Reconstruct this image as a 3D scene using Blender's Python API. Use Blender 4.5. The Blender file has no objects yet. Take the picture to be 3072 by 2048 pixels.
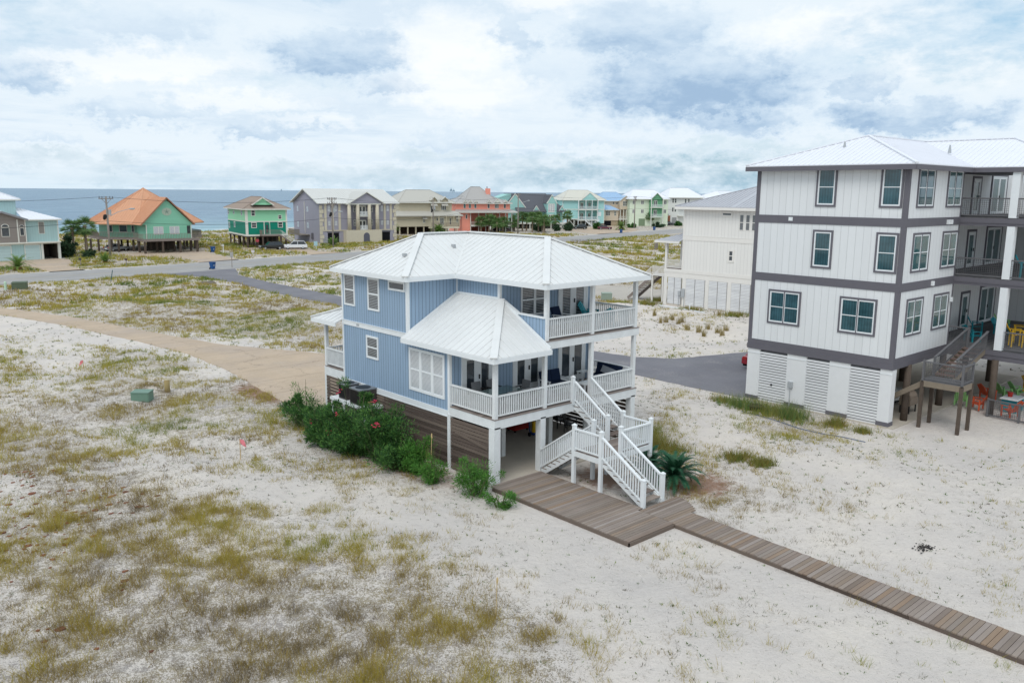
import bpy, math, random
import numpy as np
from mathutils import Vector, Matrix
R = math.radians
random.seed(7)
SC = bpy.context.scene
COL = SC.collection
# ------------------------------------------------------------------ camera
cd = bpy.data.cameras.new("camera"); cam = bpy.data.objects.new("camera", cd); COL.objects.link(cam)
SC.camera = cam
YAW, PITCH, ROLL = R(42.21), R(10.18), R(0.48)
fw = Vector((math.sin(YAW)*math.cos(PITCH), math.cos(YAW)*math.cos(PITCH), -math.sin(PITCH)))
r0 = Vector((math.cos(YAW), -math.sin(YAW), 0)); u0 = r0.cross(fw)
rr = r0*math.cos(ROLL)+u0*math.sin(ROLL); uu = -r0*math.sin(ROLL)+u0*math.cos(ROLL)
cam.matrix_world = Matrix(((rr.x, uu.x, -fw.x, -21.39), (rr.y, uu.y, -fw.y, -24.6), (rr.z, uu.z, -fw.z, 11.89), (0, 0, 0, 1)))
cd.sensor_width = 36; cd.lens = 2493/3072*36; cd.clip_start = .5; cd.clip_end = 60000
# ------------------------------------------------------------------ light
SUN_EL, SUN_AZ = 52, -118          # degrees; azimuth from +y towards +x
sd = bpy.data.lights.new("sun", 'SUN'); sun = bpy.data.objects.new("sun", sd); COL.objects.link(sun)
sd.energy = 1.3; sd.angle = R(28); sd.color = (1, .965, .92)
sdir = Vector((math.sin(R(SUN_AZ))*math.cos(R(SUN_EL)), math.cos(R(SUN_AZ))*math.cos(R(SUN_EL)), math.sin(R(SUN_EL))))
sun.rotation_euler = sdir.to_track_quat('Z', 'Y').to_euler(); sun.location = (0, 0, 60)
SC.view_settings.view_transform = 'Standard'; SC.view_settings.look = 'None'
SC.view_settings.exposure = 0.1; SC.view_settings.gamma = 1
CLOUDS = [(54.1, 7.1, 8.8, 2.6, 1), (50.7, 10.2, 5.5, 2.3, .8), (57.0, 5.2, 4.2, 1.6, .8), (42.6, 11.0, 1.7, 2.6, .6), (44.5, 8.2, 2.6, 1.4, .45),
          (30.8, 9.0, 5.0, 2.0, .85), (34.1, 6.8, 2.8, 1.0, .7), (19.2, 9.8, 5.0, 1.5, .55), (13.0, 6.7, 2.9, 1.2, .75),
          (18.9, 4.6, 5.1, .8, .6), (26.3, 3.6, 4.1, .7, .65), (67.2, 4.8, 6.3, 1.2, .85), (64.6, 6.6, 2.0, 1.2, .7), (38.4, 3.5, 2.9, .9, .55),
          (20.4, 1.7, 2.1, .45, .5), (12.9, 3.0, 3.0, .4, .45), (31.3, 5.8, 4.0, 1.0, .45), (47, 3.6, 6, .6, .4), (60, 2.4, 7, .4, .35), (33, 2.2, 6, .35, .35),
          (-20, 20, 14, 7, .8), (10, 28, 16, 6, .8), (90, 16, 14, 6, .9), (130, 24, 20, 8, .8), (-70, 24, 20, 8, .8), (60, 30, 22, 7, .8), (180, 20, 24, 8, .8), (-130, 22, 24, 8, .8)]
BRIGHT = [(37.8, 9.4, 3.4, 2.2, .9), (38, 6.6, 4.5, 1.3, .8), (19, 7.2, 5.5, .9, .9), (44.5, 13, 4, 1.2, .9), (61.5, 10.2, 4.0, 1.2, .8), (69, 7.2, 4.5, .9, .7), (25, 5.4, 5, .5, .6), (29, 4.2, 3.5, .4, .5)]
BLUES = [(69, 9.2, 6.5, 2.2, .75), (11, 9.6, 4, 1.5, .6), (27, 6.9, 3.0, .5, .45), (58, 1.3, 16, 1.1, 1.3), (33, .8, 16, .7, .55), (40, 2.3, 5, .5, .5), (15, 1.8, 5, .5, .5), (56, 3.1, 5, .4, .6), (54.5, 2.4, 4, .6, .45), (31, 12.2, 2, .8, .5),
         (100, 40, 20, 12, .8), (-30, 45, 25, 12, .7), (20, 60, 30, 10, .6)]
W = bpy.data.worlds.new("World"); SC.world = W; W.use_nodes = True
nt = W.node_tree; nt.nodes.clear()
class N:
    """tiny node-tree helper"""
    def __init__(s, nt): s.nt = nt
    def n(s, t, **k):
        nd = s.nt.nodes.new(t)
        for a, b in k.items():
            if a == 'i':
                for kk, v in b.items():
                    if isinstance(v, bpy.types.NodeSocket): s.nt.links.new(v, nd.inputs[kk])
                    else: nd.inputs[kk].default_value = v
            else: setattr(nd, a, b)
        return nd
    def m(s, op, a, b=0.0, c=None, clamp=False):
        i = {0: a, 1: b}
        if c is not None: i[2] = c
        nd = s.n('ShaderNodeMath', operation=op, i=i); nd.use_clamp = clamp
        return nd.outputs[0]
    def mix(s, f, a, b, mode='MIX'):
        nd = s.n('ShaderNodeMix', data_type='RGBA', blend_type=mode)
        for k, v in ((0, f), (6, a), (7, b)):
            if isinstance(v, bpy.types.NodeSocket): s.nt.links.new(v, nd.inputs[k])
            else: nd.inputs[k].default_value = v if not isinstance(v, tuple) or len(v) == 4 else (*v, 1)
        return nd.outputs[2]
    def noise(s, vec, scale, detail=4, rough=.55, dist=0, out=0):
        nd = s.n('ShaderNodeTexNoise', i={'Scale': scale, 'Detail': detail, 'Roughness': rough, 'Distortion': dist})
        if vec is not None: s.nt.links.new(vec, nd.inputs['Vector'])
        return nd.outputs[out]
    def ramp(s, f, stops):
        nd = s.n('ShaderNodeValToRGB'); s.nt.links.new(f, nd.inputs[0]); cr = nd.color_ramp
        while len(cr.elements) < len(stops): cr.elements.new(.5)
        for e, (p, c) in zip(cr.elements, stops):
            e.position = p; e.color = (*c, 1) if isinstance(c, tuple) else (c, c, c, 1)
        return nd.outputs[0]
    def sep(s, v):
        return s.n('ShaderNodeSeparateXYZ', i={0: v}).outputs
    def comb(s, x, y, z): return s.n('ShaderNodeCombineXYZ', i={0: x, 1: y, 2: z}).outputs[0]
def lin(h, k=1.0):
    h = h.lstrip('#'); o = []
    for i in (0, 2, 4):
        c = int(h[i:i+2], 16)/255; o.append((c/12.92 if c <= .04045 else ((c+.055)/1.055)**2.4)*k)
    return tuple(o)
h = N(nt)
sky = h.n('ShaderNodeTexSky', sky_type='NISHITA'); sky.sun_disc = False
sky.sun_elevation = R(SUN_EL); sky.sun_rotation = R(SUN_AZ); sky.air_density = 1.2; sky.dust_density = 1.5
gen = h.n('ShaderNodeTexCoord').outputs['Generated']
x, y, z = h.sep(gen)
az = h.m('MULTIPLY', h.m('ARCTAN2', x, y), 57.2958); el = h.m('MULTIPLY', h.m('ARCSINE', z), 57.2958)
elw = h.m('MULTIPLY', el, 1.5)
base = h.comb(az, elw, 0)
w1 = h.noise(base, .15, 4, .6, 0, 1)
w1x, w1y, _ = h.sep(w1)
w2 = h.noise(base, .55, 7, .68, 0, 1); w2x, w2y, w2z = h.sep(w2)
azd = h.m('ADD', az, h.m('ADD', h.m('MULTIPLY', h.m('SUBTRACT', w1x, .5), 7), h.m('MULTIPLY', h.m('SUBTRACT', w2x, .5), 6.5)))
eld = h.m('ADD', el, h.m('ADD', h.m('MULTIPLY', h.m('SUBTRACT', w1y, .5), 2.6), h.m('MULTIPLY', h.m('SUBTRACT', w2y, .5), 3.4)))
def blobs(lst, soft=1.25, edge=.75, under=0):
    acc = None
    for a, e, ra, re, s in lst:
        dx = h.m('DIVIDE', h.m('SUBTRACT', azd, a), ra); dy = h.m('DIVIDE', h.m('SUBTRACT', eld, e), re)
        # flatter cloud base: stretch the distance below the centre
        d = h.m('SQRT', h.m('ADD', h.m('MULTIPLY', dx, dx), h.m('MULTIPLY', dy, dy)))
        v = h.m('MULTIPLY', h.m('DIVIDE', h.m('SUBTRACT', soft, d), edge, clamp=True), s)
        if under: v = h.m('MULTIPLY', v, h.m('SUBTRACT', 1-under*.35, h.m('MULTIPLY', dy, under), clamp=True))
        acc = v if acc is None else h.m('MAXIMUM', acc, v)
    return acc
wisp = h.noise(h.comb(h.m('MULTIPLY', az, .4), h.m('MULTIPLY', el, 1.7), 3.3), .7, 6, .6, .4)
fine = h.noise(h.comb(az, h.m('MULTIPLY', el, 2.2), 9.1), .4, 7, .62, .2)
dark = blobs(CLOUDS, 1.3, .62, .38); bright = blobs(BRIGHT, 1.4); blue = blobs(BLUES, 1.5)
shade = h.m('MULTIPLY', dark, h.m('ADD', 1.0, h.m('MULTIPLY', h.m('SUBTRACT', fine, .5), 1.0)), clamp=True)
zc = h.m('ADD', h.m('MAXIMUM', z, 0), .045)
pl = h.comb(h.m('DIVIDE', x, zc), h.m('DIVIDE', y, zc), 4.0)
pf = h.noise(pl, .42, 7, .62, .15); pg = h.noise(pl, .16, 4, .55)
puff = h.m('DIVIDE', h.m('SUBTRACT', h.m('ADD', h.m('MULTIPLY', pf, .65), h.m('MULTIPLY', pg, .35)), .5), .1, clamp=True)
shade = h.m('MAXIMUM', shade, h.m('MULTIPLY', puff, h.m('SUBTRACT', .5, h.m('MULTIPLY', bright, .2))), clamp=True)
shade = h.m('MAXIMUM', shade, h.m('MULTIPLY', h.m('SUBTRACT', wisp, .5), 1.2), clamp=True)
skyc = h.mix(1.0, sky.outputs[0], (.11, .11, .115, 1), 'MULTIPLY')
# clear air between the clouds: the sky texture, lifted by thin high cloud
clear = h.mix(.62, skyc, lin('#9ccbe9', 1.0))
white = h.mix(h.m('MULTIPLY', bright, .75, clamp=True), lin('#e4eff7', 1.0), (.98, .99, .99, 1))
grey = h.ramp(shade, [(0, lin('#e2edf6')), (.4, lin('#ccdff0')), (.75, lin('#b1cae2')), (1, lin('#9fbad6'))])
cl = h.mix(h.m('MULTIPLY', shade, h.m('SUBTRACT', 1.05, h.m('MULTIPLY', bright, .35)), clamp=True), white, grey)
bfac = h.m('MULTIPLY', blue, h.m('ADD', .55, h.m('MULTIPLY', h.m('SUBTRACT', fine, .5), 2.6)), clamp=True)
bfac = h.m('MULTIPLY', bfac, h.m('SUBTRACT', 1, h.m('MULTIPLY', dark, .9, clamp=True)), clamp=True)
cl = h.mix(bfac, cl, clear)
hz = h.m('DIVIDE', h.m('SUBTRACT', 1.6, el), 4.0, clamp=True)
cl = h.mix(h.m('MULTIPLY', hz, .75, clamp=True), cl, lin('#bcdaec'))
bg = h.n('ShaderNodeBackground', i={'Color': cl, 'Strength': 1.0})
out = h.n('ShaderNodeOutputWorld'); nt.links.new(bg.outputs[0], out.inputs[0])

# ------------------------------------------------------------------ materials
def mat(name, col, rough=.6, spec=.3, metal=0, bump=0, bscale=30, var=.0, vscale=3, coat=0):
    m = bpy.data.materials.new(name); m.use_nodes = True; t = m.node_tree
    b = t.nodes['Principled BSDF']; k = N(t)
    c = lin(col) if isinstance(col, str) else col
    b.inputs['Base Color'].default_value = (*c, 1); b.inputs['Roughness'].default_value = rough
    b.inputs['Specular IOR Level'].default_value = spec; b.inputs['Metallic'].default_value = metal
    co = k.n('ShaderNodeTexCoord').outputs['Object']
    if var:
        f = k.noise(co, vscale, 5, .6); f2 = k.noise(co, vscale*7, 4, .6)
        f = k.m('ADD', k.m('MULTIPLY', f, .65), k.m('MULTIPLY', f2, .35))
        cc = k.ramp(f, [(.25, tuple(v*(1-var) for v in c)), (.75, tuple(min(1, v*(1+var)) for v in c))])
        t.links.new(cc, b.inputs['Base Color'])
    if bump:
        bp = k.n('ShaderNodeBump', i={'Strength': bump, 'Distance': .02, 'Height': k.noise(co, bscale, 4, .6)})
        t.links.new(bp.outputs[0], b.inputs['Normal'])
    if coat: b.inputs['Coat Weight'].default_value = coat
    return m
def siding(name, col, pitch=.2, line=.022, dark=.5, vert=True, var=.07, rough=.62):
    """painted boards: grooves every pitch metres (vertical boards or horizontal laps)"""
    m = bpy.data.materials.new(name); m.use_nodes = True; t = m.node_tree; b = t.nodes['Principled BSDF']; k = N(t)
    c = lin(col) if isinstance(col, str) else col
    co = k.n('ShaderNodeTexCoord').outputs['Object']; x, y, z = k.sep(co)
    q = k.m('ADD', x, y) if vert else z
    fr = k.m('FRACT', k.m('DIVIDE', q, pitch))
    g = k.m('LESS_THAN', fr, line/pitch)
    cell = k.m('FLOOR', k.m('DIVIDE', q, pitch))
    wn = k.n('ShaderNodeTexWhiteNoise', noise_dimensions='1D', i={'W': cell}).outputs[0]
    st = k.noise(k.comb(k.m('MULTIPLY', x, 3), k.m('MULTIPLY', y, 3), k.m('MULTIPLY', z, .5)) if vert else co, 1.6, 6, .65)
    v = k.m('ADD', k.m('ADD', 1-var, k.m('MULTIPLY', wn, var*.7)), k.m('MULTIPLY', st, var*1.3))
    col2 = k.mix(1.0, (*c, 1), k.comb(v, v, v), 'MULTIPLY')
    col2 = k.mix(g, col2, tuple(a*dark for a in c))
    t.links.new(col2, b.inputs['Base Color']); b.inputs['Roughness'].default_value = rough; b.inputs['Specular IOR Level'].default_value = .25
    bp = k.n('ShaderNodeBump', invert=True, i={'Strength': .5, 'Distance': .012, 'Height': g}); t.links.new(bp.outputs[0], b.inputs['Normal'])
    return m
def planks(name, cols, grain=(1, 14, 14), rough=.8, dirt=.35):
    """weathered wood: each board (mesh island) its own tone, grain along the board"""
    m = bpy.data.materials.new(name); m.use_nodes = True; t = m.node_tree; b = t.nodes['Principled BSDF']; k = N(t)
    ri = k.n('ShaderNodeNewGeometry').outputs['Random Per Island']
    base = k.ramp(ri, [(i/(len(cols)-1), lin(c)) for i, c in enumerate(cols)])
    co = k.n('ShaderNodeTexCoord').outputs['Object']
    mp = k.n('ShaderNodeMapping', i={'Vector': co, 'Scale': grain}).outputs[0]
    off = k.n('ShaderNodeVectorMath', operation='ADD', i={0: mp, 1: k.comb(0, 0, k.m('MULTIPLY', ri, 40))}).outputs[0]
    g = k.noise(off, 2.2, 7, .7, .3); st = k.noise(co, .9, 4, .6)
    v = k.m('ADD', 1-dirt, k.m('ADD', k.m('MULTIPLY', g, dirt), k.m('MULTIPLY', st, dirt)))
    t.links.new(k.mix(1.0, base, k.comb(v, v, v), 'MULTIPLY'), b.inputs['Base Color'])
    b.inputs['Roughness'].default_value = rough; b.inputs['Specular IOR Level'].default_value = .2
    bp = k.n('ShaderNodeBump', i={'Strength': .4, 'Distance': .01, 'Height': g}); t.links.new(bp.outputs[0], b.inputs['Normal'])
    return m
def glassm(name, col, rough=.06, stripes=None, spec=.6, curtain=0):
    """window pane seen from outside: dark room, blinds or curtain behind, reflective skin"""
    m = bpy.data.materials.new(name); m.use_nodes = True; t = m.node_tree; b = t.nodes['Principled BSDF']; k = N(t)
    c = lin(col); co = k.n('ShaderNodeTexCoord').outputs['Object']; x, y, z = k.sep(co)
    f = k.noise(co, 1.3, 4, .6)
    cc = k.ramp(f, [(.3, tuple(v*.65 for v in c)), (.7, tuple(min(1, v*1.3) for v in c))])
    if curtain:
        fo = k.m('SINE', k.m('MULTIPLY', k.m('ADD', x, y), 42)); fo = k.m('ADD', .85, k.m('MULTIPLY', fo, .15*curtain))
        cc = k.mix(1, cc, k.comb(fo, fo, fo), 'MULTIPLY')
    if stripes:
        s = k.m('LESS_THAN', k.m('FRACT', k.m('DIVIDE', z, stripes[0])), stripes[1])
        cc = k.mix(s, cc, lin(stripes[2]))
    t.links.new(cc, b.inputs['Base Color']); b.inputs['Roughness'].default_value = rough
    b.inputs['Specular IOR Level'].default_value = spec; b.inputs['Coat Weight'].default_value = .5; b.inputs['Coat Roughness'].default_value = .02
    return m
def leafm(name, cols, rough=.55, trans=.25):
    m = bpy.data.materials.new(name); m.use_nodes = True; t = m.node_tree; b = t.nodes['Principled BSDF']; k = N(t)
    ri = k.n('ShaderNodeNewGeometry').outputs['Random Per Island']
    base = k.ramp(ri, [(i/(len(cols)-1), lin(c)) for i, c in enumerate(cols)])
    t.links.new(base, b.inputs['Base Color']); b.inputs['Roughness'].default_value = rough; b.inputs['Specular IOR Level'].default_value = .25
    tr = k.n('ShaderNodeBsdfTranslucent'); t.links.new(base, tr.inputs[0])
    mx = k.n('ShaderNodeMixShader', i={0: trans}); t.links.new(b.outputs[0], mx.inputs[1]); t.links.new(tr.outputs[0], mx.inputs[2])
    t.links.new(mx.outputs[0], t.nodes['Material Output'].inputs[0])
    return m
WHITE = mat('white_paint', '#e2e6e8', .5, .3, var=.05, vscale=1.5, bump=.15)
WHITE_WORN = mat('worn_white_paint', '#dcdfe0', .6, .25, var=.13, vscale=2.2, bump=.3)
ROOFW = mat('cream_white_metal', '#d9dad9', .38, .45, var=.07, vscale=.8)
ROOFB = mat('bright_white_metal', '#e2e4ea', .42, .4, var=.03, vscale=.8)
ROOFG = mat('grey_metal', '#b2b3b9', .4, .5, var=.06, vscale=.8)
BLUE = siding('blue_siding', '#91a8bf', .2, .024, .42, var=.1)
RBW = siding('white_board_siding', '#dee0e1', .41, .03, .82, var=.06)
RBW2 = siding('cream_board_siding', '#e3e1dd', .4, .04, .86, var=.04)
CHAR = mat('charcoal_trim', '#66646b', .6, .3, var=.07, vscale=2)
CHARW = planks('charcoal_stained_wood', ['#5c5c5e', '#67676a', '#706f70'], dirt=.25)
SLAT = planks('weathered_brown_slats', ['#554a44', '#665a53', '#74685f', '#5f544d', '#493f39'], grain=(3, 3, 30))
DECK = planks('weathered_deck_boards', ['#7c6f66', '#8f847d', '#867769', '#9a908a', '#82746a', '#8e7a68', '#8c827a', '#786b61'], grain=(.8, 22, 22), dirt=.4)
DECKG = planks('grey_deck_boards', ['#6f6560', '#857a74', '#8f8580', '#746862', '#988c83'], grain=(1, 22, 22), dirt=.3)
PILE = mat('dark_piling_wood', '#5a5048', .85, .15, var=.25, vscale=4, bump=.5)
CONC = None
GLASS = glassm('dark_glass', '#3c444b')
BLIND = glassm('glass_over_blinds', '#30383b', stripes=(.075, .42, '#989ca1'))
BLINDW = glassm('glass_over_white_blinds', '#8d949b', stripes=(.055, .6, '#dde0e4'))
TEAL = glassm('glass_over_teal_curtain', '#375a62', .08, curtain=1)
TEALD = glassm('green_dark_glass', '#3d6265', .06)
BLACK = mat('black_metal', '#1d1e20', .45, .4)
NAVY = mat('navy_cushion', '#1e2a42', .9, .1, bump=.4)
LTGREY = mat('light_grey_metal', '#a9adb0', .5, .4)
PLBLUE = mat('blue_bin_plastic', '#164c86', .45, .4)
def house_mat(n, c, vert=False, pitch=.18, dark=.8, line=.02): return siding(n, c, pitch, line, dark, vert, var=.06)

# ------------------------------------------------------------------ mesh helpers
class M:
    def __init__(s): s.v = []; s.f = []
    def add(s, vs, fs):
        o = len(s.v); s.v += [tuple(v) for v in vs]; s.f += [tuple(i+o for i in f) for f in fs]; return s
    def box(s, x0, y0, z0, x1, y1, z1):
        if x0 > x1: x0, x1 = x1, x0
        if y0 > y1: y0, y1 = y1, y0
        if z0 > z1: z0, z1 = z1, z0
        return s.add([(x0, y0, z0), (x1, y0, z0), (x1, y1, z0), (x0, y1, z0), (x0, y0, z1), (x1, y0, z1), (x1, y1, z1), (x0, y1, z1)],
                     [(0, 3, 2, 1), (4, 5, 6, 7), (0, 1, 5, 4), (1, 2, 6, 5), (2, 3, 7, 6), (3, 0, 4, 7)])
    def beam(s, p, q, w, hh, up=(0, 0, 1), w2=None, h2=None):
        p, q = Vector(p), Vector(q); d = (q-p).normalized(); up = Vector(up)
        if abs(d.dot(up)) > .999: up = Vector((0, 1, 0))
        a = d.cross(up).normalized(); b = a.cross(d).normalized(); w2 = w if w2 is None else w2; h2 = hh if h2 is None else h2
        vs = []
        for c, ww, h_ in ((p, w, hh), (q, w2, h2)):
            for sa, sb in ((-1, -1), (1, -1), (1, 1), (-1, 1)): vs.append(c+a*sa*ww/2+b*sb*h_/2)
        return s.add(vs, [(3, 2, 1, 0), (4, 5, 6, 7), (0, 1, 5, 4), (1, 2, 6, 5), (2, 3, 7, 6), (3, 0, 4, 7)])
    def cyl(s, p, q, r0, r1=None, n=10, caps=True):
        r1 = r0 if r1 is None else r1; p, q = Vector(p), Vector(q); d = (q-p).normalized()
        a = d.orthogonal().normalized(); b = d.cross(a); vs = []
        for c, r in ((p, r0), (q, r1)):
            for i in range(n): t = 2*math.pi*i/n; vs.append(c+a*math.cos(t)*r+b*math.sin(t)*r)
        fs = [(i, (i+1) % n, n+(i+1) % n, n+i) for i in range(n)]
        if caps: fs += [tuple(range(n-1, -1, -1)), tuple(range(n, 2*n))]
        return s.add(vs, fs)
    def poly(s, pts): return s.add(pts, [tuple(range(len(pts)))])
    def slab(s, pts, t):
        """polygon thickened downwards by t (vector or metres)"""
        tv = Vector((0, 0, -t)) if not isinstance(t, Vector) else t
        n = len(pts); a = [Vector(p) for p in pts]; b = [p+tv for p in a]
        return s.add(a+b, [tuple(range(n)), tuple(range(2*n-1, n-1, -1))]+[(i, n+i, n+(i+1) % n, (i+1) % n) for i in range(n)])
    def ball(s, c, r, n=8, m=6, sq=(1, 1, 1), jit=0):
        vs = [(c[0], c[1], c[2]-r*sq[2])]
        for j in range(1, m):
            ph = -math.pi/2+math.pi*j/m
            for i in range(n):
                t = 2*math.pi*i/n; k = r*(1+random.uniform(-jit, jit))
                vs.append((c[0]+k*sq[0]*math.cos(ph)*math.cos(t), c[1]+k*sq[1]*math.cos(ph)*math.sin(t), c[2]+k*sq[2]*math.sin(ph)))
        vs.append((c[0], c[1], c[2]+r*sq[2])); fs = [(0, 1+(i+1) % n, 1+i) for i in range(n)]
        for j in range(m-2):
            for i in range(n): a = 1+j*n+i; b = 1+j*n+(i+1) % n; fs.append((a, b, b+n, a+n))
        L = len(vs)-1; fs += [(L, 1+(m-2)*n+i, 1+(m-2)*n+(i+1) % n) for i in range(n)]
        return s.add(vs, fs)
    def fb(s, face, c, u0, u1, z0, z1, n0, n1):
        """box on a facade: face F looks to -y at y=c, L looks to -x at x=c"""
        if face == 'F': return s.box(u0, c-n1, z0, u1, c-n0, z1)
        return s.box(c-n1, u0, z0, c-n0, u1, z1)
    def obj(s, name, material, parent=None, smooth=False, label=None):
        me = bpy.data.meshes.new(name); me.from_pydata(s.v, [], s.f); me.validate(); me.update()
        if smooth: me.polygons.foreach_set('use_smooth', [True]*len(me.polygons))
        me.materials.append(material)
        o = bpy.data.objects.new(name, me); COL.objects.link(o)
        if parent: o.parent = parent
        if label: o['label'] = label
        return o
def tag(o, label, cat, group=None):
    o['label'] = label; o['category'] = cat
    if group: o['group'] = group
    return o
def thing(name, label, cat, loc=(0, 0, 0), rz=0, group=None):
    o = bpy.data.objects.new(name, None); COL.objects.link(o); o.empty_display_size = .3
    o.location = loc; o.rotation_euler = (0, 0, rz); return tag(o, label, cat, group)
def struct(o): o['kind'] = 'structure'; return o
def stuff(o): o['kind'] = 'stuff'; return o
def kids(o): return [c for c in bpy.data.objects if c.parent == o]
def dup(root, loc, rz=None, label=None, group=None, scale=None, _k={}):
    r = root.copy(); COL.objects.link(r); r.location = loc
    if rz is not None: r.rotation_euler = (0, 0, rz)
    if label: r['label'] = label
    if group: r['group'] = group
    if scale: r.scale = (scale,)*3
    for ch in kids(root):
        if ch == r: continue
        c = ch.copy(); COL.objects.link(c); c.parent = r
        for g in kids(ch):
            d = g.copy(); COL.objects.link(d); d.parent = c
    return r
def window(par, face, c, u, z, w, hh, cols=1, rows=2, frame=None, glass=None, fwid=.07, casing=None, cw=.12, mun=.035, name='window'):
    frame = frame or WHITE; glass = glass or GLASS
    m = M(); m.fb(face, c, u, u+w, z, z+fwid, -.02, .04).fb(face, c, u, u+w, z+hh-fwid, z+hh, -.02, .04)
    m.fb(face, c, u, u+fwid, z+fwid, z+hh-fwid, -.02, .04).fb(face, c, u+w-fwid, u+w, z+fwid, z+hh-fwid, -.02, .04)
    for i in range(1, cols):
        uc = u+w*i/cols; m.fb(face, c, uc-fwid*.75, uc+fwid*.75, z+fwid, z+hh-fwid, -.02, .038)
    for i in range(cols):
        ua, ub = u+w*i/cols+(fwid if i == 0 else fwid*.75), u+w*(i+1)/cols-(fwid if i == cols-1 else fwid*.75)
        for j in range(1, rows):
            zc = z+hh*j/rows; m.fb(face, c, ua, ub, zc-mun, zc+mun, -.02, .034)
    o = m.obj(name, frame, par)
    p = M(); p.fb(face, c, u+fwid*.5, u+w-fwid*.5, z+fwid*.5, z+hh-fwid*.5, -.03, .012).obj('pane', glass, o)
    if casing:
        k = M(); k.fb(face, c, u-cw, u+w+cw, z+hh, z+hh+cw, -.02, .055).fb(face, c, u-cw, u+w+cw, z-cw, z, -.02, .055)
        k.fb(face, c, u-cw, u, z, z+hh, -.02, .055).fb(face, c, u+w, u+w+cw, z, z+hh, -.02, .055)
        for i in range(1, cols):
            if cols > 1: uc = u+w*i/cols; k.fb(face, c, uc-.03, uc+.03, z, z+hh, .03, .05)
        k.obj('casing', casing, o)
    return o
def door(par, face, c, u, z, w, hh, leaves=2, frame=None, glass=None, st=.16, name='french_door', side=.0):
    frame = frame or WHITE; glass = glass or GLASS; m = M(); g = M()
    m.fb(face, c, u-.09, u, z, z+hh+.09, -.02, .05).fb(face, c, u+w, u+w+.09, z, z+hh+.09, -.02, .05).fb(face, c, u, u+w, z+hh, z+hh+.09, -.02, .05)
    for i in range(leaves):
        a, b = u+w*i/leaves, u+w*(i+1)/leaves
        m.fb(face, c, a, a+st, z, z+hh, -.02, .035).fb(face, c, b-st, b, z, z+hh, -.02, .035)
        m.fb(face, c, a+st, b-st, z, z+st*1.5, -.02, .035).fb(face, c, a+st, b-st, z+hh-st, z+hh, -.02, .035)
        g.fb(face, c, a+st*.9, b-st*.9, z+st*1.4, z+hh-st*.9, -.03, .012)
    o = m.obj(name, frame, par); g.obj('pane', glass, o)
    hd = M(); uc = u+w/2+(.06 if leaves > 1 else w/2-.12)
    hd.fb(face, c, uc-.02, uc+.03, z+.95, z+1.15, .035, .09).obj('handle', BLACK, o)
    return o
def roof(par, faces, material, seam=.42, sh=.045, sw=.035, t=.06, name='roof', caps=(), cap_w=.26, cap_mat=None, label=None):
    """metal roof: planar faces (eave edge first, pointing along the eave) with standing seams"""
    m = M()
    for f in faces:
        P = [Vector(p) for p in f]; nrm = (P[1]-P[0]).cross(P[2]-P[0]).normalized()
        if nrm.z < 0: P.reverse(); nrm = -nrm
        m.slab(P, t)
        s = Vector((nrm.x, nrm.y, 0))
        if s.length < 1e-4 or not seam: continue
        s.normalize(); e = Vector((-s.y, s.x, 0)); dn = (s - nrm*s.dot(nrm)).normalized()
        us = [p.dot(e) for p in P]; k0 = math.ceil(min(us)/seam+.01); k = k0
        while k*seam < max(us)-.03:
            U = k*seam; hit = []
            for i in range(len(P)):
                a, b = P[i], P[(i+1) % len(P)]; ua, ub = a.dot(e), b.dot(e)
                if (ua-U)*(ub-U) < 0: hit.append(a.lerp(b, (U-ua)/(ub-ua)))
            if len(hit) >= 2 and (hit[0]-hit[1]).length > .15:
                m.beam(hit[0]+nrm*sh*.4, hit[1]+nrm*sh*.4, sw, sh, up=nrm)
            k += 1
    o = m.obj(name, material, par, label=label)
    if caps:
        c = M()
        for a, b in caps: c.beam(Vector(a)+Vector((0, 0, .03)), Vector(b)+Vector((0, 0, .03)), cap_w, .06)
        c.obj('ridge_cap', cap_mat or material, o)
    return o
def fascia(par, pts, material, hh=.2, t=.04, closed=False, name='fascia', z=0):
    m = M(); n = len(pts)
    for i in range(n if closed else n-1):
        a, b = Vector(pts[i]), Vector(pts[(i+1) % n]); m.beam(a+Vector((0, 0, z-hh/2)), b+Vector((0, 0, z-hh/2)), t, hh)
    return m.obj(name, material, par)
def railing(par, p, q, hh=.95, sp=.125, material=None, bal=.04, mesh=False, rail=.07, name='railing', z0=.08):
    material = material or WHITE; p, q = Vector(p), Vector(q); m = M(); Z = Vector((0, 0, 1))
    m.beam(p+Z*(hh-.03), q+Z*(hh-.03), rail+.04, .06); m.beam(p+Z*(z0+.03), q+Z*(z0+.03), rail*.7, .06)
    L = Vector((q.x-p.x, q.y-p.y, 0)).length; n = max(1, int(L/sp))
    for i in range(n+1):
        if mesh and i % 1: continue
        c = p.lerp(q, (i+.0)/n if mesh else (i+.5)/(n+1)); m.beam(c+Z*(z0+.05), c+Z*(hh-.05), bal, bal)
    if mesh:
        k = int((hh-.15)/sp)
        for j in range(1, k+1): m.beam(p+Z*(z0+j*sp), q+Z*(z0+j*sp), bal, bal)
    return m.obj(name, material, par)
def post(par, x, y, z0, z1, w=.15, material=None, name='post', cap=False):
    m = M(); m.box(x-w/2, y-w/2, z0, x+w/2, y+w/2, z1)
    if cap:
        a = w/2+.015; m.box(x-a, y-a, z1, x+a, y+a, z1+.03)
        m.add([(x-a, y-a, z1+.03), (x+a, y-a, z1+.03), (x+a, y+a, z1+.03), (x-a, y+a, z1+.03), (x, y, z1+.1)], [(0, 1, 4), (1, 2, 4), (2, 3, 4), (3, 0, 4)])
    return m.obj(name, material or WHITE_WORN, par)
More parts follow.
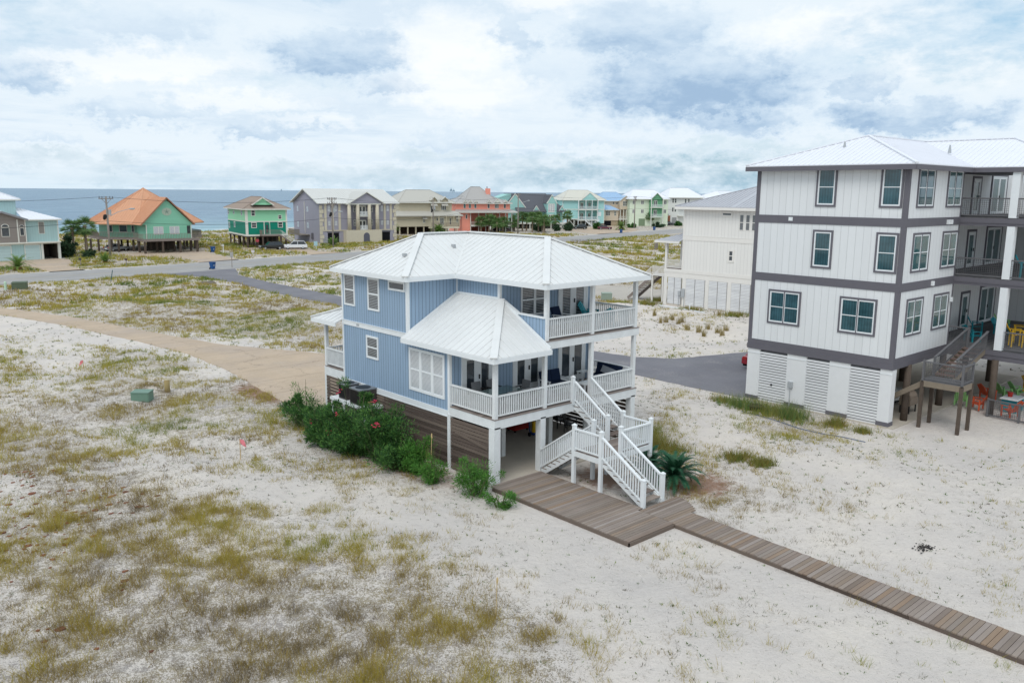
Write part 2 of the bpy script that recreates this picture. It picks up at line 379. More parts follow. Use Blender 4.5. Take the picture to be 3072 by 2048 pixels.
# ------------------------------------------------------------------ ground, roads, sea
SKYB = None
VEG = """5555555111111111111111111101111111111111111111111111111111111100
5555557511111111111111111011111111111111111111111111111111111000
5555555841111111111111110111111111111111111111111111111111110000
5555555784111111111111101111111111111111111111111111111111000000
5555555778421111111111011111111111111111111111111111111110000000
5555555578742111111111011111111111111111111111111111111100000000
5555555477864211111111111111111111111111111111111111111000000000
5555555567786421111111111111111111111111111111111111110000000000
5555555657788542111110121111111111111111111111111111000000000000
5555555547778753111110121111111111111111111111111110000000000000
5555555556778875111111221111111111111111111111111100000000000000
5555555555777874211110233221111111111111111111111000000000000000
5555555564677764211110034322223322211111111111110000000000000000
5555555554668754311100002332433344322111111111000000000000000000
5555555555678764311100002332123344543211111110000000000000000000
5555555555667754111100000132111245554321111100000000000000000000
5555555546656553211200000014311135543221111000000000000000000000
5555555455655553222210000001432112332211110000000000000000000000
5555554545645542233320000000033221121111000000000000000000000000
5555445454455432234320000000002321111111000000000000000000000000
5554554543455432344210000000000121111111100000000000000000000000
5545445434456432345100000000000001111222110000000000000000000000
5454454344456532345300000000000001112222211000000000000000000000
4544533444456532345300000000000000112222221100000000000000000000
5454344443356543345400000000000000122222211110000000000000000000
4543444433456543345620000000000000012222111111000000000000000000
5434444334556544445540000000000000001121111111110000000000000000
4344443345566545456652000000000000000111111111111100000000000000
3444433455666545557653000000000000000001111111122111000000000000
4444334556665445667753100000000000000000111112222221100000000000
4443445566665445666653000000000000000000011122222222210000000000
4334555666665445666543100000000000000000001122222222211100000000
3345566666665434666543100000000000000000000122222222111110000000
3455666666665434566532100000000000000000000012222221111111000000
4556666666555434566432100010000000000000000001222211111111000000
5566666665555434566521101121000000000000000000111111111110000000
5666666655554433566521011233100000000000000000011111111100000000
6666666555444333455530012344310000000000000000000111110000000000
6666665554443333465531112345520000000000000000000001100000000000
6666655544433332365542112456541000000000000000000000000000000000
6665555444333332255443222456653100000000000000000000000001111000
6655554433333332244333222456665200000000000000000000000011111110
6555544333333332224333332356666410000000000000000000000111222211
5554443333333332223223333356666530000000000000000000001112222322
5544433333333332112112344456666652000000000000000000001122223333
5444333333333322111101344556666664100000000000000000001122233334
4433333333333222110012345556766665200000000000000000001123333344
4333333333322222110112355666776666420000000000000000000112334444
3333333333222211111123455667777666531000000000000000000012344444
3333333332222111111233455677777666642000000000000000000001234455
3333333322221111111234456677777666653100000000000000000000123455
3333333222211111111234556677777666654200000000000000000000012355
3333322222111111101245566667777666665420000000000000000000001245
3333222211111111001245666667776666665531000000000000000000000134
3332222111111110000245666666766666666542000000000000000000000013
3322221111111100000245666666666666666553100000000000000000000001
3222211111110000000245666666666666666554210000000000000000000000
2222111111100000001245666666666666666555310000000000000000000000
2211111111000000011245666666666666666555421000000000000000000000
2111111110000000112245666666666666665555432000000000000000000000
1111111100000001223345666666666666665555442100000000000000000000
1111110000000112233445666666666666555554443210000000000000000000
1111100000001122334456666666666666555554444310000000000000000000
1111000000011223344556666666666665555554444321000000000000000000
1110000000122334455666776666666665555554444331000000000000000000
1000000011223344556677776666676665555554444332100000000000000000
0000000112233445566777776666777665555554443333210000000000000000
0000001122334455667788766667777765555554443333210000000000000000
0000011233445566677887766677777766555544443333321000000000000000
0000122334455667778877665677777776555444443333321100000000000007
0011223344556677888777655567777776555444443333332100000000000777
0112233445566778887766654567777777655444444333332210000000007777
1123344556667788777666554467777777655444444333333210000000077777
2233445566777887776655544457777887665544444433333321000007777777
2334455667788877666555443346778888765544444433333321100077777777
3344556677888776665554443345788888765544444443333332100777777777
4455666778877766655544433235788888876554444443333332277777777777
4556677788777665554443332224688888876554444444333333777777777777
5566778887766655544433322213688888876555444444333337777777777777
5667788877666555444333222112588888887655444444433777777777777777
6677887776665544433332221111478888887655444444437777777777777777
7778877766555444333222211100368888888765544444477777777777777777
7888776665554443332222111000258888888765544447777777777777777777
8887766655544433322211110000147888888765554477777777777777777777""".split('\n')
VEGA = np.array([[int(c) for c in r] for r in VEG], float)
def vnoise(x, y, seed=0):
    xi = np.floor(x).astype(np.int64); yi = np.floor(y).astype(np.int64); xf = x-xi; yf = y-yi
    def hsh(a, b):
        n = (a*374761393+b*668265263+seed*974634777) & 0xffffffff
        n = ((n ^ (n >> 13))*1274126177) & 0xffffffff
        return ((n ^ (n >> 16)) & 0xffff)/65535.0
    u = xf*xf*(3-2*xf); v = yf*yf*(3-2*yf)
    return (hsh(xi, yi)*(1-u)+hsh(xi+1, yi)*u)*(1-v)+(hsh(xi, yi+1)*(1-u)+hsh(xi+1, yi+1)*u)*v
def fbm(x, y, o=4, seed=0, g=.5):
    s = 0; a = 1; t = 0
    for i in range(o): s = s+a*vnoise(x*2**i+17*i, y*2**i+31*i, seed+i); t += a; a *= g
    return s/t
ROAD_FAR = [(-300, 99), (-150, 101), (-60, 104), (0, 107.5), (20, 109.3), (40, 113.2), (70, 119), (100, 125), (137, 132.8), (163, 139.2), (190, 144.8), (215, 149.5), (300, 161), (600, 190), (1500, 240)]
def road_far(x): return np.interp(x, [p[0] for p in ROAD_FAR], [p[1] for p in ROAD_FAR])
def road_near(x): return road_far(x)-13.6
DRV = [(-4.9, 66.1), (-2.3, 56.8), (0.3, 42.7), (1.2, 35.7), (1.0, 28.1), (0.5, 23.9), (-.1, 18.6), (-.1, 13.6), (8.8, 13.6), (8.9, 29.5), (4.8, 37.3), (2.2, 48.6), (-0.2, 60.6), (-3.9, 71.6), (-8, 96.5), (-12.5, 96.5)]
ASP = [(33.5, 100.5), (30.4, 92.3), (28.8, 88.8), (27.9, 77.1), (27.6, 66), (27.3, 50), (26.2, 30), (25.1, 17.3), (25.6, 13.9), (27.5, 11.5), (34, 9.5), (34, 1.7), (20.9, 1.7), (20.9, 3.4), (21.0, 10.0), (21.4, 20), (22.6, 40), (23.4, 53.3), (23.0, 58.8), (23.2, 67.5), (24.1, 79.2), (23.5, 90), (20, 95.9)]
D_OR = [(28.4, 139), (43, 143.6), (45.4, 141.9), (42.2, 130.7), (39.9, 112), (32.2, 111.2), (34.5, 121.6), (27.5, 130.8)]
D_LF = [(-2, 132.6), (14.4, 133.6), (16.6, 134.6), (18.1, 129.6), (14.4, 117.5), (14.3, 108), (9.6, 107.5), (9, 120), (-3, 124)]
D_GR = [(52.8, 141.9), (65, 137.6), (61.3, 125.1), (64, 117), (55.1, 115.5), (58, 125), (52.6, 134.3)]
D_TL = [(170.9, 164.7), (217.8, 182.1), (196, 152.5), (176, 141.2), (160, 138), (165.8, 152.6)]
D_R2 = [(59.6, 52), (62, 40), (64, 31.1), (51.4, 31.1), (50.6, 36.0), (51, 45)]
PATHS = [[(118.8, 110.5), (117, 93.5), (118.1, 89), (111, 77.2), (104, 62)], [(101, 88), (95.5, 78), (94.5, 70), (93.6, 63.7), (90, 50)], [(128, 113), (133, 110), (135.5, 100), (134.1, 91.4), (130, 80)]]
def inpoly(x, y, P):
    c = np.zeros(np.shape(x), bool); n = len(P)
    for i in range(n):
        x0, y0 = P[i]; x1, y1 = P[(i+1) % n]
        if y0 == y1: continue
        k = ((y0 > y) != (y1 > y)) & (x < (x1-x0)*(y-y0)/(y1-y0)+x0); c ^= k
    return c
def segd(x, y, a, b):
    dx, dy = b[0]-a[0], b[1]-a[1]; L = dx*dx+dy*dy+1e-9
    t = np.clip(((x-a[0])*dx+(y-a[1])*dy)/L, 0, 1); return np.hypot(x-a[0]-t*dx, y-a[1]-t*dy)
def polyd(x, y, P):
    d = np.full(np.shape(x), 1e9)
    for i in range(len(P)): d = np.minimum(d, segd(x, y, P[i], P[(i+1) % len(P)]))
    return np.where(inpoly(x, y, P), 0, d)
def rect(a, b, c, d): return [(a, b), (c, b), (c, d), (a, d)]
HOUSE_P = rect(-.1, -.3, 8.9, 13.6); DECK_P = rect(-.5, -7.6, 2.5, .3); BW_P = [(2.0, -7.4), (1.4, -24), (2.8, -24), (3.4, -7.4)]; BWH_P = rect(2, -7.7, 4.4, -5.8)
RB_P = rect(20.9, -11.7, 42, 1.7); RB2_P = rect(51.3, 2, 70, 31.2)
FLATS = [HOUSE_P, DECK_P, BWH_P, BW_P, RB_P, RB2_P, DRV, ASP, D_OR, D_LF, D_GR, D_TL, D_R2]
FARP = [rect(-9, 133, 19, 150), rect(22, 136, 50, 165), rect(52, 136, 70, 162), rect(73, 140, 97, 166), rect(105, 160, 250, 215)]
def height(x, y):
    d = np.full(np.shape(x), 1e9)
    for P in FLATS+FARP: d = np.minimum(d, polyd(x, y, P))
    d = np.minimum(d, np.where((y > road_near(x)) & (y < road_far(x)), 0, np.minimum(abs(y-road_near(x)), abs(y-road_far(x)))))
    k = np.clip((d-.6)/5, 0, 1); k = k*k*(3-2*k)
    near = np.clip(1-np.hypot(x-3, y+8)/18, 0, 1)
    zz = (fbm(x/9, y/9, 4, 3)-.5)*1.5+(fbm(x/2.2, y/2.2, 3, 9)-.5)*.22+(fbm(x/.8, y/.8, 2, 19)-.5)*.05
    zz = zz*(1-.55*near)+.12
    zz = np.where((y > 60) & (y < 100) & (x < 22), zz*1.3, zz)
    zz = np.where(y > 165, zz+np.clip((y-165)/20, 0, 1)*.7, zz)
    z = zz*k
    z = z-np.clip((y-205)/30, 0, 1)*2.6-np.clip((y-235)/40, 0, 1)*6
    return z
def veg(x, y):
    """how much plant cover stands at a point, 0..1"""
    gx = (x+30)/1.5; gy = (y+24)/1.5
    i0 = np.clip(np.floor(gx).astype(int), 0, VEGA.shape[1]-2); j0 = np.clip(np.floor(gy).astype(int), 0, VEGA.shape[0]-2)
    fx = np.clip(gx-i0, 0, 1); fy = np.clip(gy-j0, 0, 1)
    v = (VEGA[j0, i0]*(1-fx)+VEGA[j0, i0+1]*fx)*(1-fy)+(VEGA[j0+1, i0]*(1-fx)+VEGA[j0+1, i0+1]*fx)*fy
    v = np.where((y > 100), 8.5, v); v = np.where((x > 66) & (y < 140), 7.6, v); v = np.where((x > 43) & (x <= 66) & (y > 33) & (y < 95), 6.8, v)
    v = np.where(y > 178, 6.0, v); v = np.where(y > 205, 0, v)
    n = fbm(x/3.2, y/3.2, 4, 41, .6)
    w = v/9*1.3+(n-.46)*1.6*np.clip(v/4, .2, 1)
    w = np.where((v > 2.5) & (y < 140), w+.1, w)
    return np.clip(w, 0, 1)
ex = np.concatenate([np.array([-3000, -1200, -500, -220, -120, -80, -60, -50]), np.arange(-44, 60, .42), np.arange(60, 130, 1.4), np.arange(130, 320, 4), np.array([340, 400, 500, 700, 1000, 1600, 3000, 6000])])
ey = np.concatenate([np.array([-1500, -400, -120, -60, -40]), np.arange(-32, 100, .42), np.arange(100, 150, 1.0), np.arange(150, 280, 3), np.array([300, 400])])
X, Y = np.meshgrid(ex, ey); Zg = height(X, Y); VG = veg(X, Y)
me = bpy.data.meshes.new('ground'); nx, ny = len(ex), len(ey)
me.vertices.add(nx*ny); me.vertices.foreach_set('co', np.stack([X, Y, Zg], -1).astype(np.float32).ravel())
ii = (np.arange(ny-1)[:, None]*nx+np.arange(nx-1)[None]).ravel(); q = np.stack([ii, ii+1, ii+nx+1, ii+nx], 1).astype(np.int32)
me.loops.add(q.size); me.loops.foreach_set('vertex_index', q.ravel()); me.polygons.add(len(q))
me.polygons.foreach_set('loop_start', np.arange(0, q.size, 4, dtype=np.int32)); me.update(calc_edges=True)
me.polygons.foreach_set('use_smooth', [True]*len(me.polygons))
at = me.attributes.new('plant_cover', 'FLOAT', 'POINT'); at.data.foreach_set('value', VG.astype(np.float32).ravel())
# rusty pine litter beside the driveway and by the sago palms
lit = np.maximum(np.clip(1-np.hypot((X-.2)/2.2, (Y-21)/4.6), 0, 1), np.clip(1-np.hypot((X-6.4)/2.2, (Y+5.6)/1.8), 0, 1))
lit = np.maximum(lit, .8*np.clip(1-np.hypot((X+1.2)/1.6, (Y-6)/8), 0, 1)); lit = np.maximum(lit, np.clip(1-np.hypot((X-4.2)/1.7, (Y+2.4)/2.2), 0, 1))
at = me.attributes.new('litter', 'FLOAT', 'POINT'); at.data.foreach_set('value', lit.astype(np.float32).ravel())
SAND = bpy.data.materials.new('white_sand'); SAND.use_nodes = True; t = SAND.node_tree; b = t.nodes['Principled BSDF']; k = N(t)
co = k.n('ShaderNodeTexCoord').outputs['Object']
vg = k.n('ShaderNodeAttribute', attribute_name='plant_cover').outputs['Fac']; lt = k.n('ShaderNodeAttribute', attribute_name='litter').outputs['Fac']
nA = k.noise(co, .22, 5, .6); nB = k.noise(co, 3.2, 6, .7); nC = k.noise(co, 14, 5, .7); nD = k.noise(co, 1.1, 5, .65); nE = k.noise(co, .5, 4, .6)
sand = k.ramp(nA, [(.3, lin('#d0c9c4')), (.5, lin('#dad2cb')), (.7, lin('#e3dad0'))])
nF = k.noise(co, 30, 3, .6); sp = k.m('MULTIPLY', k.m('SUBTRACT', k.m('ADD', k.m('MULTIPLY', nC, .5), k.m('MULTIPLY', nF, .5)), .585), 14, clamp=True); sand = k.mix(k.m('MULTIPLY', sp, .42), sand, lin('#8a8278'))
sand = k.mix(k.m('MULTIPLY', k.m('SUBTRACT', nB, .48), .9, clamp=True), sand, lin('#b8afa7'))
moss = k.ramp(nD, [(.3, lin('#79716b')), (.45, lin('#7f7356')), (.55, lin('#8a7b49')), (.68, lin('#786953')), (.8, lin('#716e4c'))])
moss = k.mix(k.m('MULTIPLY', k.m('SUBTRACT', nF, .45), 3, clamp=True), moss, lin('#5f564a'))
moss = k.mix(k.m('MULTIPLY', k.m('SUBTRACT', nE, .5), 4, clamp=True), moss, lin('#8f8a90'))
f = k.m('ADD', k.m('MULTIPLY', vg, .88), k.m('MULTIPLY', k.m('SUBTRACT', k.m('ADD', k.m('ADD', k.m('MULTIPLY', nB, .3), k.m('MULTIPLY', nC, .35)), k.m('MULTIPLY', nF, .35)), .5), 8.5))
f = k.m('DIVIDE', k.m('SUBTRACT', f, .62), .3, clamp=True); f = k.m('MULTIPLY', f, k.m('DIVIDE', vg, .3, clamp=True))
cc = k.mix(k.m('MULTIPLY', f, .72), sand, moss)
fl = k.m('MULTIPLY', k.m('ADD', k.m('MULTIPLY', lt, 2.2), k.m('MULTIPLY', k.m('SUBTRACT', nB, .6), 3)), k.m('GREATER_THAN', lt, .02), clamp=True)
cc = k.mix(k.m('MULTIPLY', fl, .75), cc, k.ramp(nC, [(.35, lin('#6d4a33')), (.6, lin('#96694a'))]))
t.links.new(cc, b.inputs['Base Color']); b.inputs['Roughness'].default_value = .95; b.inputs['Specular IOR Level'].default_value = .1
bp = k.n('ShaderNodeBump', i={'Strength': .75, 'Distance': .2, 'Height': k.m('ADD', nB, k.m('MULTIPLY', nC, .5))}); t.links.new(bp.outputs[0], b.inputs['Normal'])
me.materials.append(SAND); go = bpy.data.objects.new('ground', me); COL.objects.link(go); struct(go)

def paved(name, base, var, joint=None, crack=True, rough=.85, tint=None, jdir='y', dust=.3):
    m = bpy.data.materials.new(name); m.use_nodes = True; t = m.node_tree; b = t.nodes['Principled BSDF']; k = N(t)
    co = k.n('ShaderNodeTexCoord').outputs['Object']; x, y, z = k.sep(co); c = lin(base)
    f = k.noise(co, .35, 6, .65); f2 = k.noise(co, 9, 4, .7)
    cc = k.ramp(f, [(.3, tuple(v*(1-var) for v in c)), (.7, tuple(min(1, v*(1+var)) for v in c))])
    if tint: cc = k.mix(k.m('MULTIPLY', k.m('SUBTRACT', k.noise(co, .16, 5, .6), .45), 3, clamp=True), cc, lin(tint))
    g = k.m('ADD', .84, k.m('MULTIPLY', f2, .32)); cc = k.mix(1, cc, k.comb(g, g, g), 'MULTIPLY')
    if crack:
        wv = k.n('ShaderNodeTexVoronoi', feature='DISTANCE_TO_EDGE', i={'Scale': .22, 'Vector': k.n('ShaderNodeVectorMath', operation='ADD', i={0: co, 1: k.n('ShaderNodeVectorMath', operation='SCALE', i={0: k.noise(co, 1.2, 4, .6, 0, 1), 3: 1.2}).outputs[0]}).outputs[0]}).outputs[0]
        cc = k.mix(k.m('MULTIPLY', k.m('LESS_THAN', wv, .006), .45), cc, tuple(v*.45 for v in c))
    if joint:
        q = x if jdir == 'x' else y
        j = k.m('LESS_THAN', k.m('FRACT', k.m('DIVIDE', q, joint)), .05/joint); cc = k.mix(k.m('MULTIPLY', j, .75), cc, tuple(v*.4 for v in c))
    ds = k.m('MULTIPLY', k.m('SUBTRACT', k.m('ADD', k.m('MULTIPLY', k.noise(co, .5, 6, .7), .6), k.m('MULTIPLY', f2, .4)), .53), 5, clamp=True); cc = k.mix(k.m('MULTIPLY', ds, dust), cc, lin('#c6beb4'))
    t.links.new(cc, b.inputs['Base Color']); b.inputs['Roughness'].default_value = rough; b.inputs['Specular IOR Level'].default_value = .2
    return m
CONC = paved('tan_concrete', '#b8a590', .1, 3.4, tint='#ab9d92')
CONCG = paved('grey_concrete', '#b3aca3', .08, 3.0, crack=False)
ASPH = paved('dark_asphalt', '#75747a', .08, None, crack=False, tint='#858488')
RASPH = paved('road_asphalt', '#9a9897', .06, None, crack=False, tint='#a5a29e')
WPATH = paved('pale_sand_path', '#cfc8bf', .08, None, crack=False)
def ragged(P, step=.7, j=.09):
    o = []
    for i in range(len(P)):
        a, b_ = Vector((*P[i], 0)), Vector((*P[(i+1) % len(P)], 0)); n = max(1, int((b_-a).length/step)); d = (b_-a).normalized(); n_ = Vector((-d.y, d.x, 0))
        for k_ in range(n): q_ = a.lerp(b_, k_/n)+n_*(random.uniform(-j, j) if k_ else 0); o.append((q_.x, q_.y))
    return o
def sheet(name, P, material, z=.02, t=.12):
    P = ragged(P)
    return struct(M().slab([(a, b_, z) for a, b_ in P], t).obj(name, material))
xs = [-300, -150, -100, -60, -30]+list(range(-10, 240, 8))+[260, 300, 400, 600, 1000, 1500]
def strip(name, f0, f1, material, z, t=.1, xr=xs):
    m = M()
    for a, b_ in zip(xr[:-1], xr[1:]): m.slab([(a, f0(a), z), (b_, f0(b_), z), (b_, f1(b_), z), (a, f1(a), z)], t)
    return struct(m.obj(name, material))
rn = lambda x: float(road_near(x)); rf = lambda x: float(road_far(x))
strip('road', rn, rf, RASPH, .03)
PAINT = mat('worn_road_paint', '#c9c8c4', .7, .2, var=.1)
YPAINT = mat('worn_yellow_road_paint', '#a8955e', .7, .2, var=.12)
strip('road_edge_line', lambda x: rn(x)+2.3, lambda x: rn(x)+2.46, PAINT, .036, .004); strip('road_edge_line', lambda x: rf(x)-2.5, lambda x: rf(x)-2.34, PAINT, .036, .004)
strip('road_centre_line', lambda x: (rn(x)+rf(x))/2-.12, lambda x: (rn(x)+rf(x))/2, YPAINT, .036, .004)
strip('sand_shoulder', lambda x: rf(x)+.02, lambda x: rf(x)+.9+.5*math.sin(x), WPATH, .022)
sheet('concrete_driveway', DRV, CONC, .024)
sheet('asphalt_driveway', ASP, ASPH, .026)
for P in (D_OR, D_LF, D_GR, D_TL): sheet('concrete_driveway', P, CONC, .022)
sheet('concrete_driveway', D_R2, CONCG, .022)
for P in PATHS:
    m = M()
    for a, b_ in zip(P[:-1], P[1:]):
        d = Vector((b_[0]-a[0], b_[1]-a[1], 0)).normalized(); n_ = Vector((-d.y, d.x, 0))*1.0
        za, zb = float(height(np.array(a[0]), np.array(a[1])))+.12, float(height(np.array(b_[0]), np.array(b_[1])))+.12
        m.slab([Vector((*a, za))-n_, Vector((*b_, zb))-n_, Vector((*b_, zb))+n_, Vector((*a, za))+n_], .5)
    struct(m.obj('sand_path', WPATH))
sheet('pipe_trench_sand', [(48.6, 23), (49.4, 30.5), (49.9, 30.5), (49.0, 23)], WPATH, .3, .3) if 0 else None
# sea
SEA = bpy.data.materials.new('sea_water'); SEA.use_nodes = True; t = SEA.node_tree; b = t.nodes['Principled BSDF']; k = N(t)
co = k.n('ShaderNodeTexCoord').outputs['Object']; x, y, z = k.sep(co)
mp = k.n('ShaderNodeMapping', i={'Vector': co, 'Scale': (.35, 1, 1)}).outputs[0]
n1 = k.noise(mp, .05, 6, .6, .4); n2 = k.noise(mp, .28, 6, .62, .3); n3 = k.noise(co, .012, 3, .5)
dep = k.m('DIVIDE', k.m('SUBTRACT', y, 236), 190, clamp=True)
cc = k.ramp(k.m('ADD', dep, k.m('MULTIPLY', k.m('SUBTRACT', n3, .5), .3)), [(0, lin('#93c0bd')), (.15, lin('#7aa5ae')), (.5, lin('#62889c')), (1, lin('#587a94'))])
cc = k.mix(k.m('MULTIPLY', k.m('SUBTRACT', n2, .48), 4, clamp=True), cc, lin('#93b2c0')); cc = k.mix(k.m('MULTIPLY', k.m('SUBTRACT', .5, n1), 3.5, clamp=True), cc, lin('#4a6d84'))
wv = k.m('SINE', k.m('ADD', k.m('MULTIPLY', y, .42), k.m('MULTIPLY', k.noise(co, .05, 4, .6), 9)))
fo = k.m('MULTIPLY', k.m('SUBTRACT', k.m('ADD', wv, k.m('MULTIPLY', n2, 1.4)), 1.05), 3, clamp=True)
fo = k.m('MULTIPLY', fo, k.m('SUBTRACT', 1, k.m('DIVIDE', k.m('SUBTRACT', y, 238), 30, clamp=True)), clamp=True)
cc = k.mix(fo, cc, lin('#f0f3f2'))
t.links.new(cc, b.inputs['Base Color']); b.inputs['Roughness'].default_value = .35; b.inputs['Specular IOR Level'].default_value = .28
bp = k.n('ShaderNodeBump', i={'Strength': 1.0, 'Distance': 2.2, 'Height': k.m('ADD', n1, k.m('MULTIPLY', n2, .5))}); t.links.new(bp.outputs[0], b.inputs['Normal'])
m = M(); m.add([(-30000, 231, -1.7), (60000, 231, -1.7), (60000, 40000, -1.7), (-30000, 40000, -1.7)], [(0, 1, 2, 3)])
so = struct(m.obj('sea', SEA))
# ------------------------------------------------------------------ blue stilt house
W_, Z1, Z2 = 8.8, 2.81, 5.71
B = thing('beach_house', 'blue raised two-storey beach house with a white metal hip roof and oleanders beside it', 'house')
m = M(); m.box(0, 2.94, 2.36, W_, 11.64, 5.46).obj('wall', BLUE, B)
m = M(); m.slab([(0, 5.99, 7.98), (2.83, 5.99, 7.98), (2.83, 2.94, 7.98), (W_, 2.94, 7.98), (W_, 11.64, 7.98), (0, 11.64, 7.98)], 2.5).obj('wall', BLUE, B)
m = M(); m.slab([(2.83, 0.05, 6.66), (2.83, 1.74, 6.68), (2.83, 2.9, 7.2), (2.83, 2.9, 5.3), (2.83, .05, 5.3)], Vector((.12, 0, 0))).obj('knee_wall', BLUE, B)
m = M(); m.beam((2.88, 0.05, 6.69), (2.88, 1.76, 6.71), .2, .06).beam((2.88, 1.76, 6.71), (2.88, 2.86, 7.22), .2, .06)
m.obj('knee_wall_cap', WHITE, B)
m = M(); T = .03
for (cx, cy, za, zb) in ((0, 11.64, 2.36, 7.95), (0, 5.99, 5.55, 7.95), (2.83, 2.94, 5.3, 7.95), (0, 2.94, 2.36, 5.25)):
    m.box(cx-T, cy-T-.0, za, cx+.1, cy+.0, zb); m.box(cx-T-.002, cy, za, cx, cy+.0+.11 if cy < 11 else cy-.11, zb)
m.box(2.78, 5.93, 7.1, 2.83, 5.985, 7.95)
m.box(-.035, 2.94, 5.33, 0, 11.66, 5.55); m.box(-.06, 2.9, 5.55, 0, 11.68, 5.575)
m.box(-.035, 2.94, 2.34, 0, 11.66, 2.58); m.box(-.05, 2.9, 2.3, .02, 11.68, 2.34)
# flashing where the low roof meets the upper walls
m.beam((.0, 5.96, 5.62), (2.8, 5.96, 7.21), .04, .1).beam((2.8, 5.96, 7.24), (2.8, 2.9, 7.24), .05, .1)
m.beam((2.78, 2.8, 7.2), (2.78, -.35, 5.47), .05, .12)
m.obj('white_trim', WHITE, B)
m = M(); m.box(.02, .25, 5.2, 2.8, 2.9, 5.24).box(2.9, .05, 5.42, 8.75, 2.9, 5.46).box(2.9, -.2, 7.9, 9.0, 2.92, 7.94); m.obj('porch_ceiling', WHITE_WORN, B)
CLAB = mat('garage_slab_concrete', '#b8b0a4', .85, .2, var=.12, vscale=.9)
M().box(.2, -.25, -.1, 8.7, 13.4, .06).obj('slab', CLAB, B)
# roofs
ze, zt = 8.16, 9.84
EV = [(-.41, 12.05), (-.41, 5.57), (2.41, 5.57), (2.41, -.41), (9.21, -.41), (9.21, 12.05)]
e = lambda i, z=ze: (*EV[i], z)
A1, A2, A3 = (2.83, 8.81, zt), (5.81, 8.81, zt), (5.81, 2.99, zt)
roof(B, [[e(0), e(1), A1], [e(1), e(2), A2, A1], [e(2), e(3), A3, A2], [e(3), e(4), A3], [e(4), e(5), A2, A3], [e(5), e(0), A1, A2]], ROOFW, .4, .024, .03,
     caps=[(e(0), A1), (e(1), A1), (e(3), A3), (e(4), A3), (A1, A2), (A2, A3), (A2, e(5))], cap_w=.3)
m = M(); m.beam((2.41, 5.57, ze+.02), A2, .12, .03); m.obj('valley', ROOFW, B)
fascia(B, [e(i) for i in range(6)], WHITE, .2, .04, True, z=-.02)
m = M(); m.slab([(a, b_, 7.99) for a, b_ in EV], .02); m.obj('soffit', WHITE_WORN, B)
L0, L1, L2, L3 = (-.41, 5.97, 5.42), (-.41, -.41, 5.42), (2.81, 2.81, 7.2), (2.81, 5.97, 7.2)
roof(B, [[L0, L1, L2, L3], [L1, (2.81, -.41, 5.42), L2]], ROOFW, .4, .024, .03, caps=[(L1, L2)], cap_w=.3, name='low_roof')
fascia(B, [(-.41, 5.97, 5.42), (-.41, -.41, 5.42), (2.83, -.41, 5.42)], WHITE, .2, z=-.02)
R0, R1, R2 = (-.4, 14.14, 5.42), (-.4, 11.66, 5.42), (2.08, 11.66, 6.42)
roof(B, [[R0, R1, R2], [(6, 14.14, 5.42), R0, R2, (6, 11.66, 6.42)]], ROOFW, .4, .024, .03, caps=[(R0, R2)], cap_w=.26, name='rear_porch_roof')
fascia(B, [(6, 14.14, 5.42), R0, (-.4, 11.68, 5.42)], WHITE, .2, z=-.02)
for c in ((1.0, 7.6, 0), (3.9, 7.6, 0)):
    zz = ze+.522*(c[1]-5.57) if c[0] > 2.9 else ze+.522*(c[0]+.41)
    M().box(c[0]-.07, c[1]-.1, zz, c[0]+.07, c[1]+.1, zz+.14).obj('roof_vent', LTGREY, B)
# decks
def deck(par, x0, y0, x1, y1, z, bd=.14, material=DECKG, fz=.34, fm=None, along='x'):
    m = M(); n = int((y1-y0)/bd) if along == 'x' else int((x1-x0)/bd)
    for i in range(n):
        if along == 'x': m.box(x0, y0+i*bd, z-.035, x1, y0+(i+1)*bd-.012, z)
        else: m.box(x0+i*bd, y0, z-.035, x0+(i+1)*bd-.012, y1, z)
    o = m.obj('deck_floor', material, par)
    f = M(); f.box(x0+.02, y0+.02, z-fz, x1-.02, y1-.02, z-.037); f.obj('fascia', fm or WHITE_WORN, par)
    return o
deck(B, -.05, -.07, 8.9, 2.92, Z1, fz=.42); deck(B, 2.8, -.07, 8.95, 2.92, Z2, fz=.36)
deck(B, -.03, 11.66, 5.5, 13.6, Z1+.1, fz=.5)
for x_, y_, w in ((.12, .12, .34), (2.72, .1, .3), (8.66, .1, .3), (5.75, 2.64, .24), (2.75, 2.64, .24), (.02, 2.94, .18), (8.66, 2.9, .24), (2.8, 7, .24), (5.8, 7, .24), (8.66, 7, .24), (.1, 13.5, .2), (.05, 11.7, .18), (2.8, 11.5, .24), (5.8, 11.5, .24), (8.66, 11.5, .24), (5.75, .15, .24)):
    post(B, x_, y_, 0, 2.45, w, name='piling')
for x_ in (.08, 2.86, 5.76, 8.7): post(B, x_, .06, Z1, 5.3 if x_ < 2 else 5.36, .17)
for x_ in (2.93, 5.76, 8.72): post(B, x_, .06, Z2, 7.96, .17)
post(B, .08, 13.45, Z1+.1, 5.25, .16); post(B, 5.3, 13.45, Z1+.1, 5.25, .16); post(B, 8.72, 2.8, Z1, 5.3, .14)
rl = lambda p, q, z, **k: railing(B, (*p, z), (*q, z), material=WHITE_WORN, bal=.05, sp=.13, **k)
rl((.08, .12), (.08, 2.9), Z1); rl((.16, .06), (2.78, .06), Z1); rl((2.95, .06), (4.5, .06), Z1); rl((5.85, .06), (8.62, .06), Z1); rl((8.72, .1), (8.72, 2.9), Z1)
rl((3.0, .06), (5.68, .06), Z2); rl((5.84, .06), (8.64, .06), Z2); rl((8.74, .1), (8.74, 2.9), Z2)
rl((.08, 11.7), (.08, 13.4), Z1+.1); rl((.14, 13.45), (5.2, 13.45), Z1+.1)
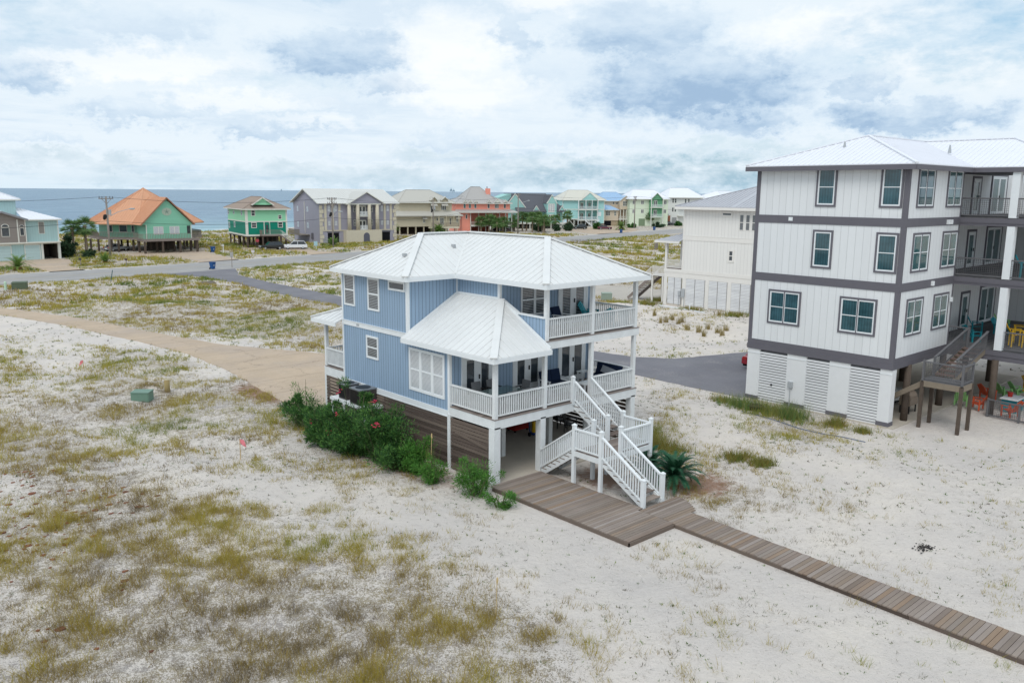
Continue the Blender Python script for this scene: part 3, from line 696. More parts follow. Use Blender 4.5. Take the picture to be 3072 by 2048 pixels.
# slatted screens under the house
def slats(par, pts, z0, z1, pitch=.152, hh=.13, material=SLAT, jit=.004, name='slat_screen', back=None):
    m = M(); z = z0
    while z+hh < z1:
        for (a, b_) in pts:
            j = random.uniform(-jit, jit); m.beam((a[0], a[1], z+hh/2+j), (b_[0], b_[1], z+hh/2-j), .03, hh)
        z += pitch
    o = m.obj(name, material, par); return o
slats(B, [((-.01, .3), (-.01, 2.86))], .05, 2.36); slats(B, [((.0, 3.03), (.0, 8.0)), ((.0, 8.02), (0, 11.6))], .05, 2.36)
M().beam((-.04, 2.5, 1.75), (-.05, .35, 1.5), .025, .13).obj('loose_slat', SLAT, B, label='sagging weathered slat hanging from the screen')
slats(B, [((-.0, 11.75), (0, 13.4))], .05, 2.4, .17); slats(B, [((8.75, .3), (8.75, 5.7)), ((8.75, 5.75), (8.75, 11.5))], .1, 2.36, .19, .135)
slats(B, [((3.2, 8.2), (8.6, 8.2))], .1, 2.36, .15)
# openings
window(B, 'L', 0, 10.4, 6.33, .99, 1.56, 1, 2, glass=BLIND, fwid=.09); window(B, 'L', 0, 8.25, 6.3, .99, 1.56, 1, 2, glass=BLIND, fwid=.09)
window(B, 'L', 0, 6.16, 7.42, 1.32, .45, 1, 1, fwid=.09); window(B, 'L', 0, 8.41, 3.94, 1.05, 1.11, 1, 2, glass=BLIND, fwid=.1)
window(B, 'L', 0, 3.27, 3.02, 2.63, 1.95, 3, 2, glass=BLINDW, fwid=.12)
door(B, 'F', 2.94, .72, Z1+.02, 1.66, 2.04, 2, st=.2, name='french_door'); door(B, 'F', 2.94, 3.72, Z1+.02, 1.7, 2.04, 2, st=.2)
door(B, 'F', 2.94, 6.66, Z1+.02, 1.72, 2.04, 2, st=.17); door(B, 'F', 2.94, 6.6, Z2+.02, 1.86, 2.02, 2, st=.2, glass=BLIND)
window(B, 'F', 2.94, 4.1, 6.3, 1.75, 1.5, 2, 2, glass=BLIND, fwid=.09)
for x_, y_, z_ in ((5.95, 2.9, 4.75), (1.9, 1.4, 5.1)): M().box(x_-.08, y_-.12, z_-.15, x_+.08, y_+.02, z_+.1).obj('porch_lantern', BLACK, B)
M().box(-.04, 10.05, 5.38, -.0, 10.3, 5.5).obj('wall_vent', LTGREY, B)
# staircase on the front
ST = M()
def flight(m, x0, x1, y0, z0, y1, z1, n, tr=M):
    t = M()
    for i in range(n):
        f = (i+.5)/n; y_ = y0+(y1-y0)*f; z_ = z0+(z1-z0)*(i+1)/(n+1); dy = abs(y1-y0)/n*.52
        t.box(x0, y_-dy, z_-.04, x1, y_+dy, z_)
    for x_ in (x0+.03, x1-.03): m.beam((x_, y0, z0-.16), (x_, y1, z1-.02), .05, .26)
    return t
ty = [flight(ST, 4.6, 5.68, 0, Z1, -2.1, 1.52, 6), flight(ST, 2.52, 3.58, -3.6, 1.52, -5.75, .16, 7), flight(ST, 2.55, 3.6, -2.05, 1.52, -.2, .1, 7)]
ST.box(2.42, -3.64, 1.3, 5.6, -3.6, 1.52).box(2.42, -2.1, 1.3, 5.6, -2.06, 1.52).box(2.42, -3.6, 1.3, 2.46, -2.1, 1.52).box(5.56, -3.6, 1.3, 5.6, -2.1, 1.52)
so_ = ST.obj('staircase', WHITE_WORN, B)
for t_ in ty: t_.obj('tread', DECKG, so_)
m = M()
for i in range(11): m.box(2.44, -3.59+i*.135, 1.47, 5.58, -3.59+i*.135+.122, 1.525)
m.obj('landing', DECKG, so_)
for x_, y_, za, zb in ((4.52, -.05, Z1-.1, 3.92), (2.47, -2.13, 0, 2.58), (2.47, -3.6, 0, 2.6), (3.64, -3.6, 1.3, 2.6), (5.55, -3.6, 0, 2.6), (5.55, -2.1, 0, 2.6), (4.55, -2.1, 0, 2.6), (3.66, -2.1, 0, 2.55), (2.47, -5.78, .1, 1.2), (3.62, -5.78, .1, 1.22)):
    post(so_, x_, y_, za, zb, .14, WHITE, 'newel_post', cap=True)
sr = lambda a, b_, **k: railing(so_, a, b_, material=WHITE, bal=.045, sp=.13, **k)
sr((4.6, -.1, Z1), (4.55, -2.04, 1.56)); sr((5.7, -.05, Z1), (5.62, -2.04, 1.56))
sr((2.47, -3.64, 1.48), (2.47, -5.72, .22)); sr((3.62, -3.64, 1.48), (3.62, -5.72, .22))
sr((2.47, -2.2, 1.52), (2.47, -3.53, 1.52)); sr((3.72, -3.6, 1.52), (5.48, -3.6, 1.52)); sr((5.55, -3.53, 1.52), (5.55, -2.17, 1.52))
sr((2.5, -2.05, 1.5), (2.62, -.05, .15), hh=.9); sr((3.66, -2.05, 1.5), (3.66, -.05, .15), hh=.9)
# air conditioner ledge
m = M(); m.box(-1.05, 8.1, 1.68, 0, 11.3, 1.82); m.box(-1.0, 8.15, .0, -.86, 8.29, 1.68).box(-1.0, 11.1, .0, -.86, 11.24, 1.68).obj('equipment_ledge', WHITE_WORN, B)
def ac_unit(y_, s, label):
    t = thing('air_conditioner', label, 'air conditioner', (-.52, y_, 1.82), group='air conditioners on the ledge')
    m = M(); m.box(-s, -s, .02, s, s, .72); o = m.obj('casing', mat('dark_bronze_grille', '#403a38', .5, .4, var=.2, vscale=30), t)
    m = M(); m.box(-s-.02, -s-.02, .72, s+.02, s+.02, .78).obj('top_panel', mat('grey_ac_top', '#7b8085', .5, .4), t)
    m = M(); m.cyl((0, 0, .78), (0, 0, .8), s*.8, n=20).obj('fan_grille', BLACK, t)
    m = M()
    for i in range(-6, 7): m.box(-s-.015, i*s/7-.012, .08, -s, i*s/7+.012, .68)
    m.obj('grille', LTGREY if 0 else BLACK, t)
ac_unit(10.35, .36, 'smaller air conditioner on the ledge, nearer the back corner of the blue house')
ac_unit(9.05, .46, 'larger air conditioner on the ledge of the blue house, above the oleanders')
# ------------------------------------------------------------------ low deck and boardwalk
t = thing('wooden_deck', 'low weathered plank deck on the sand at the foot of the white stairs', 'deck', (0, 0, 0))
m = M(); y_ = -7.5
while y_ < -.35:
    xr = 2.42 if y_ > -5.95 else 2.1
    m.box(-.42+random.uniform(-.01, .01), y_, .12, xr, y_+.128, .16+random.uniform(-.003, .003)); y_ += .14
m.obj('deck_boards', DECK, t)
m = M(); m.box(-.46, -7.56, -.2, -.42, -.4, .13).box(-.46, -7.56, -.22, 2.1, -7.52, .13); m.obj('edge_board', SLAT, t)
M().box(-.4, -7.5, -.1, 2.3, -.4, .08).obj('joists', PILE, t)
t = thing('boardwalk', 'narrow weathered plank boardwalk running from the deck across the white sand', 'boardwalk', (0, 0, 0))
m = M(); y_ = -26.0
while y_ < -5.95:
    f = (-6-y_)/13; xa = 2.13-.5*f if y_ < -7.4 else 2.12; xb = 3.5-.55*f if y_ < -7.4 else 4.4-1.0*max(0, (-6-y_)/1.5)**2*.9
    dz = -.0*f; z_ = .16+random.uniform(-.004, .004)
    m.box(xa+random.uniform(-.015, .015), y_, z_-.04, xb+random.uniform(-.015, .015), y_+.136, z_); y_ += .15
m.obj('deck_boards', DECK, t)
m = M()
for a, b_ in ((-7.55, -12), (-12, -16), (-16, -20), (-20, -26)):
    fa, fb_ = (-6-a)/13, (-6-b_)/13
    m.beam((2.15-.5*fa, a, -.03), (2.15-.5*fb_, b_+.01, -.03), .04, .3).beam((3.46-.55*fa, a, -.03), (3.46-.55*fb_, b_+.01, -.03), .04, .3)
m.obj('edge_board', SLAT, t)
# ------------------------------------------------------------------ porch furniture
def chair_parts(t, seat, back, arm=None, leg=None, w=.55, d=.5, hs=.43, hb=.95, legw=.04, sling=False, tilt=.12, slat=0):
    sm, bm, am, lm = seat, back, arm, leg
    m = M()
    if slat:
        for i in range(4): m.box(-w/2, -d/2+i*d/4, hs-.03-i*.02, w/2, -d/2+(i+.86)*d/4, hs-i*.02)
    else: m.box(-w/2, -d/2, hs-.05, w/2, d/2, hs+(.0 if sling else .05))
    m.obj('seat', sm, t)
    m = M(); n = slat or 1
    for i in range(n):
        x0 = -w/2+w*i/n; x1 = x0+w/n*(.85 if slat else 1); k = 1-abs((x0+x1)/w)*.22 if slat else 1
        m.beam(((x0+x1)/2, d/2-.03, hs), ((x0+x1)/2, d/2-.03+tilt+(.12 if slat else 0), hs+(hb-hs)*k), x1-x0, .03 if not (bm == NAVY) else .12, up=(0, 1, 0))
    m.obj('backrest', bm, t)
    if am:
        for s in (-1, 1):
            m = M(); m.box(s*(w/2+.03)-.045, -d/2-.06, hs+.2, s*(w/2+.03)+.045, d/2+.02, hs+.235).obj('armrest', am, t)
    for sx in (-1, 1):
        for sy in (-1, 1):
            x_ = sx*(w/2-.01+(.04 if am else 0)); y_ = sy*(d/2-.03)-(.03 if sy < 0 else 0)
            m = M(); m.box(x_-legw/2, y_-legw/2, 0, x_+legw/2, y_+legw/2, hs+.2 if (am and sy < 0) else (hs+.2 if am else hs)).obj('leg', lm, t)
    return t
t = thing('patio_table', 'rectangular glass patio table on the lower porch corner', 'table', (1.62, 1.42, Z1), R(4))
M().box(-.85, -.5, .7, .85, .5, .725).obj('glass_top', glassm('green_table_glass', '#4c6a66', .04), t)
m = M(); m.box(-.88, -.53, .685, .88, -.49, .715).box(-.88, .49, .685, .88, .53, .715).box(-.88, -.49, .685, -.84, .49, .715).box(.84, -.49, .685, .88, .49, .715).obj('rim', BLACK, t)
for sx in (-1, 1):
    for sy in (-1, 1): M().beam((sx*.7, sy*.38, 0), (sx*.78, sy*.44, .69), .04, .04).obj('leg', BLACK, t)
SLING = mat('grey_sling_fabric', '#77787a', .8, .15)
pc = thing('patio_chair', 'grey sling patio chair at the left end of the glass table', 'chair', (.45, 1.5, Z1), R(90), 'chairs around the glass patio table')
chair_parts(pc, SLING, SLING, BLACK, BLACK, sling=True, w=.5)
for x_, y_, a, lb in ((1.15, 2.25, 0, 'grey sling patio chair behind the glass table, left of its pair by the wall'), (2.0, 2.25, 0, 'grey sling patio chair behind the glass table, right of its pair by the wall'),
                      (1.2, .6, 180, 'grey sling patio chair between railing and glass table, left of two'), (2.0, .6, 180, 'grey sling patio chair between railing and glass table, right of two'), (2.8, 1.45, -90, 'grey sling patio chair at the right end of the glass table')):
    dup(pc, (x_, y_, Z1), R(a), lb)
def sofa(loc, rz, w, label, cush=NAVY, throw=None):
    t = thing('loveseat', label, 'sofa', loc, rz, 'cushioned seats on the lower porch')
    m = M(); m.box(-w/2, -.36, .18, w/2, .36, .26).obj('seat_frame', WHITE, t)
    M().box(-w/2+.06, -.36, .26, w/2-.06, .26, .44).obj('seat', cush, t)
    m = M(); n = 2
    for i in range(n):
        a = -w/2+.06+(w-.12)*i/n; m.beam((a+(w-.12)/n/2, .22, .42), (a+(w-.12)/n/2, .36, .95), (w-.12)/n-.03, .2, up=(0, 1, 0))
    m.obj('backrest', cush, t)
    for s in (-1, 1):
        M().box(s*(w/2)-.04, -.4, .56, s*(w/2)+.04, .4, .6).obj('armrest', WHITE, t)
        for y_ in (-.34, .34): M().box(s*(w/2)-.03, y_-.03, 0, s*(w/2)+.03, y_+.03, .56).obj('leg', WHITE, t)
    if throw: m = M(); m.beam((.1, .1, .5), (.15, .22, .8), .9, .1, up=(0, 1, 0)).obj('pillow', throw, t)
sofa((5.35, 1.95, Z1), R(0), 1.3, 'white loveseat with navy cushions against the blue wall')
sofa((8.2, 1.35, Z1), R(-90), 1.6, 'navy cushioned sofa with pale pillow along the right porch railing', throw=mat('pale_grey_fabric', '#9da1a8', .9, .1))
def low_table(loc, w, d, hh, label):
    t = thing('coffee_table', label, 'table', loc)
    m = M(); m.box(-w/2, -d/2, hh-.05, w/2, d/2, hh).obj('tabletop', WHITE, t)
    for sx in (-1, 1):
        for sy in (-1, 1): M().box(sx*(w/2-.05)-.03, sy*(d/2-.05)-.03, 0, sx*(w/2-.05)+.03, sy*(d/2-.05)+.03, hh-.05).obj('leg', WHITE, t)
low_table((6.65, 1.0, Z1), 1.1, .6, .42, 'low white coffee table at the head of the stairs'); low_table((7.9, 2.5, Z1), .5, .4, .52, 'small white side table beside the lower right french door')
t = thing('deck_chair', 'navy cushioned deck chair on the upper porch behind the corner post', 'chair', (5.75, 1.9, Z2), R(10)); chair_parts(t, NAVY, NAVY, WHITE, WHITE, w=.6, d=.55, hb=.98, tilt=.2)
ADT = mat('teal_plastic', '#1f8c99', .5, .35, var=.08); ADG = mat('lime_green_plastic', '#8cc079', .5, .35, var=.08); ADY = mat('yellow_plastic', '#e3b62c', .5, .35, var=.08)
ADO = mat('orange_plastic', '#cf5a35', .5, .35, var=.08); ADR = mat('coral_red_plastic', '#cc4a40', .5, .35, var=.08)
def adirondack(c, label, loc, rz, group=None, tall=0):
    t = thing('adirondack_chair', label, 'chair', loc, rz, group)
    return chair_parts(t, c, c, c, c, w=.56, d=.55, hs=.38+tall, hb=1.0+tall, slat=5, legw=.07, tilt=.2)
adirondack(ADT, 'teal slatted chair on the upper porch right of the french door', (8.15, 2.35, Z2), R(20))
adirondack(ADT, 'teal slatted chair behind the upper right balusters of the blue house', (7.6, .85, Z2), R(150))
# things stored under the house
t = thing('tool_chest', 'red metal tool chest in the shade under the blue house', 'tool chest', (6.1, 5.2, .06))
RED = mat('red_enamel', '#a82b22', .4, .4); M().box(-.5, -.3, .12, .5, .3, 1.25).obj('cabinet', RED, t)
m = M()
for i in range(6): m.box(-.46, -.32, .2+i*.17, .46, -.3, .34+i*.17)
m.obj('drawer', mat('dark_red_enamel', '#8c241d', .4, .4), t)
for sx in (-1, 1):
    for sy in (-1, 1): M().cyl((sx*.42-.03, sy*.24, .06), (sx*.42+.03, sy*.24, .06), .06).obj('wheel', BLACK, t)
t = thing('hand_cart', 'blue hand cart with a yellow tank beside the red tool chest', 'cart', (6.05, 3.95, .06))
M().box(-.2, -.15, .1, .2, .15, .2).beam((-.15, .15, .1), (-.15, .3, 1.0), .04, .04).beam((.15, .15, .1), (.15, .3, 1.0), .04, .04).obj('frame', mat('blue_enamel', '#1d3f7c', .4), t)
M().cyl((0, 0, .2), (0, 0, .75), .12, n=12).obj('tank', ADY, t)
for s in (-1, 1): M().cyl((s*.22, .1, .1), (s*.26, .1, .1), .1).obj('wheel', BLACK, t)
fc = thing('folding_chair', 'black folding camp chair under the house, nearest the stairs', 'chair', (7.9, 3.3, .06), R(30), 'black camp chairs stored under the blue house')
chair_parts(fc, BLACK, BLACK, BLACK, BLACK, sling=True)
dup(fc, (8.1, 4.3, .06), R(70), 'black folding camp chair under the house, behind the nearest one'); dup(fc, (7.3, 4.9, .06), R(-20), 'black folding camp chair deepest under the house')

# ------------------------------------------------------------------ charcoal trimmed white house on the right
G = thing('apartment_house', 'tall white three-storey house on pilings with charcoal trim at the right edge', 'house', (21.08, -6.8, 0))
FZ = [3.63, 7.5, 10.75]
for za, zb in ((3.06, 13.35),):
    m = M(); m.slab([(0, 8.4, zb), (0, 0, zb), (7.0, 0, zb), (7.0, 1.7, zb), (20, 1.7, zb), (20, 8.4, zb)], zb-za).obj('wall', RBW, G)
M().box(20, -4.8, 3.06, 28, 1.7, 13.35).obj('wall', RBW, G)
m = M()
for za, zb in ((3.06, 3.63), (7.06, 7.5), (10.32, 10.75), (13.18, 13.36)):
    m.box(-.035, -.035, za, 0, 8.43, zb).box(0, -.035, za, 7.0, 0, zb)
m.box(-.06, -.06, 3.06, 0.0, 8.45, 3.34).box(0, -.06, 3.06, 7.0, 0, 3.34)
for za, zb in ((3.63, 7.06), (7.5, 10.32), (10.75, 13.18)):
    m.box(-.03, -.03, za, .2, 0, zb).box(-.03, 0, za, 0, .2, zb); m.box(-.03, 8.2, za, 0, 8.43, zb); m.box(6.9, -.025, za, 7.02, 0, zb)
m.obj('charcoal_trim', CHAR, G)
for z_, hh in ((11.36, 1.86), (8.08, 1.85)):
    for y_ in (1.38, 0.38-.02): 
        ya = {1.38: 3.79, .36: .33}[round(y_, 2)]
        window(G, 'L', 0, ya, z_, .95, hh, 1, 2, glass=TEAL, casing=CHAR, fwid=.075, mun=.022, cw=.1)
    window(G, 'F', 0, 1.16, z_, 1.9, hh-.02, 2, 2, glass=TEAL if z_ > 10 else TEALD, casing=CHAR, fwid=.075, mun=.022, cw=.1); window(G, 'F', 0, 4.9, z_, 1.9, hh-.02, 2, 2, glass=TEALD, casing=CHAR, fwid=.075, mun=.022, cw=.1)
window(G, 'L', 0, 5.37, 4.76, 1.8, 1.74, 2, 2, glass=TEAL, casing=CHAR, fwid=.075, mun=.022, cw=.1); window(G, 'L', 0, 1.13, 4.76, 1.82, 1.74, 2, 2, glass=TEAL, casing=CHAR, fwid=.075, mun=.022, cw=.1)
window(G, 'F', 0, 1.1, 4.76, 1.85, 1.78, 2, 2, glass=TEALD, casing=CHAR, fwid=.075, mun=.022, cw=.1); window(G, 'F', 0, 4.52, 4.76, 1.85, 1.78, 2, 2, glass=TEALD, casing=CHAR, fwid=.075, mun=.022, cw=.1)
for y_, z_ in ((6.2, 10.56),): M().box(-.07, y_-.12, z_-.1, -.035, y_+.12, z_+.1).obj('wall_vent', WHITE, G)
for x_, z_ in ((5.2, 10.5), (5.6, 10.5), (3.9, 7.28), (6.7, 6.2)): M().box(x_-.09, -.16, z_-.12, x_+.09, -.035, z_+.12).obj('flood_light', WHITE, G)
# balcony bays
for i, z_ in enumerate(FZ):
    door(G, 'F', 1.7, 13.4, z_+.02, 1.0, 2.1, 1, casing if 0 else WHITE, TEALD, .14, 'glazed_door'); door(G, 'F', 1.7, 8.6, z_+.02, 2.6, 2.3, 2, WHITE, TEAL if i == 2 else TEALD, .12, 'sliding_door')
    door(G, 'F', 1.7, 16.6, z_+.02, 2.4, 2.3, 2, WHITE, TEALD, .1, 'sliding_door')
    for u, w, hh in ((13.4, 1.0, 2.1), (8.6, 2.6, 2.3), (16.6, 2.4, 2.3)): M().fb('F', 1.7, u-.24, u-.09, z_, z_+hh+.24, -.02, .06).fb('F', 1.7, u+w+.09, u+w+.24, z_, z_+hh+.24, -.02, .06).fb('F', 1.7, u-.09, u+w+.09, z_+hh+.09, z_+hh+.24, -.02, .06).obj('door_casing', CHAR, G)
    m = M(); m.box(6.98, -4.9, z_-.57 if i == 0 else z_-.45, 19.98, 1.68, z_-.04).box(6.94, -4.94, z_-.3, 6.98, 0, z_-.04).obj('balcony_floor', CHAR, G)
    m = M()
    for j in range(45): m.box(7.0, -4.88+j*.145, z_-.039, 19.95, -4.88+j*.145+.132, z_)
    m.obj('deck_floor', CHARW, G)
    if i == 0:
        railing(G, (7.03, -.02, z_), (7.03, -1.0, z_), 1.05, .1, CHARW, .012, True, .08, 'mesh_railing')
        post(G, 7.03, -1.06, z_-.4, z_+1.1, .12, CHARW, 'rail_post'); railing(G, (7.05, -2.85, z_), (7.05, -4.8, z_), 1.05, .1, CHARW, .012, True, .08, 'mesh_railing')
    else:
        railing(G, (7.03, -.05, z_), (7.03, -2.38, z_), 1.05, .1, CHARW, .014, True, .08, 'mesh_railing'); railing(G, (7.03, -2.8, z_), (7.03, -4.8, z_), 1.05, .1, CHARW, .014, True, .08, 'mesh_railing')
for y_ in (-2.6, -4.85):
    for za, zb in ((3.63, 7.05), (7.5, 10.3), (10.75, 13.3)): M().box(6.98, y_-.19, za, 7.36, y_+.19, zb).obj('column', WHITE, G)
ze2, zt2 = 13.44, 15.14
P_ = lambda x, y, z=ze2: (x, y, z)
roof(G, [[P_(-.51, 8.91), P_(-.51, -.51), P_(4.2, 4.2, zt2)], [P_(-.51, -.51), P_(6.9, -.51), P_(11.6, 4.2, zt2), P_(4.2, 4.2, zt2)],
         [P_(6.9, -.51), P_(6.9, -5.6), P_(11.6, -.9, zt2), P_(11.6, 4.2, zt2)], [P_(6.9, -5.6), P_(16.3, -5.6), P_(11.6, -.9, zt2)],
         [P_(16.3, -5.6), P_(16.3, 8.91), P_(11.6, 4.2, zt2), P_(11.6, -.9, zt2)], [P_(16.3, 8.91), P_(-.51, 8.91), P_(4.2, 4.2, zt2), P_(11.6, 4.2, zt2)]],
     ROOFB, .3, .03, .03, .05, caps=[(P_(-.51, 8.91), P_(4.2, 4.2, zt2)), (P_(-.51, -.51), P_(4.2, 4.2, zt2)), (P_(4.2, 4.2, zt2), P_(11.6, 4.2, zt2)), (P_(11.6, 4.2, zt2), P_(11.6, -.9, zt2)), (P_(6.9, -5.6), P_(11.6, -.9, zt2))], cap_w=.16)
fascia(G, [P_(-.51, 8.91), P_(-.51, -.51), P_(6.9, -.51), P_(6.9, -5.6), P_(16.3, -5.6)], CHAR, .24, .06, z=-.06)
M().slab([(-.5, 8.9, 13.2), (-.5, -.5, 13.2), (6.95, -.5, 13.2), (6.95, -5.5, 13.2), (16.2, -5.5, 13.2), (16.2, 8.9, 13.2)], .03).obj('soffit', CHAR, G)
for x_, y_ in ((2.3, 4.6), (8.9, 1.6)): M().cyl((x_, y_, 14.3), (x_, y_, 14.75), .1, .04).obj('roof_vent', LTGREY, G)
# ground storey: white piers, louvres, pilings
M().box(-.1, -.35, -.15, 19, 8.5, .06).obj('slab', CLAB, G)
PIERW = mat('white_panel_paint', '#dfe0e1', .55, .3, var=.04)
for a, b_ in ((-.04, .58), (2.2, 3.35), (4.7, 5.87), (7.6, 8.4)):
    M().box(0, a, .28, .5 if a < 0 else .12, b_, 3.05).obj('pier', PIERW, G); M().box(-.03, a-.02, -.1, .52 if a < 0 else .14, b_+.02, .28).obj('pier_base', CHAR, G)
    M().box(-.025, a, 2.8, 0, b_, 2.84).obj('panel_mould', WHITE, G)
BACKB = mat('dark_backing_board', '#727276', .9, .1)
WSL = planks('white_louvre_paint', ['#e3e4e6', '#d9dadc', '#e8e9ea'], dirt=.06, grain=(2, 2, 2), rough=.55)
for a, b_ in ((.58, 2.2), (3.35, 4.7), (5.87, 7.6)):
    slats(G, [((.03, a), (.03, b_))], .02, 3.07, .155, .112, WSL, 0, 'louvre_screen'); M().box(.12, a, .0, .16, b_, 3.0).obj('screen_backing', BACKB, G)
for x_, y_ in ((2.0, .0), (6.9, .1), (6.9, -2.6), (6.9, -4.9), (2.0, 4.2), (6.9, 4.2), (11.6, .5), (11.6, -4.9), (11.6, 4.2), (16, -4.9), (16, .5)):
    M().cyl((x_, y_, -.2), (x_, y_, 3.1), .19, .17, 14).obj('piling', PILE, G, smooth=True)
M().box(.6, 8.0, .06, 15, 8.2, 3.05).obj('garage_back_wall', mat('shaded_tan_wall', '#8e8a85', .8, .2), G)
M().box(-.12, 5.4, 1.15, 0, 5.68, 1.5).obj('meter_box', LTGREY, G); M().cyl((-.06, 5.54, .0), (-.06, 5.54, 1.15), .025).obj('conduit', LTGREY, G)
M().cyl((-.05, 6.75, 1.1), (0, 6.75, 1.1), .06).obj('vent_pipe', BLACK, G)
# its side stair (attached to the house)
S2 = M(); S2.box(1.4, -2.95, 2.2, 2.85, -2.9, 2.5).box(1.4, -.95, 2.2, 2.85, -.9, 2.5).box(1.4, -2.9, 2.2, 1.45, -.95, 2.5).box(2.8, -2.9, 2.2, 2.85, -.95, 2.5)
for y_ in (-2.0, -.98): S2.beam((2.8, y_, 2.4), (7.0, y_, 3.5), .06, .28)
S2.beam((1.5, -.9, 2.3), (1.5, 2.2, .2), .06, .25).beam((2.7, -.9, 2.3), (2.7, 2.2, .2), .06, .25)
sst = S2.obj('staircase', mat('raw_treated_timber', '#857a6c', .8, .2, var=.15, vscale=5), G)
m = M()
for i in range(8): m.box(2.9+i*.5, -2.0, 2.62+i*.135, 3.28+i*.5, -1.0, 2.66+i*.135)
m.obj('tread', planks('brown_tread_boards', ['#6b5a55', '#7b6862']), sst)
M().box(1.42, -2.9, 2.5, 2.83, -.92, 2.54).obj('landing', CHARW, sst)
for x_, y_ in ((1.45, -2.9), (2.78, -2.9), (1.45, -1.0), (2.78, -1.0)): post(sst, x_, y_, 0, 2.45, .16, PILE, 'leg'); post(sst, x_, y_, 2.2, 3.6, .1, CHARW, 'rail_post')
mr = lambda a, b_: railing(sst, a, b_, 1.0, .1, CHARW, .013, True, .07, 'mesh_railing')
mr((1.45, -2.9, 2.52), (2.78, -2.9, 2.52)); mr((1.45, -2.85, 2.52), (1.45, -1.0, 2.52)); mr((2.85, -2.05, 2.54), (7.0, -2.05, 3.63)); mr((2.85, -.95, 2.54), (7.0, -.98, 3.63))
# coloured chairs on and under its decks
GR = 'bright slatted garden chairs at the charcoal trimmed house'
def ad2(c, label, x_, y_, z_, a, tall=0): return adirondack(c, label, (x_, y_, z_), R(a), GR, tall)
a1 = ad2(ADT, 'teal chair behind the mesh railing beside the lower sliding door', 30.1, -7.4, 3.63, 60)
dup(a1, (34.0, -6.3, 3.63), R(20), 'teal chair in front of the lower sliding doors, left of a pair'); dup(a1, (34.2, -7.6, 3.63), R(-10), 'teal chair in front of the lower sliding doors, right of a pair')
ad2(ADG, 'pale green chair on the lowest balcony by the white column', 36.2, -7.1, 3.63, 20)
y1 = ad2(ADY, 'tall yellow bar chair on the lowest balcony, near the wall', 31.9, -9.3, 3.63, 200, .35); dup(y1, (30.2, -9.6, 3.63), R(30), 'tall yellow bar chair on the lowest balcony against the mesh railing')
ad2(ADT, 'teal chair on the middle balcony at the right edge of the picture', 29.4, -9.95, 7.5, 20, .3); ad2(ADR, 'red chair on the top balcony at the right edge of the picture', 29.2, -10.0, 10.75, 200, .3)
g1 = ad2(ADG, 'green chair on the ground under the house, left of two', 32.6, -8.6, .08, 60); dup(g1, (33.5, -9.1, .08), R(50), 'green chair on the ground under the house, right of two')
dup(g1, (28.9, -7.6, .08), R(100), 'green chair on the ground beside the dark piling and side stair')
o1 = ad2(ADO, 'orange chair leaning by the dark piling on the ground', 28.6, -8.5, .08, 180); dup(o1, (28.3, -10.3, .08), R(160), 'orange chair behind the mesh fence, lowest right corner of the house')
dup(o1, (31.5, -8.1, .08), R(60), 'orange chair further back on the ground, left of the green pair'); ad2(ADY, 'yellow chair on the ground at the far right under the house', 35.2, -9.3, .08, 60, .2)
t = thing('picnic_table', 'white topped garden table on the ground between green and orange chairs', 'table', (29.9, -9.9, .06))
M().box(-.7, -.45, .7, .7, .45, .76).obj('tabletop', WHITE, t)
for s in (-1, 1): M().box(s*.5-.05, -.4, 0, s*.5+.05, .4, .7).obj('leg', ADT, t)
t = thing('bucket', 'small red bucket on the white garden table', 'bucket', (29.9, -9.75, .82)); M().cyl((0, 0, 0), (0, 0, .26), .11, .15, 12).obj('pail', RED, t); M().cyl((0, 0, .26), (0, 0, .27), .155).obj('rim', RED, t)
t = thing('mesh_fence', 'low dark mesh fence on the sand at the lower right of the charcoal trimmed house', 'fence', (27.6, -9.4, 0))
railing(t, (0, 0, 0), (-.4, -3.2, 0), 1.0, .1, CHARW, .013, True, .08, 'mesh_panel'); post(t, 0, 0, 0, 1.05, .1, CHARW); post(t, -.4, -3.2, 0, 1.05, .1, CHARW); post(t, -.2, -1.6, 0, 1.05, .1, CHARW)
# ------------------------------------------------------------------ cream house behind (local x = +x, y = +y)
Q = thing('neighbour_house', 'cream board house with grey metal roof and louvred ground floor behind the asphalt drive', 'house', (51.5, 30.6, 0))
BACKL = mat('pale_backing_board', '#a8a6a3', .8, .1); CREAM = mat('cream_paint', '#e2dfda', .55, .3, var=.05)
m = M(); m.box(0, -28, 3.9, 13, -1.7, 10.55).obj('wall', RBW2, Q)
M().box(.0, -28, 3.0, 13, .6, 3.9).obj('wall', CREAM, Q); M().box(2.6, -1.7, 3.9, 13, .5, 7.2).obj('wall', RBW2, Q)
m = M(); m.box(-.04, -28, 7.05, 0, -1.66, 7.5).box(-.04, -28, 3.55, 0, .64, 3.9).box(-.03, -1.85, 3.9, 0, -1.67, 10.5).box(-.04, -28, 10.3, 0, -1.66, 10.55).box(-.06, -28, 7.5, 0, -1.64, 7.55)
for a in (.6, -2.2+.35, -5.1+.35, -7.8+.35, -10.4, -13): m.box(-.03, a-.45, .0, 0.0, a, 3.0)
m.obj('trim', CREAM, Q)
for a, b_ in ((-1.7, .12), (-4.7, -2.2), (-7.4, -5.1), (-10.1, -7.8), (-12.9, -10.5)):
    slats(Q, [((.02, a+.05), (.02, (a+b_)/2-.04)), ((.02, (a+b_)/2+.04), (.02, b_-.05))], .15, 3.0, .15, .128, WSL, 0, 'louvre_screen')
    M().box(.08, a, .1, .12, b_, 3.0).obj('screen_backing', BACKL, Q)
M().box(.0, -28, -.1, 12.9, .6, .15).obj('slab', CLAB, Q)
window(Q, 'L', 0, -7.5, 9.72, 1.1, .3, 1, 1, CREAM, GLASS, casing=CREAM)
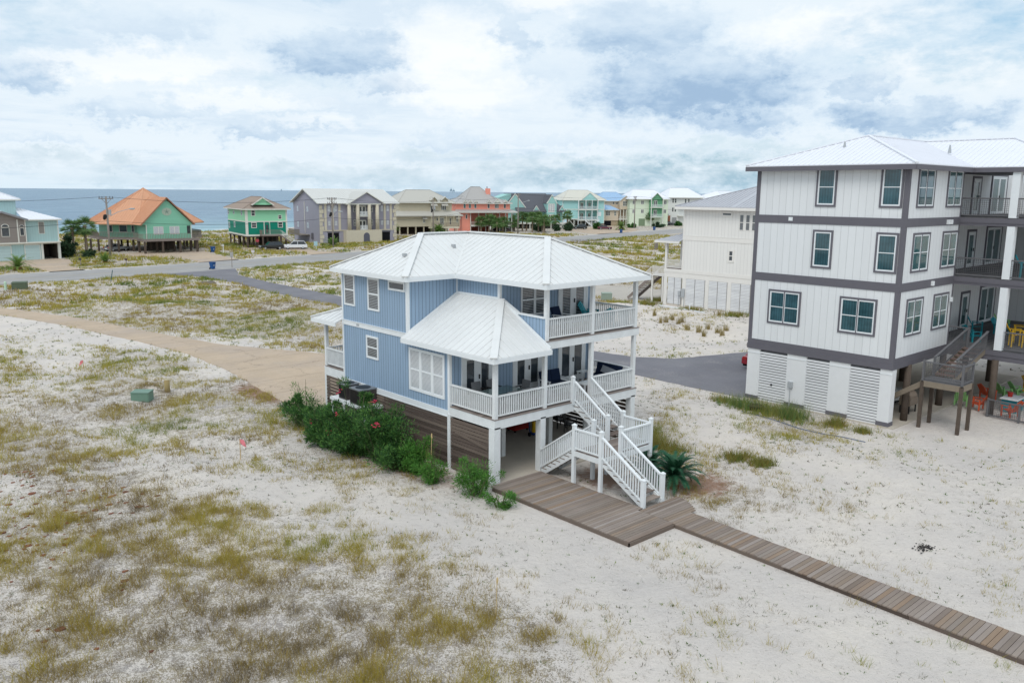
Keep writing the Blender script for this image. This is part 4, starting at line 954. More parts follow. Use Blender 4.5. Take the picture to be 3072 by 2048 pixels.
for a in (-8.95, -9.65, -10.35): window(Q, 'L', 0, a, 8.3, .52, 1.6, 1, 2, CREAM, BLIND, .07)
window(Q, 'L', 0, -7.9, 5.2, .5, 1.05, 1, 2, CREAM, GLASS, .07, casing=CREAM); window(Q, 'L', 0, -10.7, 5.1, .5, 1.1, 1, 2, CREAM, GLASS, .07, casing=CREAM)
window(Q, 'L', 0, -14, 8.3, 1.2, 1.6, 2, 2, CREAM, BLIND, .07)
ez = 10.6
roof(Q, [[(-.7, -.7+-.3, ez), (-.7, -28.7, ez), (6.3, -21.7, 13.0), (6.3, -8, 13.0)], [(13.7, -1.0, ez), (-.7, -1.0, ez), (6.3, -8, 13.0)], [(13.7, -28.7, ez), (13.7, -1.0, ez), (6.3, -8, 13.0), (6.3, -21.7, 13.0)]],
     ROOFG, .4, .05, .04, .08, caps=[((-.7, -1.0, ez), (6.3, -8, 13.0)), ((6.3, -8, 13), (6.3, -21.7, 13))], cap_w=.2)
fascia(Q, [(13.7, -1.0, ez), (-.7, -1.0, ez), (-.7, -28.7, ez)], CREAM, .26, .05, z=-.08)
roof(Q, [[(-.5, 1.7, 6.9), (-.5, -1.6, 6.9), (2.7, -1.6, 8.0)], [(6, 1.7, 6.9), (-.5, 1.7, 6.9), (2.7, -1.6, 8.0), (6, -1.6, 8.0)]], ROOFG, .4, .05, .04, .06, name='porch_roof')
fascia(Q, [(6, 1.7, 6.9), (-.5, 1.7, 6.9), (-.5, -1.6, 6.9)], CREAM, .22, .05, z=-.02)
M().box(0, -1.68, 3.9, 2.6, .6, 3.95).obj('porch_floor', DECKG, Q); post(Q, .1, .45, 3.9, 6.9, .26, CREAM, 'column'); post(Q, .1, 1.4, 3.0, 3.9, .2, CREAM) if 0 else None
railing(Q, (.1, -1.65, 3.95), (.1, .35, 3.95), .95, .14, CREAM, .05)
m = M(); m.box(.0, .65, 3.0, 2.0, 2.35, 3.1); st = m.obj('stair_landing', CREAM, Q)
for x_, y_ in ((.1, .8), (.1, 2.25), (1.9, 2.25)): post(st, x_, y_, 0, 3.0, .16, CREAM, 'leg')
railing(st, (.05, .7, 3.1), (.05, 2.3, 3.1), .95, .14, CREAM, .05); railing(st, (1.95, .7, 3.1), (1.95, 2.3, 3.1), .95, .14, CREAM, .05)
m = M()
for i in range(13): m.box(.1, 2.4+i*.26, 2.98-i*.215, 1.9, 2.68+i*.26, 3.03-i*.215)
m.beam((.1, 2.35, 2.9), (.1, 5.7, .15), .06, .3).beam((1.9, 2.35, 2.9), (1.9, 5.7, .15), .06, .3).obj('stair_flight', DECKG, st)
railing(st, (.05, 2.4, 3.0), (.05, 5.65, .3), .95, .16, CREAM, .05); railing(st, (1.95, 2.4, 3.0), (1.95, 5.65, .3), .95, .16, CREAM, .05)
M().box(-.2, -2.25, 1.0, -.02, -1.85, 1.9).obj('electric_panel', LTGREY, Q); M().box(-.2, -1.75, 1.2, -.02, -1.45, 1.6).obj('meter_box', LTGREY, Q)
for y_ in (-2.2, -1.5): M().cyl((-.1, y_, 0), (-.1, y_, 1.2), .035, n=6).obj('conduit', LTGREY, Q)
# ------------------------------------------------------------------ far houses across the road
TRIM = mat('off_white_trim', '#dcdcd4', .6, .25, var=.05)
def gable_roof(par, x0, x1, y0, y1, ze, zr, material, axis='x', ov=.5, seam=.5, fz=.2, fm=None, t=.12):
    if axis == 'x':
        ym = (y0+y1)/2; f = [[(x0-ov, y0-ov, ze), (x1+ov, y0-ov, ze), (x1+ov, ym, zr), (x0-ov, ym, zr)], [(x1+ov, y1+ov, ze), (x0-ov, y1+ov, ze), (x0-ov, ym, zr), (x1+ov, ym, zr)]]
        tr = [[(x0-ov, y0-ov, ze), (x0-ov, ym, zr), (x0-ov, y1+ov, ze)], [(x1+ov, y0-ov, ze), (x1+ov, ym, zr), (x1+ov, y1+ov, ze)]]
    else:
        xm = (x0+x1)/2; f = [[(x0-ov, y1+ov, ze), (x0-ov, y0-ov, ze), (xm, y0-ov, zr), (xm, y1+ov, zr)], [(x1+ov, y0-ov, ze), (x1+ov, y1+ov, ze), (xm, y1+ov, zr), (xm, y0-ov, zr)]]
        tr = [[(x0-ov, y0-ov, ze), (xm, y0-ov, zr), (x1+ov, y0-ov, ze)]]
    o = roof(par, f, material, seam, .05, .06, t)
    for q in tr: fascia(o, q, fm or TRIM, fz, .08, name='barge_board', z=.02)
    return o
def hip_roof(par, x0, x1, y0, y1, ze, zr, material, ov=.6, seam=.5, name='roof', cap=.25, run=None, fz=.22, fm=None):
    X0, X1, Y0, Y1 = x0-ov, x1+ov, y0-ov, y1+ov; w, d = X1-X0, Y1-Y0
    if w >= d: a, b_ = (X0+d/2, (Y0+Y1)/2, zr), (X1-d/2, (Y0+Y1)/2, zr)
    else: a, b_ = ((X0+X1)/2, Y0+w/2, zr), ((X0+X1)/2, Y1-w/2, zr)
    if (Vector(a)-Vector(b_)).length < .02: b_ = a
    c = [(X0, Y0, ze), (X1, Y0, ze), (X1, Y1, ze), (X0, Y1, ze)]
    def clean(L):
        o = []
        for p in L:
            if not o or (Vector(p)-Vector(o[-1])).length > .02: o.append(p)
        return o
    if w >= d: F = [clean([c[0], c[1], b_, a]), [c[1], c[2], b_], clean([c[2], c[3], a, b_]), [c[3], c[0], a]]; H = [(c[0], a), (c[1], b_), (c[2], b_), (c[3], a)]
    else: F = [[c[0], c[1], a], clean([c[1], c[2], b_, a]), [c[2], c[3], b_], clean([c[3], c[0], a, b_])]; H = [(c[0], a), (c[1], a), (c[2], b_), (c[3], b_)]
    if a != b_: H.append((a, b_))
    o = roof(par, F, material, seam, .05, .06, .08, name=name, caps=H, cap_w=cap)
    fascia(o, c, fm or TRIM, fz, .06, True, z=-.02); return o
def piles(par, pts, z1, w=.3, material=None, z0=-.2, name='piling'):
    for x_, y_ in pts: M().box(x_-w/2, y_-w/2, z0, x_+w/2, y_+w/2, z1).obj(name, material or PILE, par)
def wall(par, x0, x1, y0, y1, z0, z1, material, name='wall'): return M().box(x0, y0, z0, x1, y1, z1).obj(name, material, par)
# pale blue garage house, far left
BLG = siding('pale_blue_siding', '#a9c6c6', .4, .05, .88); H = thing('garage_house', 'pale blue house with two garage doors at the left edge of the road', 'house', (14.4, 133.6, 0), R(4))
wall(H, -16, 2.85, 0, 14, 2.95, 6.7, BLG); wall(H, -16, .2, 0.02, 13.5, -.1, 2.95, BLG); wall(H, -16, -2.5, 3, 14, 6.7, 10.0, BLG); wall(H, -16, -2.3, -.5, 3, 2.95, 6.9, siding('taupe_lap_siding', '#8f8883', .2, .025, .85, False))
M().slab([(-9.4, -.55, 6.7), (-2.25, -.55, 6.75), (-5.9, -.55, 8.1)], Vector((0, .3, 0))).obj('gable', bpy.data.materials['taupe_lap_siding'], H)
gable_roof(H, -9.3, -2.4, -.7, 4, 6.8, 8.15, ROOFB, 'y', .4, .5, .3, mat('grey_barge_paint', '#8b8d92', .6))
hip_roof(H, -16, -2.4, 3.2, 14, 10.05, 12.8, ROOFB, .6); roof(H, [[(-2.5, -.6, 6.75), (3.35, -.6, 6.75), (-1.6, 4.4, 8.5), (-2.5, 4.4, 8.5)], [(3.35, -.6, 6.75), (3.35, 14.5, 6.75), (-1.6, 9.5, 8.5), (-1.6, 4.4, 8.5)]], ROOFB, .5, .05, .06)
fascia(H, [(-2.5, -.6, 6.75), (3.35, -.6, 6.75), (3.35, 14.5, 6.75)], TRIM, .2, .06)
m = M(); m.box(-16, -.56, 2.8, 2.95, -.02, 3.0).box(-16, -.03, 2.62, 2.9, 0, 2.95).box(2.55, -.02, 0, 2.95, .35, 2.95).box(-.1, -.04, 0, .25, 0, 2.9).box(-3.6, -.54, 3, -3.42, -.5, 6.9).box(-2.42, -.54, 3, -2.28, -.5, 6.9).box(2.7, -.03, 3, 2.88, 0, 6.7).obj('trim', TRIM, H)
wall(H, .25, 2.6, 5, 5.3, 0, 2.9, PILE, 'carport_shade_panel'); wall(H, 2.62, 2.8, .4, 5.3, 0, 2.9, PILE, 'carport_side_shade_panel')  # dark back and side panels added so the open carport looks shaded inside
for a in (-4.6-.0, -0.4-4.4+2.1): pass
for u in (-2.55, -6.9): 
    o = M().box(u, -.07, .0, u+2.2, -.0, 2.45).obj('garage_door', siding('pale_garage_door', '#b6cdce', .5, .04, .85, False), H)
    M().box(u-.12, -.05, 0, u, 0, 2.6).box(u+2.2, -.05, 0, u+2.32, 0, 2.6).box(u-.12, -.05, 2.45, u+2.32, -.0, 2.6).obj('door_frame', TRIM, o)
window(H, 'F', 0, -.25, 4.3, .95, 2.0, 1, 1, TRIM, mat('grey_roller_shade', '#8b8984', .7)); window(H, 'F', -.5, -5.95, 4.0, 1.2, 1.5, 1, 1, TRIM, GLASS); window(H, 'F', -.5, -3.25, 4.1, .7, 1.3, 1, 1, TRIM, GLASS)
for cx, w in ((-5.35, .6), (-2.9, .35)):
    m = M(); pts = [(cx+w*math.cos(a_), -.54, 5.6+w*.8*math.sin(a_)) for a_ in [math.pi*i/8 for i in range(9)]]; o = m.slab(pts, Vector((0, .06, 0))).obj('arched_window', TRIM, H)
    M().slab([(cx+(p[0]-cx)*.78, -.56, 5.62+(p[2]-5.6)*.75) for p in pts], Vector((0, .04, 0))).obj('pane', GLASS, o)
# orange roofed house on pilings
GRN = siding('seafoam_siding', '#86c3a9', .25, .03, .9, False); ORR = mat('orange_metal_roof', '#cf9a78', .45, .4, var=.08, vscale=1)
H = thing('orange_roof_house', 'seafoam green house on pilings with a big orange metal roof and a star medallion', 'house', (32.5, 137.5, 0), R(-3))
cx, cy, RA = 4.4, 14.2, 10.4
oc = [(cx+RA*math.cos(R(a)), cy+RA*.93*math.sin(R(a))) for a in (-157, -112, -68, -23, 23, 68, 112, 157)]
def ngon(P, z, k=1.0): return [(cx+(a-cx)*k, cy+(b_-cy)*k, z) for a, b_ in P]
M().slab(ngon(oc, 5.4, .84), 2.9).obj('wall', GRN, H)
M().slab(ngon(oc, 2.62, 1.04), .35).obj('deck_floor', DECKG, H)
ap = (cx, cy, 12.1); ev = ngon(oc, 5.35, 1.08)
roof(H, [[ev[i], ev[(i+1) % 8], ap] for i in range(8)], ORR, .5, .05, .06, .1, caps=[(ev[i], ap) for i in range(8)], cap_w=.25); fascia(H, ev, ORR, .2, .05, True)
wall(H, .5, 8.8, 0, 6, 2.6, 5.4, GRN); m = M(); m.slab([(-.2, -.02, 5.3), (9.1, -.02, 5.3), (4.4, -.02, 10.0)], Vector((0, .2, 0))).obj('gable', GRN, H)
roof(H, [[(-.6, 9, 5.3), (-.6, -.5, 5.3), (4.4, -.5, 10.4), (4.4, 11, 10.4)], [(9.4, -.5, 5.3), (9.4, 9, 5.3), (4.4, 11, 10.4), (4.4, -.5, 10.4)]], ORR, .5, .05, .06, .1)
fascia(H, [(-.6, -.5, 5.3), (4.4, -.5, 10.4), (9.4, -.5, 5.3)], mat('brown_barge_paint', '#9a6f58', .6), .22, .06, z=.02, name='barge_board')
M().slab([(4.4+.9*math.cos(R(a)), -.06, 7.7+.75*math.sin(R(a))) for a in range(0, 360, 30)], Vector((0, .06, 0))).obj('medallion', mat('sand_stucco', '#a9b8a8', .8), H)
m = M()
for i in range(5): a = R(90+72*i); m.slab([(4.4, -.08, 7.7), (4.4+.16*math.cos(a-.6), -.08, 7.7+.16*math.sin(a-.6)), (4.4+.62*math.cos(a), -.08, 7.7+.55*math.sin(a)), (4.4+.16*math.cos(a+.6), -.08, 7.7+.16*math.sin(a+.6))], Vector((0, .03, 0)))
m.obj('star_relief', mat('dark_sand_stucco', '#7f9488', .8), H)
window(H, 'F', 0, 1.8, 3.45, 1.8, 1.5, 2, 1, TRIM, BLINDW); window(H, 'F', 0, 4.75, 3.45, 1.8, 1.5, 2, 1, TRIM, BLINDW); window(H, 'F', 0, 7.9, 3.4, .8, 1.7, 1, 1, GRN, GLASS)
M().box(.45, -.04, 2.6, .6, 0, 5.3).box(8.7, -.04, 2.6, 8.85, 0, 5.3).obj('trim', TRIM, H)
f3 = M(); yw = cy-RA*.93*math.sin(R(68))*.84
window(H, 'F', yw, -1.0+.7, 3.6, .7, 1.3, 1, 1, TRIM, GLASS) if 0 else None
for (a, b_) in ((0, 1),):
    p, q = Vector((*ngon(oc, 0, .84)[0][:2], 0)), Vector((*ngon(oc, 0, .84)[1][:2], 0)); d = (q-p).normalized(); nn = Vector((d.y, -d.x, 0)); L = (q-p).length
    for f, w in ((.12, .7), (.5, 1.6), (.8, .6)):
        c = p+d*L*f+nn*.02; o = M().beam(c-d*w/2+Vector((0, 0, 4.3)), c+d*w/2+Vector((0, 0, 4.3)), .08, 1.4).obj('window', TRIM, H); M().beam(c-d*(w/2-.1)+nn*.03+Vector((0, 0, 4.3)), c+d*(w/2-.1)+nn*.03+Vector((0, 0, 4.3)), .06, 1.2).obj('pane', GLASS, o)
window(H, 'F', cy-RA*.93*math.sin(R(68))*.84, cx-RA*math.cos(R(68))*.84+.2, 3.6, 1.6, 1.3, 2, 2, TRIM, GLASS)
M().box(-.6, -1.4, 2.25, 9.9, 2.6, 2.6).obj('deck_floor', DECKG, H)
WRL = mat('weathered_grey_wood', '#8a8279', .85, .2, var=.12)
RP = [ev_ for ev_ in ngon(oc, 2.65, 1.02)]
for a, b_ in ((7, 0), (0, 1), (2, 3), (3, 4)): railing(H, RP[a], RP[b_], 1.05, .3, WRL, .06)
railing(H, (-.5, -1.35, 2.6), (9.8, -1.35, 2.6), 1.05, .3, WRL, .06); railing(H, (9.8, -1.35, 2.6), (11.3, 1.8, 2.6), 1.05, .3, WRL, .06); railing(H, (-.5, -1.35, 2.6), (-1.2, 2.6, 2.6), 1.05, .3, WRL, .06)
piles(H, [(x_, y_) for y_ in (-1.1, 2.6, 6.5, 10.5, 15) for x_ in (-.2, 3, 6.2, 9.4)]+[(-4, 7.5), (-5.6, 10), (-6.3, 13), (-6.2, 17), (-3, 6), (-3, 11), (12, 8), (12.6, 12), (13, 16), (11.5, 5)], 2.3, .34)
wall(H, 4, 8, 9, 13, 0, 2.2, PILE, 'storage_room')
# two tone green house
MINT = siding('mint_siding', '#9adcb4', .22, .025, .92, False); EME = siding('emerald_siding', '#128670', .22, .025, .88, False); BRSH = mat('brown_shingles', '#9a8b80', .9, .1, var=.14, vscale=4)
H = thing('two_tone_house', 'two-storey house on pilings, mint green above and emerald below with brown roof', 'house', (54.2, 141, 0), R(-11))
wall(H, 0, 8.6, 0, 16, 5.4, 8.0, MINT); wall(H, 0, 8.6, 0, 16, 2.65, 5.4, EME); m = M()
m.box(-.04, -.05, 5.3, 8.65, 0, 5.5).box(-.05, 0, 5.3, 0, 16, 5.5).box(-.05, -.06, 2.4, 8.65, -.01, 2.75).box(-.06, 0, 2.4, -.01, 16, 2.75).box(-.04, -.04, 2.6, .45, 0, 8).box(-.04, 0, 2.6, 0, .3, 8).box(8.3, -.04, 2.6, 8.64, 0, 8).box(2.75+.9, -.035, 2.75, 3.85, 0, 5.3).box(4.75, -.035, 2.75, 4.95, 0, 5.3).obj('trim', TRIM, H)
M().box(0, .05, 2.2, 8.6, 16, 2.62).obj('floor_beams', PILE, H)
hip_roof(H, 0, 8.6, 0, 16, 8.05, 10.5, BRSH, .7, 0, cap=.15); m = M(); m.slab([(1.3, -.3, 8.85), (5.7, -.3, 8.85), (3.5, -.3, 10.35)], Vector((0, .3, 0))).obj('dormer_gable', MINT, H)
gable_roof(H, 1.6, 5.4, -.2, 4, 8.85, 10.4, BRSH, 'y', .4, 0)
for u, z_, w, hh in ((1.15, 6.55, .85, 1.25), (6.7, 5.85, .8, .9), (1.1, 4.1, 1.1, 1.15), (6.6, 4.1, 1.05, 1.2)): window(H, 'F', 0, u, z_, w, hh, 1, 2, TRIM, GLASS, .12)
for u, z_, hh in ((14.6, 6.5, 1.0), (9.5, 6.7, .8), (2.6, 6.6, 1.1), (14.3, 3.6, 1.3), (9.3, 3.9, 1.2)): window(H, 'L', 0, u, z_, 1.2, hh, 1, 2, TRIM, GLASS, .12)
door(H, 'F', 0, 3.9, 2.8, .85, 2.1, 1, EME, GLASS, .15, 'front_door')
M().box(2.7, -2.0, 2.45, 6.8, -.07, 2.62).obj('entry_deck', DECKG, H); railing(H, (2.75, -1.95, 2.62), (6.75, -1.95, 2.62), 1.1, .25, WRL, .06); railing(H, (2.75, -1.95, 2.62), (2.75, -.1, 2.62), 1.1, .25, WRL, .06)
s_ = M(); 
for i in range(10): s_.box(6.9+i*.32, -1.9, 2.4-i*.24, 7.25+i*.32, -.8, 2.45-i*.24)
s_.beam((6.8, -1.95, 2.4), (10.2, -1.95, 0), .06, .25).obj('stair_flight', DECKG, H); railing(H, (6.8, -1.95, 2.6), (10.2, -1.95, .1), 1.0, .3, TRIM, .05); railing(H, (6.8, -.8, 2.6), (10.2, -.8, .1), 1.0, .3, TRIM, .05)
piles(H, [(x_, y_) for y_ in (.3, 4, 8, 12, 15.6) for x_ in (.3, 2.4, 4.4, 6.4, 8.3)]+[(2.9, -1.8), (6.6, -1.8)], 2.3, .3)
m = M(); m.beam((.3, 3.8, 2.2), (.3, .5, .1), .1, .14).beam((.4, .3, 2.2), (2.3, .3, .1), .1, .14).beam((-.0, 12, 2.2), (.1, 8.2, .1), .1, .14).obj('brace', PILE, H)
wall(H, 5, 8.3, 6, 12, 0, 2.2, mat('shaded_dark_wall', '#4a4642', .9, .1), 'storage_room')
M().slab([(.2+1.9+.4*math.cos(R(a)), -.3, 1.5+.35*math.sin(R(a))) for a in range(0, 360, 30)], Vector((0, .05, 0))).obj('round_sign', mat('faded_red_paint', '#b4515a', .7), H)
# grey house with columns
GS = mat('lavender_grey_stucco', '#9f9daa', .8, .2, var=.06, vscale=.6); TANS = mat('tan_stucco', '#c9c1ae', .75, .2, var=.06); RCG = mat('pale_metal_roof', '#cdcdc9', .45, .35, var=.05)
H = thing('columned_house', 'large grey three-storey house with tan columns and a central pediment', 'house', (73.9, 145.6, 0), R(-8))
wall(H, 0, 19, 0, 17, 0, 9.0, GS); M().slab([(-.0, 0, 9.0), (0, 17, 9.0), (0, 8.5, 12.1)], Vector((.2, 0, 0))).obj('gable', GS, H); M().slab([(19, 0, 9.0), (19, 17, 9.0), (19, 8.5, 12.1)], Vector((-.2, 0, 0))).obj('gable', GS, H)
gable_roof(H, 0, 19, 0, 17, 9.05, 12.3, RCG, 'x', .7, .6)
wall(H, 5.6, 14.5, -1.8, -.0, 0, 2.95, TANS, 'entry_base'); wall(H, 6.0, 14.4, -1.6, 0, 8.75, 9.05, TRIM, 'entablature')
wall(H, 7.3, 14.0, -.3, .0, 2.96, 8.75, mat('deep_grey_stucco', '#85848f', .8, .2), 'recess_wall')
M().slab([(6.6, -1.7, 9.1), (14.9, -1.7, 9.1), (10.7, -1.7, 11.4)], Vector((0, .3, 0))).obj('pediment', GS, H); gable_roof(H, 7.0, 14.4, -1.4, 5, 9.15, 11.7, RCG, 'y', .7, .6)
for u, w in ((6.6, .8), (8.7, .8), (11.6, .8), (13.6, .8)): M().cyl((u, -1.3, 2.95), (u, -1.3, 8.75), .46, .4, 14).obj('column', TANS, H, smooth=True)
for u in (1.35, 3.05, 4.75, 14.3, 16.1, 17.7): M().box(u-.28, -.12, 2.9, u+.28, 0, 8.9).obj('pilaster', TANS, H)
m = M(); [m.box(-.1, -.14, .15+i*.95, (.9 if i % 2 else .6), 0, .15+i*.95+.85) for i in range(9)]; [m.box(19.1-(.9 if i % 2 else .6), -.14, .15+i*.95, 19.1, 0, .15+i*.95+.85) for i in range(9)]; m.box(-.08, -.1, 2.75, 19.08, 0, 2.98).obj('quoins', TANS, H)
for u in (1.85, 3.45, 15.0, 16.5):
    for z_, hh in ((7.1, 1.5), (3.9, 1.25)): window(H, 'F', 0, u, z_, .8, hh, 1, 2, GS, BLINDW, .1)
for u in (8.1, 12.4):
    for z_ in (7.0, 3.9): window(H, 'F', -.3, u, z_, .5, 1.4, 1, 2, TRIM, BLIND, .08)
door(H, 'F', -.3, 9.4, 6.2, 1.7, 2.2, 2, TRIM, GLASS); door(H, 'F', -.3, 9.4, 3.0, 1.7, 2.1, 2, TRIM, GLASS)
for z_ in (6.15, 2.98): M().box(9.15, -1.5, z_-.15, 11.15, -.32, z_).obj('balcony_floor', TRIM, H); railing(H, (9.2, -1.45, z_), (11.1, -1.45, z_), 1.05, .15, WHITE, .06)
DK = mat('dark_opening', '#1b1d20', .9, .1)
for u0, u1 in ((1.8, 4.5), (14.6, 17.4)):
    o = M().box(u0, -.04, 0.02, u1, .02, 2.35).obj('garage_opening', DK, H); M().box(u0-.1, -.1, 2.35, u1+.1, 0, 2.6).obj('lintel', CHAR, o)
pts = [(10.6+.75*math.cos(R(a)), -1.84, 1.6+.75*math.sin(R(a))) for a in range(0, 181, 20)]+[(9.85, -1.84, .02), (11.35, -1.84, .02)]
M().slab([pts[0], *pts[1:10], pts[10], pts[11]], Vector((0, .06, 0))).obj('arched_door', mat('slate_grey_door', '#5d5f6b', .7), H)
for u in (13.3, 6.8):
    for z_, hh in ((6.8, 1.6), (3.1, 1.6)): window(H, 'L', 0, u, z_, 1.5, hh, 1, 2, GS, BLINDW, .14)
M().cyl((-.08, 9.3, 2.0), (-.08, 9.3, 9.3), .08, n=6).obj('downpipe', TRIM, H)
M().box(-2.5, 6.5, 1.6, -.02, 14, 1.75).obj('side_deck', WRL, H); railing(H, (-2.45, 6.5, 1.75), (-2.45, 14, 1.75), 1.2, .3, WRL, .06)
M().box(-.3, 4.2, .8, -.02, 5.0, 2.2).obj('utility_cabinet', CHAR, H)
# beige house
BG = siding('beige_siding', '#c2b9a2', .2, .02, .93, False); BR = mat('pale_taupe_metal', '#b6b3aa', .45, .35, var=.05)
H = thing('beige_house', 'beige house with two awning dormers and long balcony, next to the columned house', 'house', (116.8, 166.1, 0), R(-15)); H.scale = (0.677, 1, 1)
wall(H, -8.5, 14.9, 1.5, 14, 5.4, 8.95, BG); wall(H, -10.5, 17.6, 0, 14, 2.2, 5.3, BG); hip_roof(H, -8.5, 14.9, 1.5, 14, 8.9, 12.3, BR, .9, 0)
roof(H, [[(-11.4, -.9, 5.3), (18.6, -.9, 5.3), (16, 1.5, 6.5), (-9, 1.5, 6.5)], [(-11.4, 14, 5.3), (-11.4, -.9, 5.3), (-9, 1.5, 6.5), (-9, 14, 6.5)], [(18.6, -.9, 5.3), (18.6, 14, 5.3), (16, 14, 6.5), (16, 1.5, 6.5)]], BR, 0, name='skirt_roof'); fascia(H, [(-11.4, 14, 5.3), (-11.4, -.9, 5.3), (18.6, -.9, 5.3)], BR, .3, .1)
for u in (6.4, 11.2):
    M().slab([(u-1.5, .9, 8.6), (u+1.5, .9, 8.6), (u+1.5, .9, 9.5), (u, .9, 10.4), (u-1.5, .9, 9.5)], Vector((0, 2, 0))).obj('dormer', BG, H); gable_roof(H, u-1.3, u+1.3, .8, 4, 9.45, 10.5, BR, 'y', .4, 0)
    window(H, 'F', 1.5, u-1.2, 6.6, 2.3, 1.9, 3, 1, TRIM, GLASS, .12); M().slab([(u-1.6, .1, 8.0), (u+1.4, .1, 8.0), (u+1.2, 1.5, 8.9), (u-1.3, 1.5, 8.9)], .1).obj('awning', BR, H)
for u in (1.6, 16.6): window(H, 'F', 0, u-.6, 3.2, 1.0, 1.4, 2, 1, TRIM, GLASS, .12); M().slab([(u-1.2, -1.0, 4.4), (u+.9, -1.0, 4.4), (u+.7, 0, 4.95), (u-1, 0, 4.95)], .1).obj('awning', BR, H)
door(H, 'F', 0, 8.6, 2.3, 1.7, 2.3, 2, TRIM, GLASS); window(H, 'F', 0, 12.9, 2.6, .7, 1.9, 1, 2, TRIM, GLASS, .1); window(H, 'F', 0, 7.0, 3.7, .7, .9, 1, 1, TRIM, GLASS, .1)
M().box(3.4, -2.2, 1.7, 16, 0, 2.15).obj('balcony_floor', mat('cream_band', '#cfc8b4', .7), H); railing(H, (3.5, -2.15, 2.15), (15.9, -2.15, 2.15), 1.1, .3, mat('brown_rail', '#7d6f66', .7), .06)
for u in (3.6, 6.9, 10.3, 13.6, 15.8): M().box(u-.1, -2.1, 2.2, u+.1, -1.9, 5.2).obj('post', BG, H)
piles(H, [(x_, y_) for x_ in (-9, -5.5, -2, 1.5, 5, 8.5, 12, 15.5) for y_ in (.3, 7)]+[(5, -2), (10, -2), (15, -2)], 2.2, .35, BG); wall(H, -10, 17, 9, 9.3, 0, 2.1, PILE, 'ground_screen')
# coral house
CO = siding('coral_siding', '#ef9c89', .3, .03, .93, False); CR = mat('warm_grey_metal', '#a8a5a2', .45, .35, var=.05)
H = thing('coral_house', 'coral pink house with six small dormers and grey hip roof behind palms', 'house', (134.9, 170.2, 0), R(-22)); H.scale = (0.633, 1, 1)
wall(H, -2.6, 24.6, 1.2, 14, 5.9, 8.6, CO); wall(H, 0, 3.9, 0, 14, 0, 5.7, CO); wall(H, 3.9, 24.6, 3, 14, 1.9, 5.8, CO); hip_roof(H, -2.6, 24.6, 1.2, 14, 8.6, 10.6, CR, .8, 0)
hip_roof(H, 2.5, 18.5, 2.5, 14, 9.2, 13.4, CR, .3, 0, name='upper_roof')
for u in (1.8, 4.4, 7.1, 13.7, 17.8, 21.9):
    w = 1.15 if u != 17.8 else 2.0; window(H, 'F', 1.2, u-w/2, 6.95, w, 1.75, 1 if u != 17.8 else 3, 1, TRIM, TEALD if u < 10 else GLASS, .12)
    M().slab([(u-w*.75, .5, 8.8), (u+w*.75, .5, 8.8), (u, .5, 9.9 if w > 1.5 else 9.5)], Vector((0, .4, 0))).obj('dormer_gable', TRIM, H); gable_roof(H, u-w*.75, u+w*.75, .6, 3, 8.8, 10.0 if w > 1.5 else 9.6, CR, 'y', .2, 0)
roof(H, [[(-4.2, -1.2, 6.0), (27.5, -1.2, 6.0), (25, 1.2, 6.7), (-2.6, 1.2, 6.7)]], CR, 0, name='skirt_roof'); fascia(H, [(-4.2, -1.2, 6.0), (27.5, -1.2, 6.0)], TRIM, .25, .06)
window(H, 'F', 0, 1.7, 3.9, .9, 1.4, 1, 1, TRIM, GLASS, .12); M().box(3.9, -.4, 1.7, 24.8, 3, 2.1).obj('balcony_floor', TRIM, H); railing(H, (4, -.35, 2.1), (24.7, -.35, 2.1), 1.0, .3, TRIM, .06)
for u in (4, 8, 11.5, 15, 18.5, 21.5, 24.6): M().box(u-.14, -.4, 0, u+.14, -.1, 6).obj('post', TRIM, H)
for u in (17, 19.5, 22): door(H, 'F', 3, u, 2.1, 1.2, 2.2, 2, TRIM, GLASS, .12)
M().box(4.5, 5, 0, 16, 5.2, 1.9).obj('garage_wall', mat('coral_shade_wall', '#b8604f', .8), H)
ch = M().box(14.6, 5, 11.0, 16.6, 6.2, 12.9).obj('chimney', CO, H); M().cyl((15.2, 5.6, 12.9), (15.2, 5.6, 13.5), .2, n=8).obj('flue', CHAR, ch)
# turquoise house with dark shingles
TQ = siding('turquoise_siding', '#9bcac5', .3, .03, .93, False); SL = mat('dark_slate_shingles', '#5e6066', .85, .15, var=.12, vscale=2)
H = thing('shingle_house', 'turquoise house under a steep dark shingle roof with white gable trim', 'house', (162.9, 180, 0), R(-25)); H.scale = (0.615, 1, 1)
wall(H, 0, 31, 2, 14, 2.0, 5.8, TQ); roof(H, [[(3.4, -.5, 5.7), (32.2, -.5, 5.7), (24.4, 8, 11.5), (3.4, 8, 11.5)], [(32.2, 16, 5.7), (3.4, 16, 5.7), (3.4, 8, 11.5), (24.4, 8, 11.5)], [(32.2, -.5, 5.7), (32.2, 16, 5.7), (24.4, 8, 11.5)]], SL, 0, t=.2)
M().slab([(-4.2, 1.3, 5.5), (11.0, 1.3, 5.5), (3.5, 1.3, 11.3)], Vector((0, .5, 0))).obj('gable', TQ, H); gable_roof(H, -4, 10.8, 1.6, 14, 5.6, 11.5, SL, 'y', .4, 0, .35, TRIM)
M().slab([(-5, 3, 2), (-5, 3, 10.0), (0, 3, 11.2), (2, 3, 11.3), (2, 3, 2)], Vector((0, 8, 0))).obj('wall', TQ, H)
wall(H, 20.3, 25.8, -.8, 3, 1.9, 8.4, TQ, 'stair_tower'); M().slab([(20.0, -.85, 8.3), (26.2, -.85, 8.3), (23.1, -.85, 11.1)], Vector((0, .4, 0))).obj('gable', TQ, H); gable_roof(H, 20.5, 25.7, -.5, 6, 8.35, 11.2, SL, 'y', .4, 0, .3, TRIM)
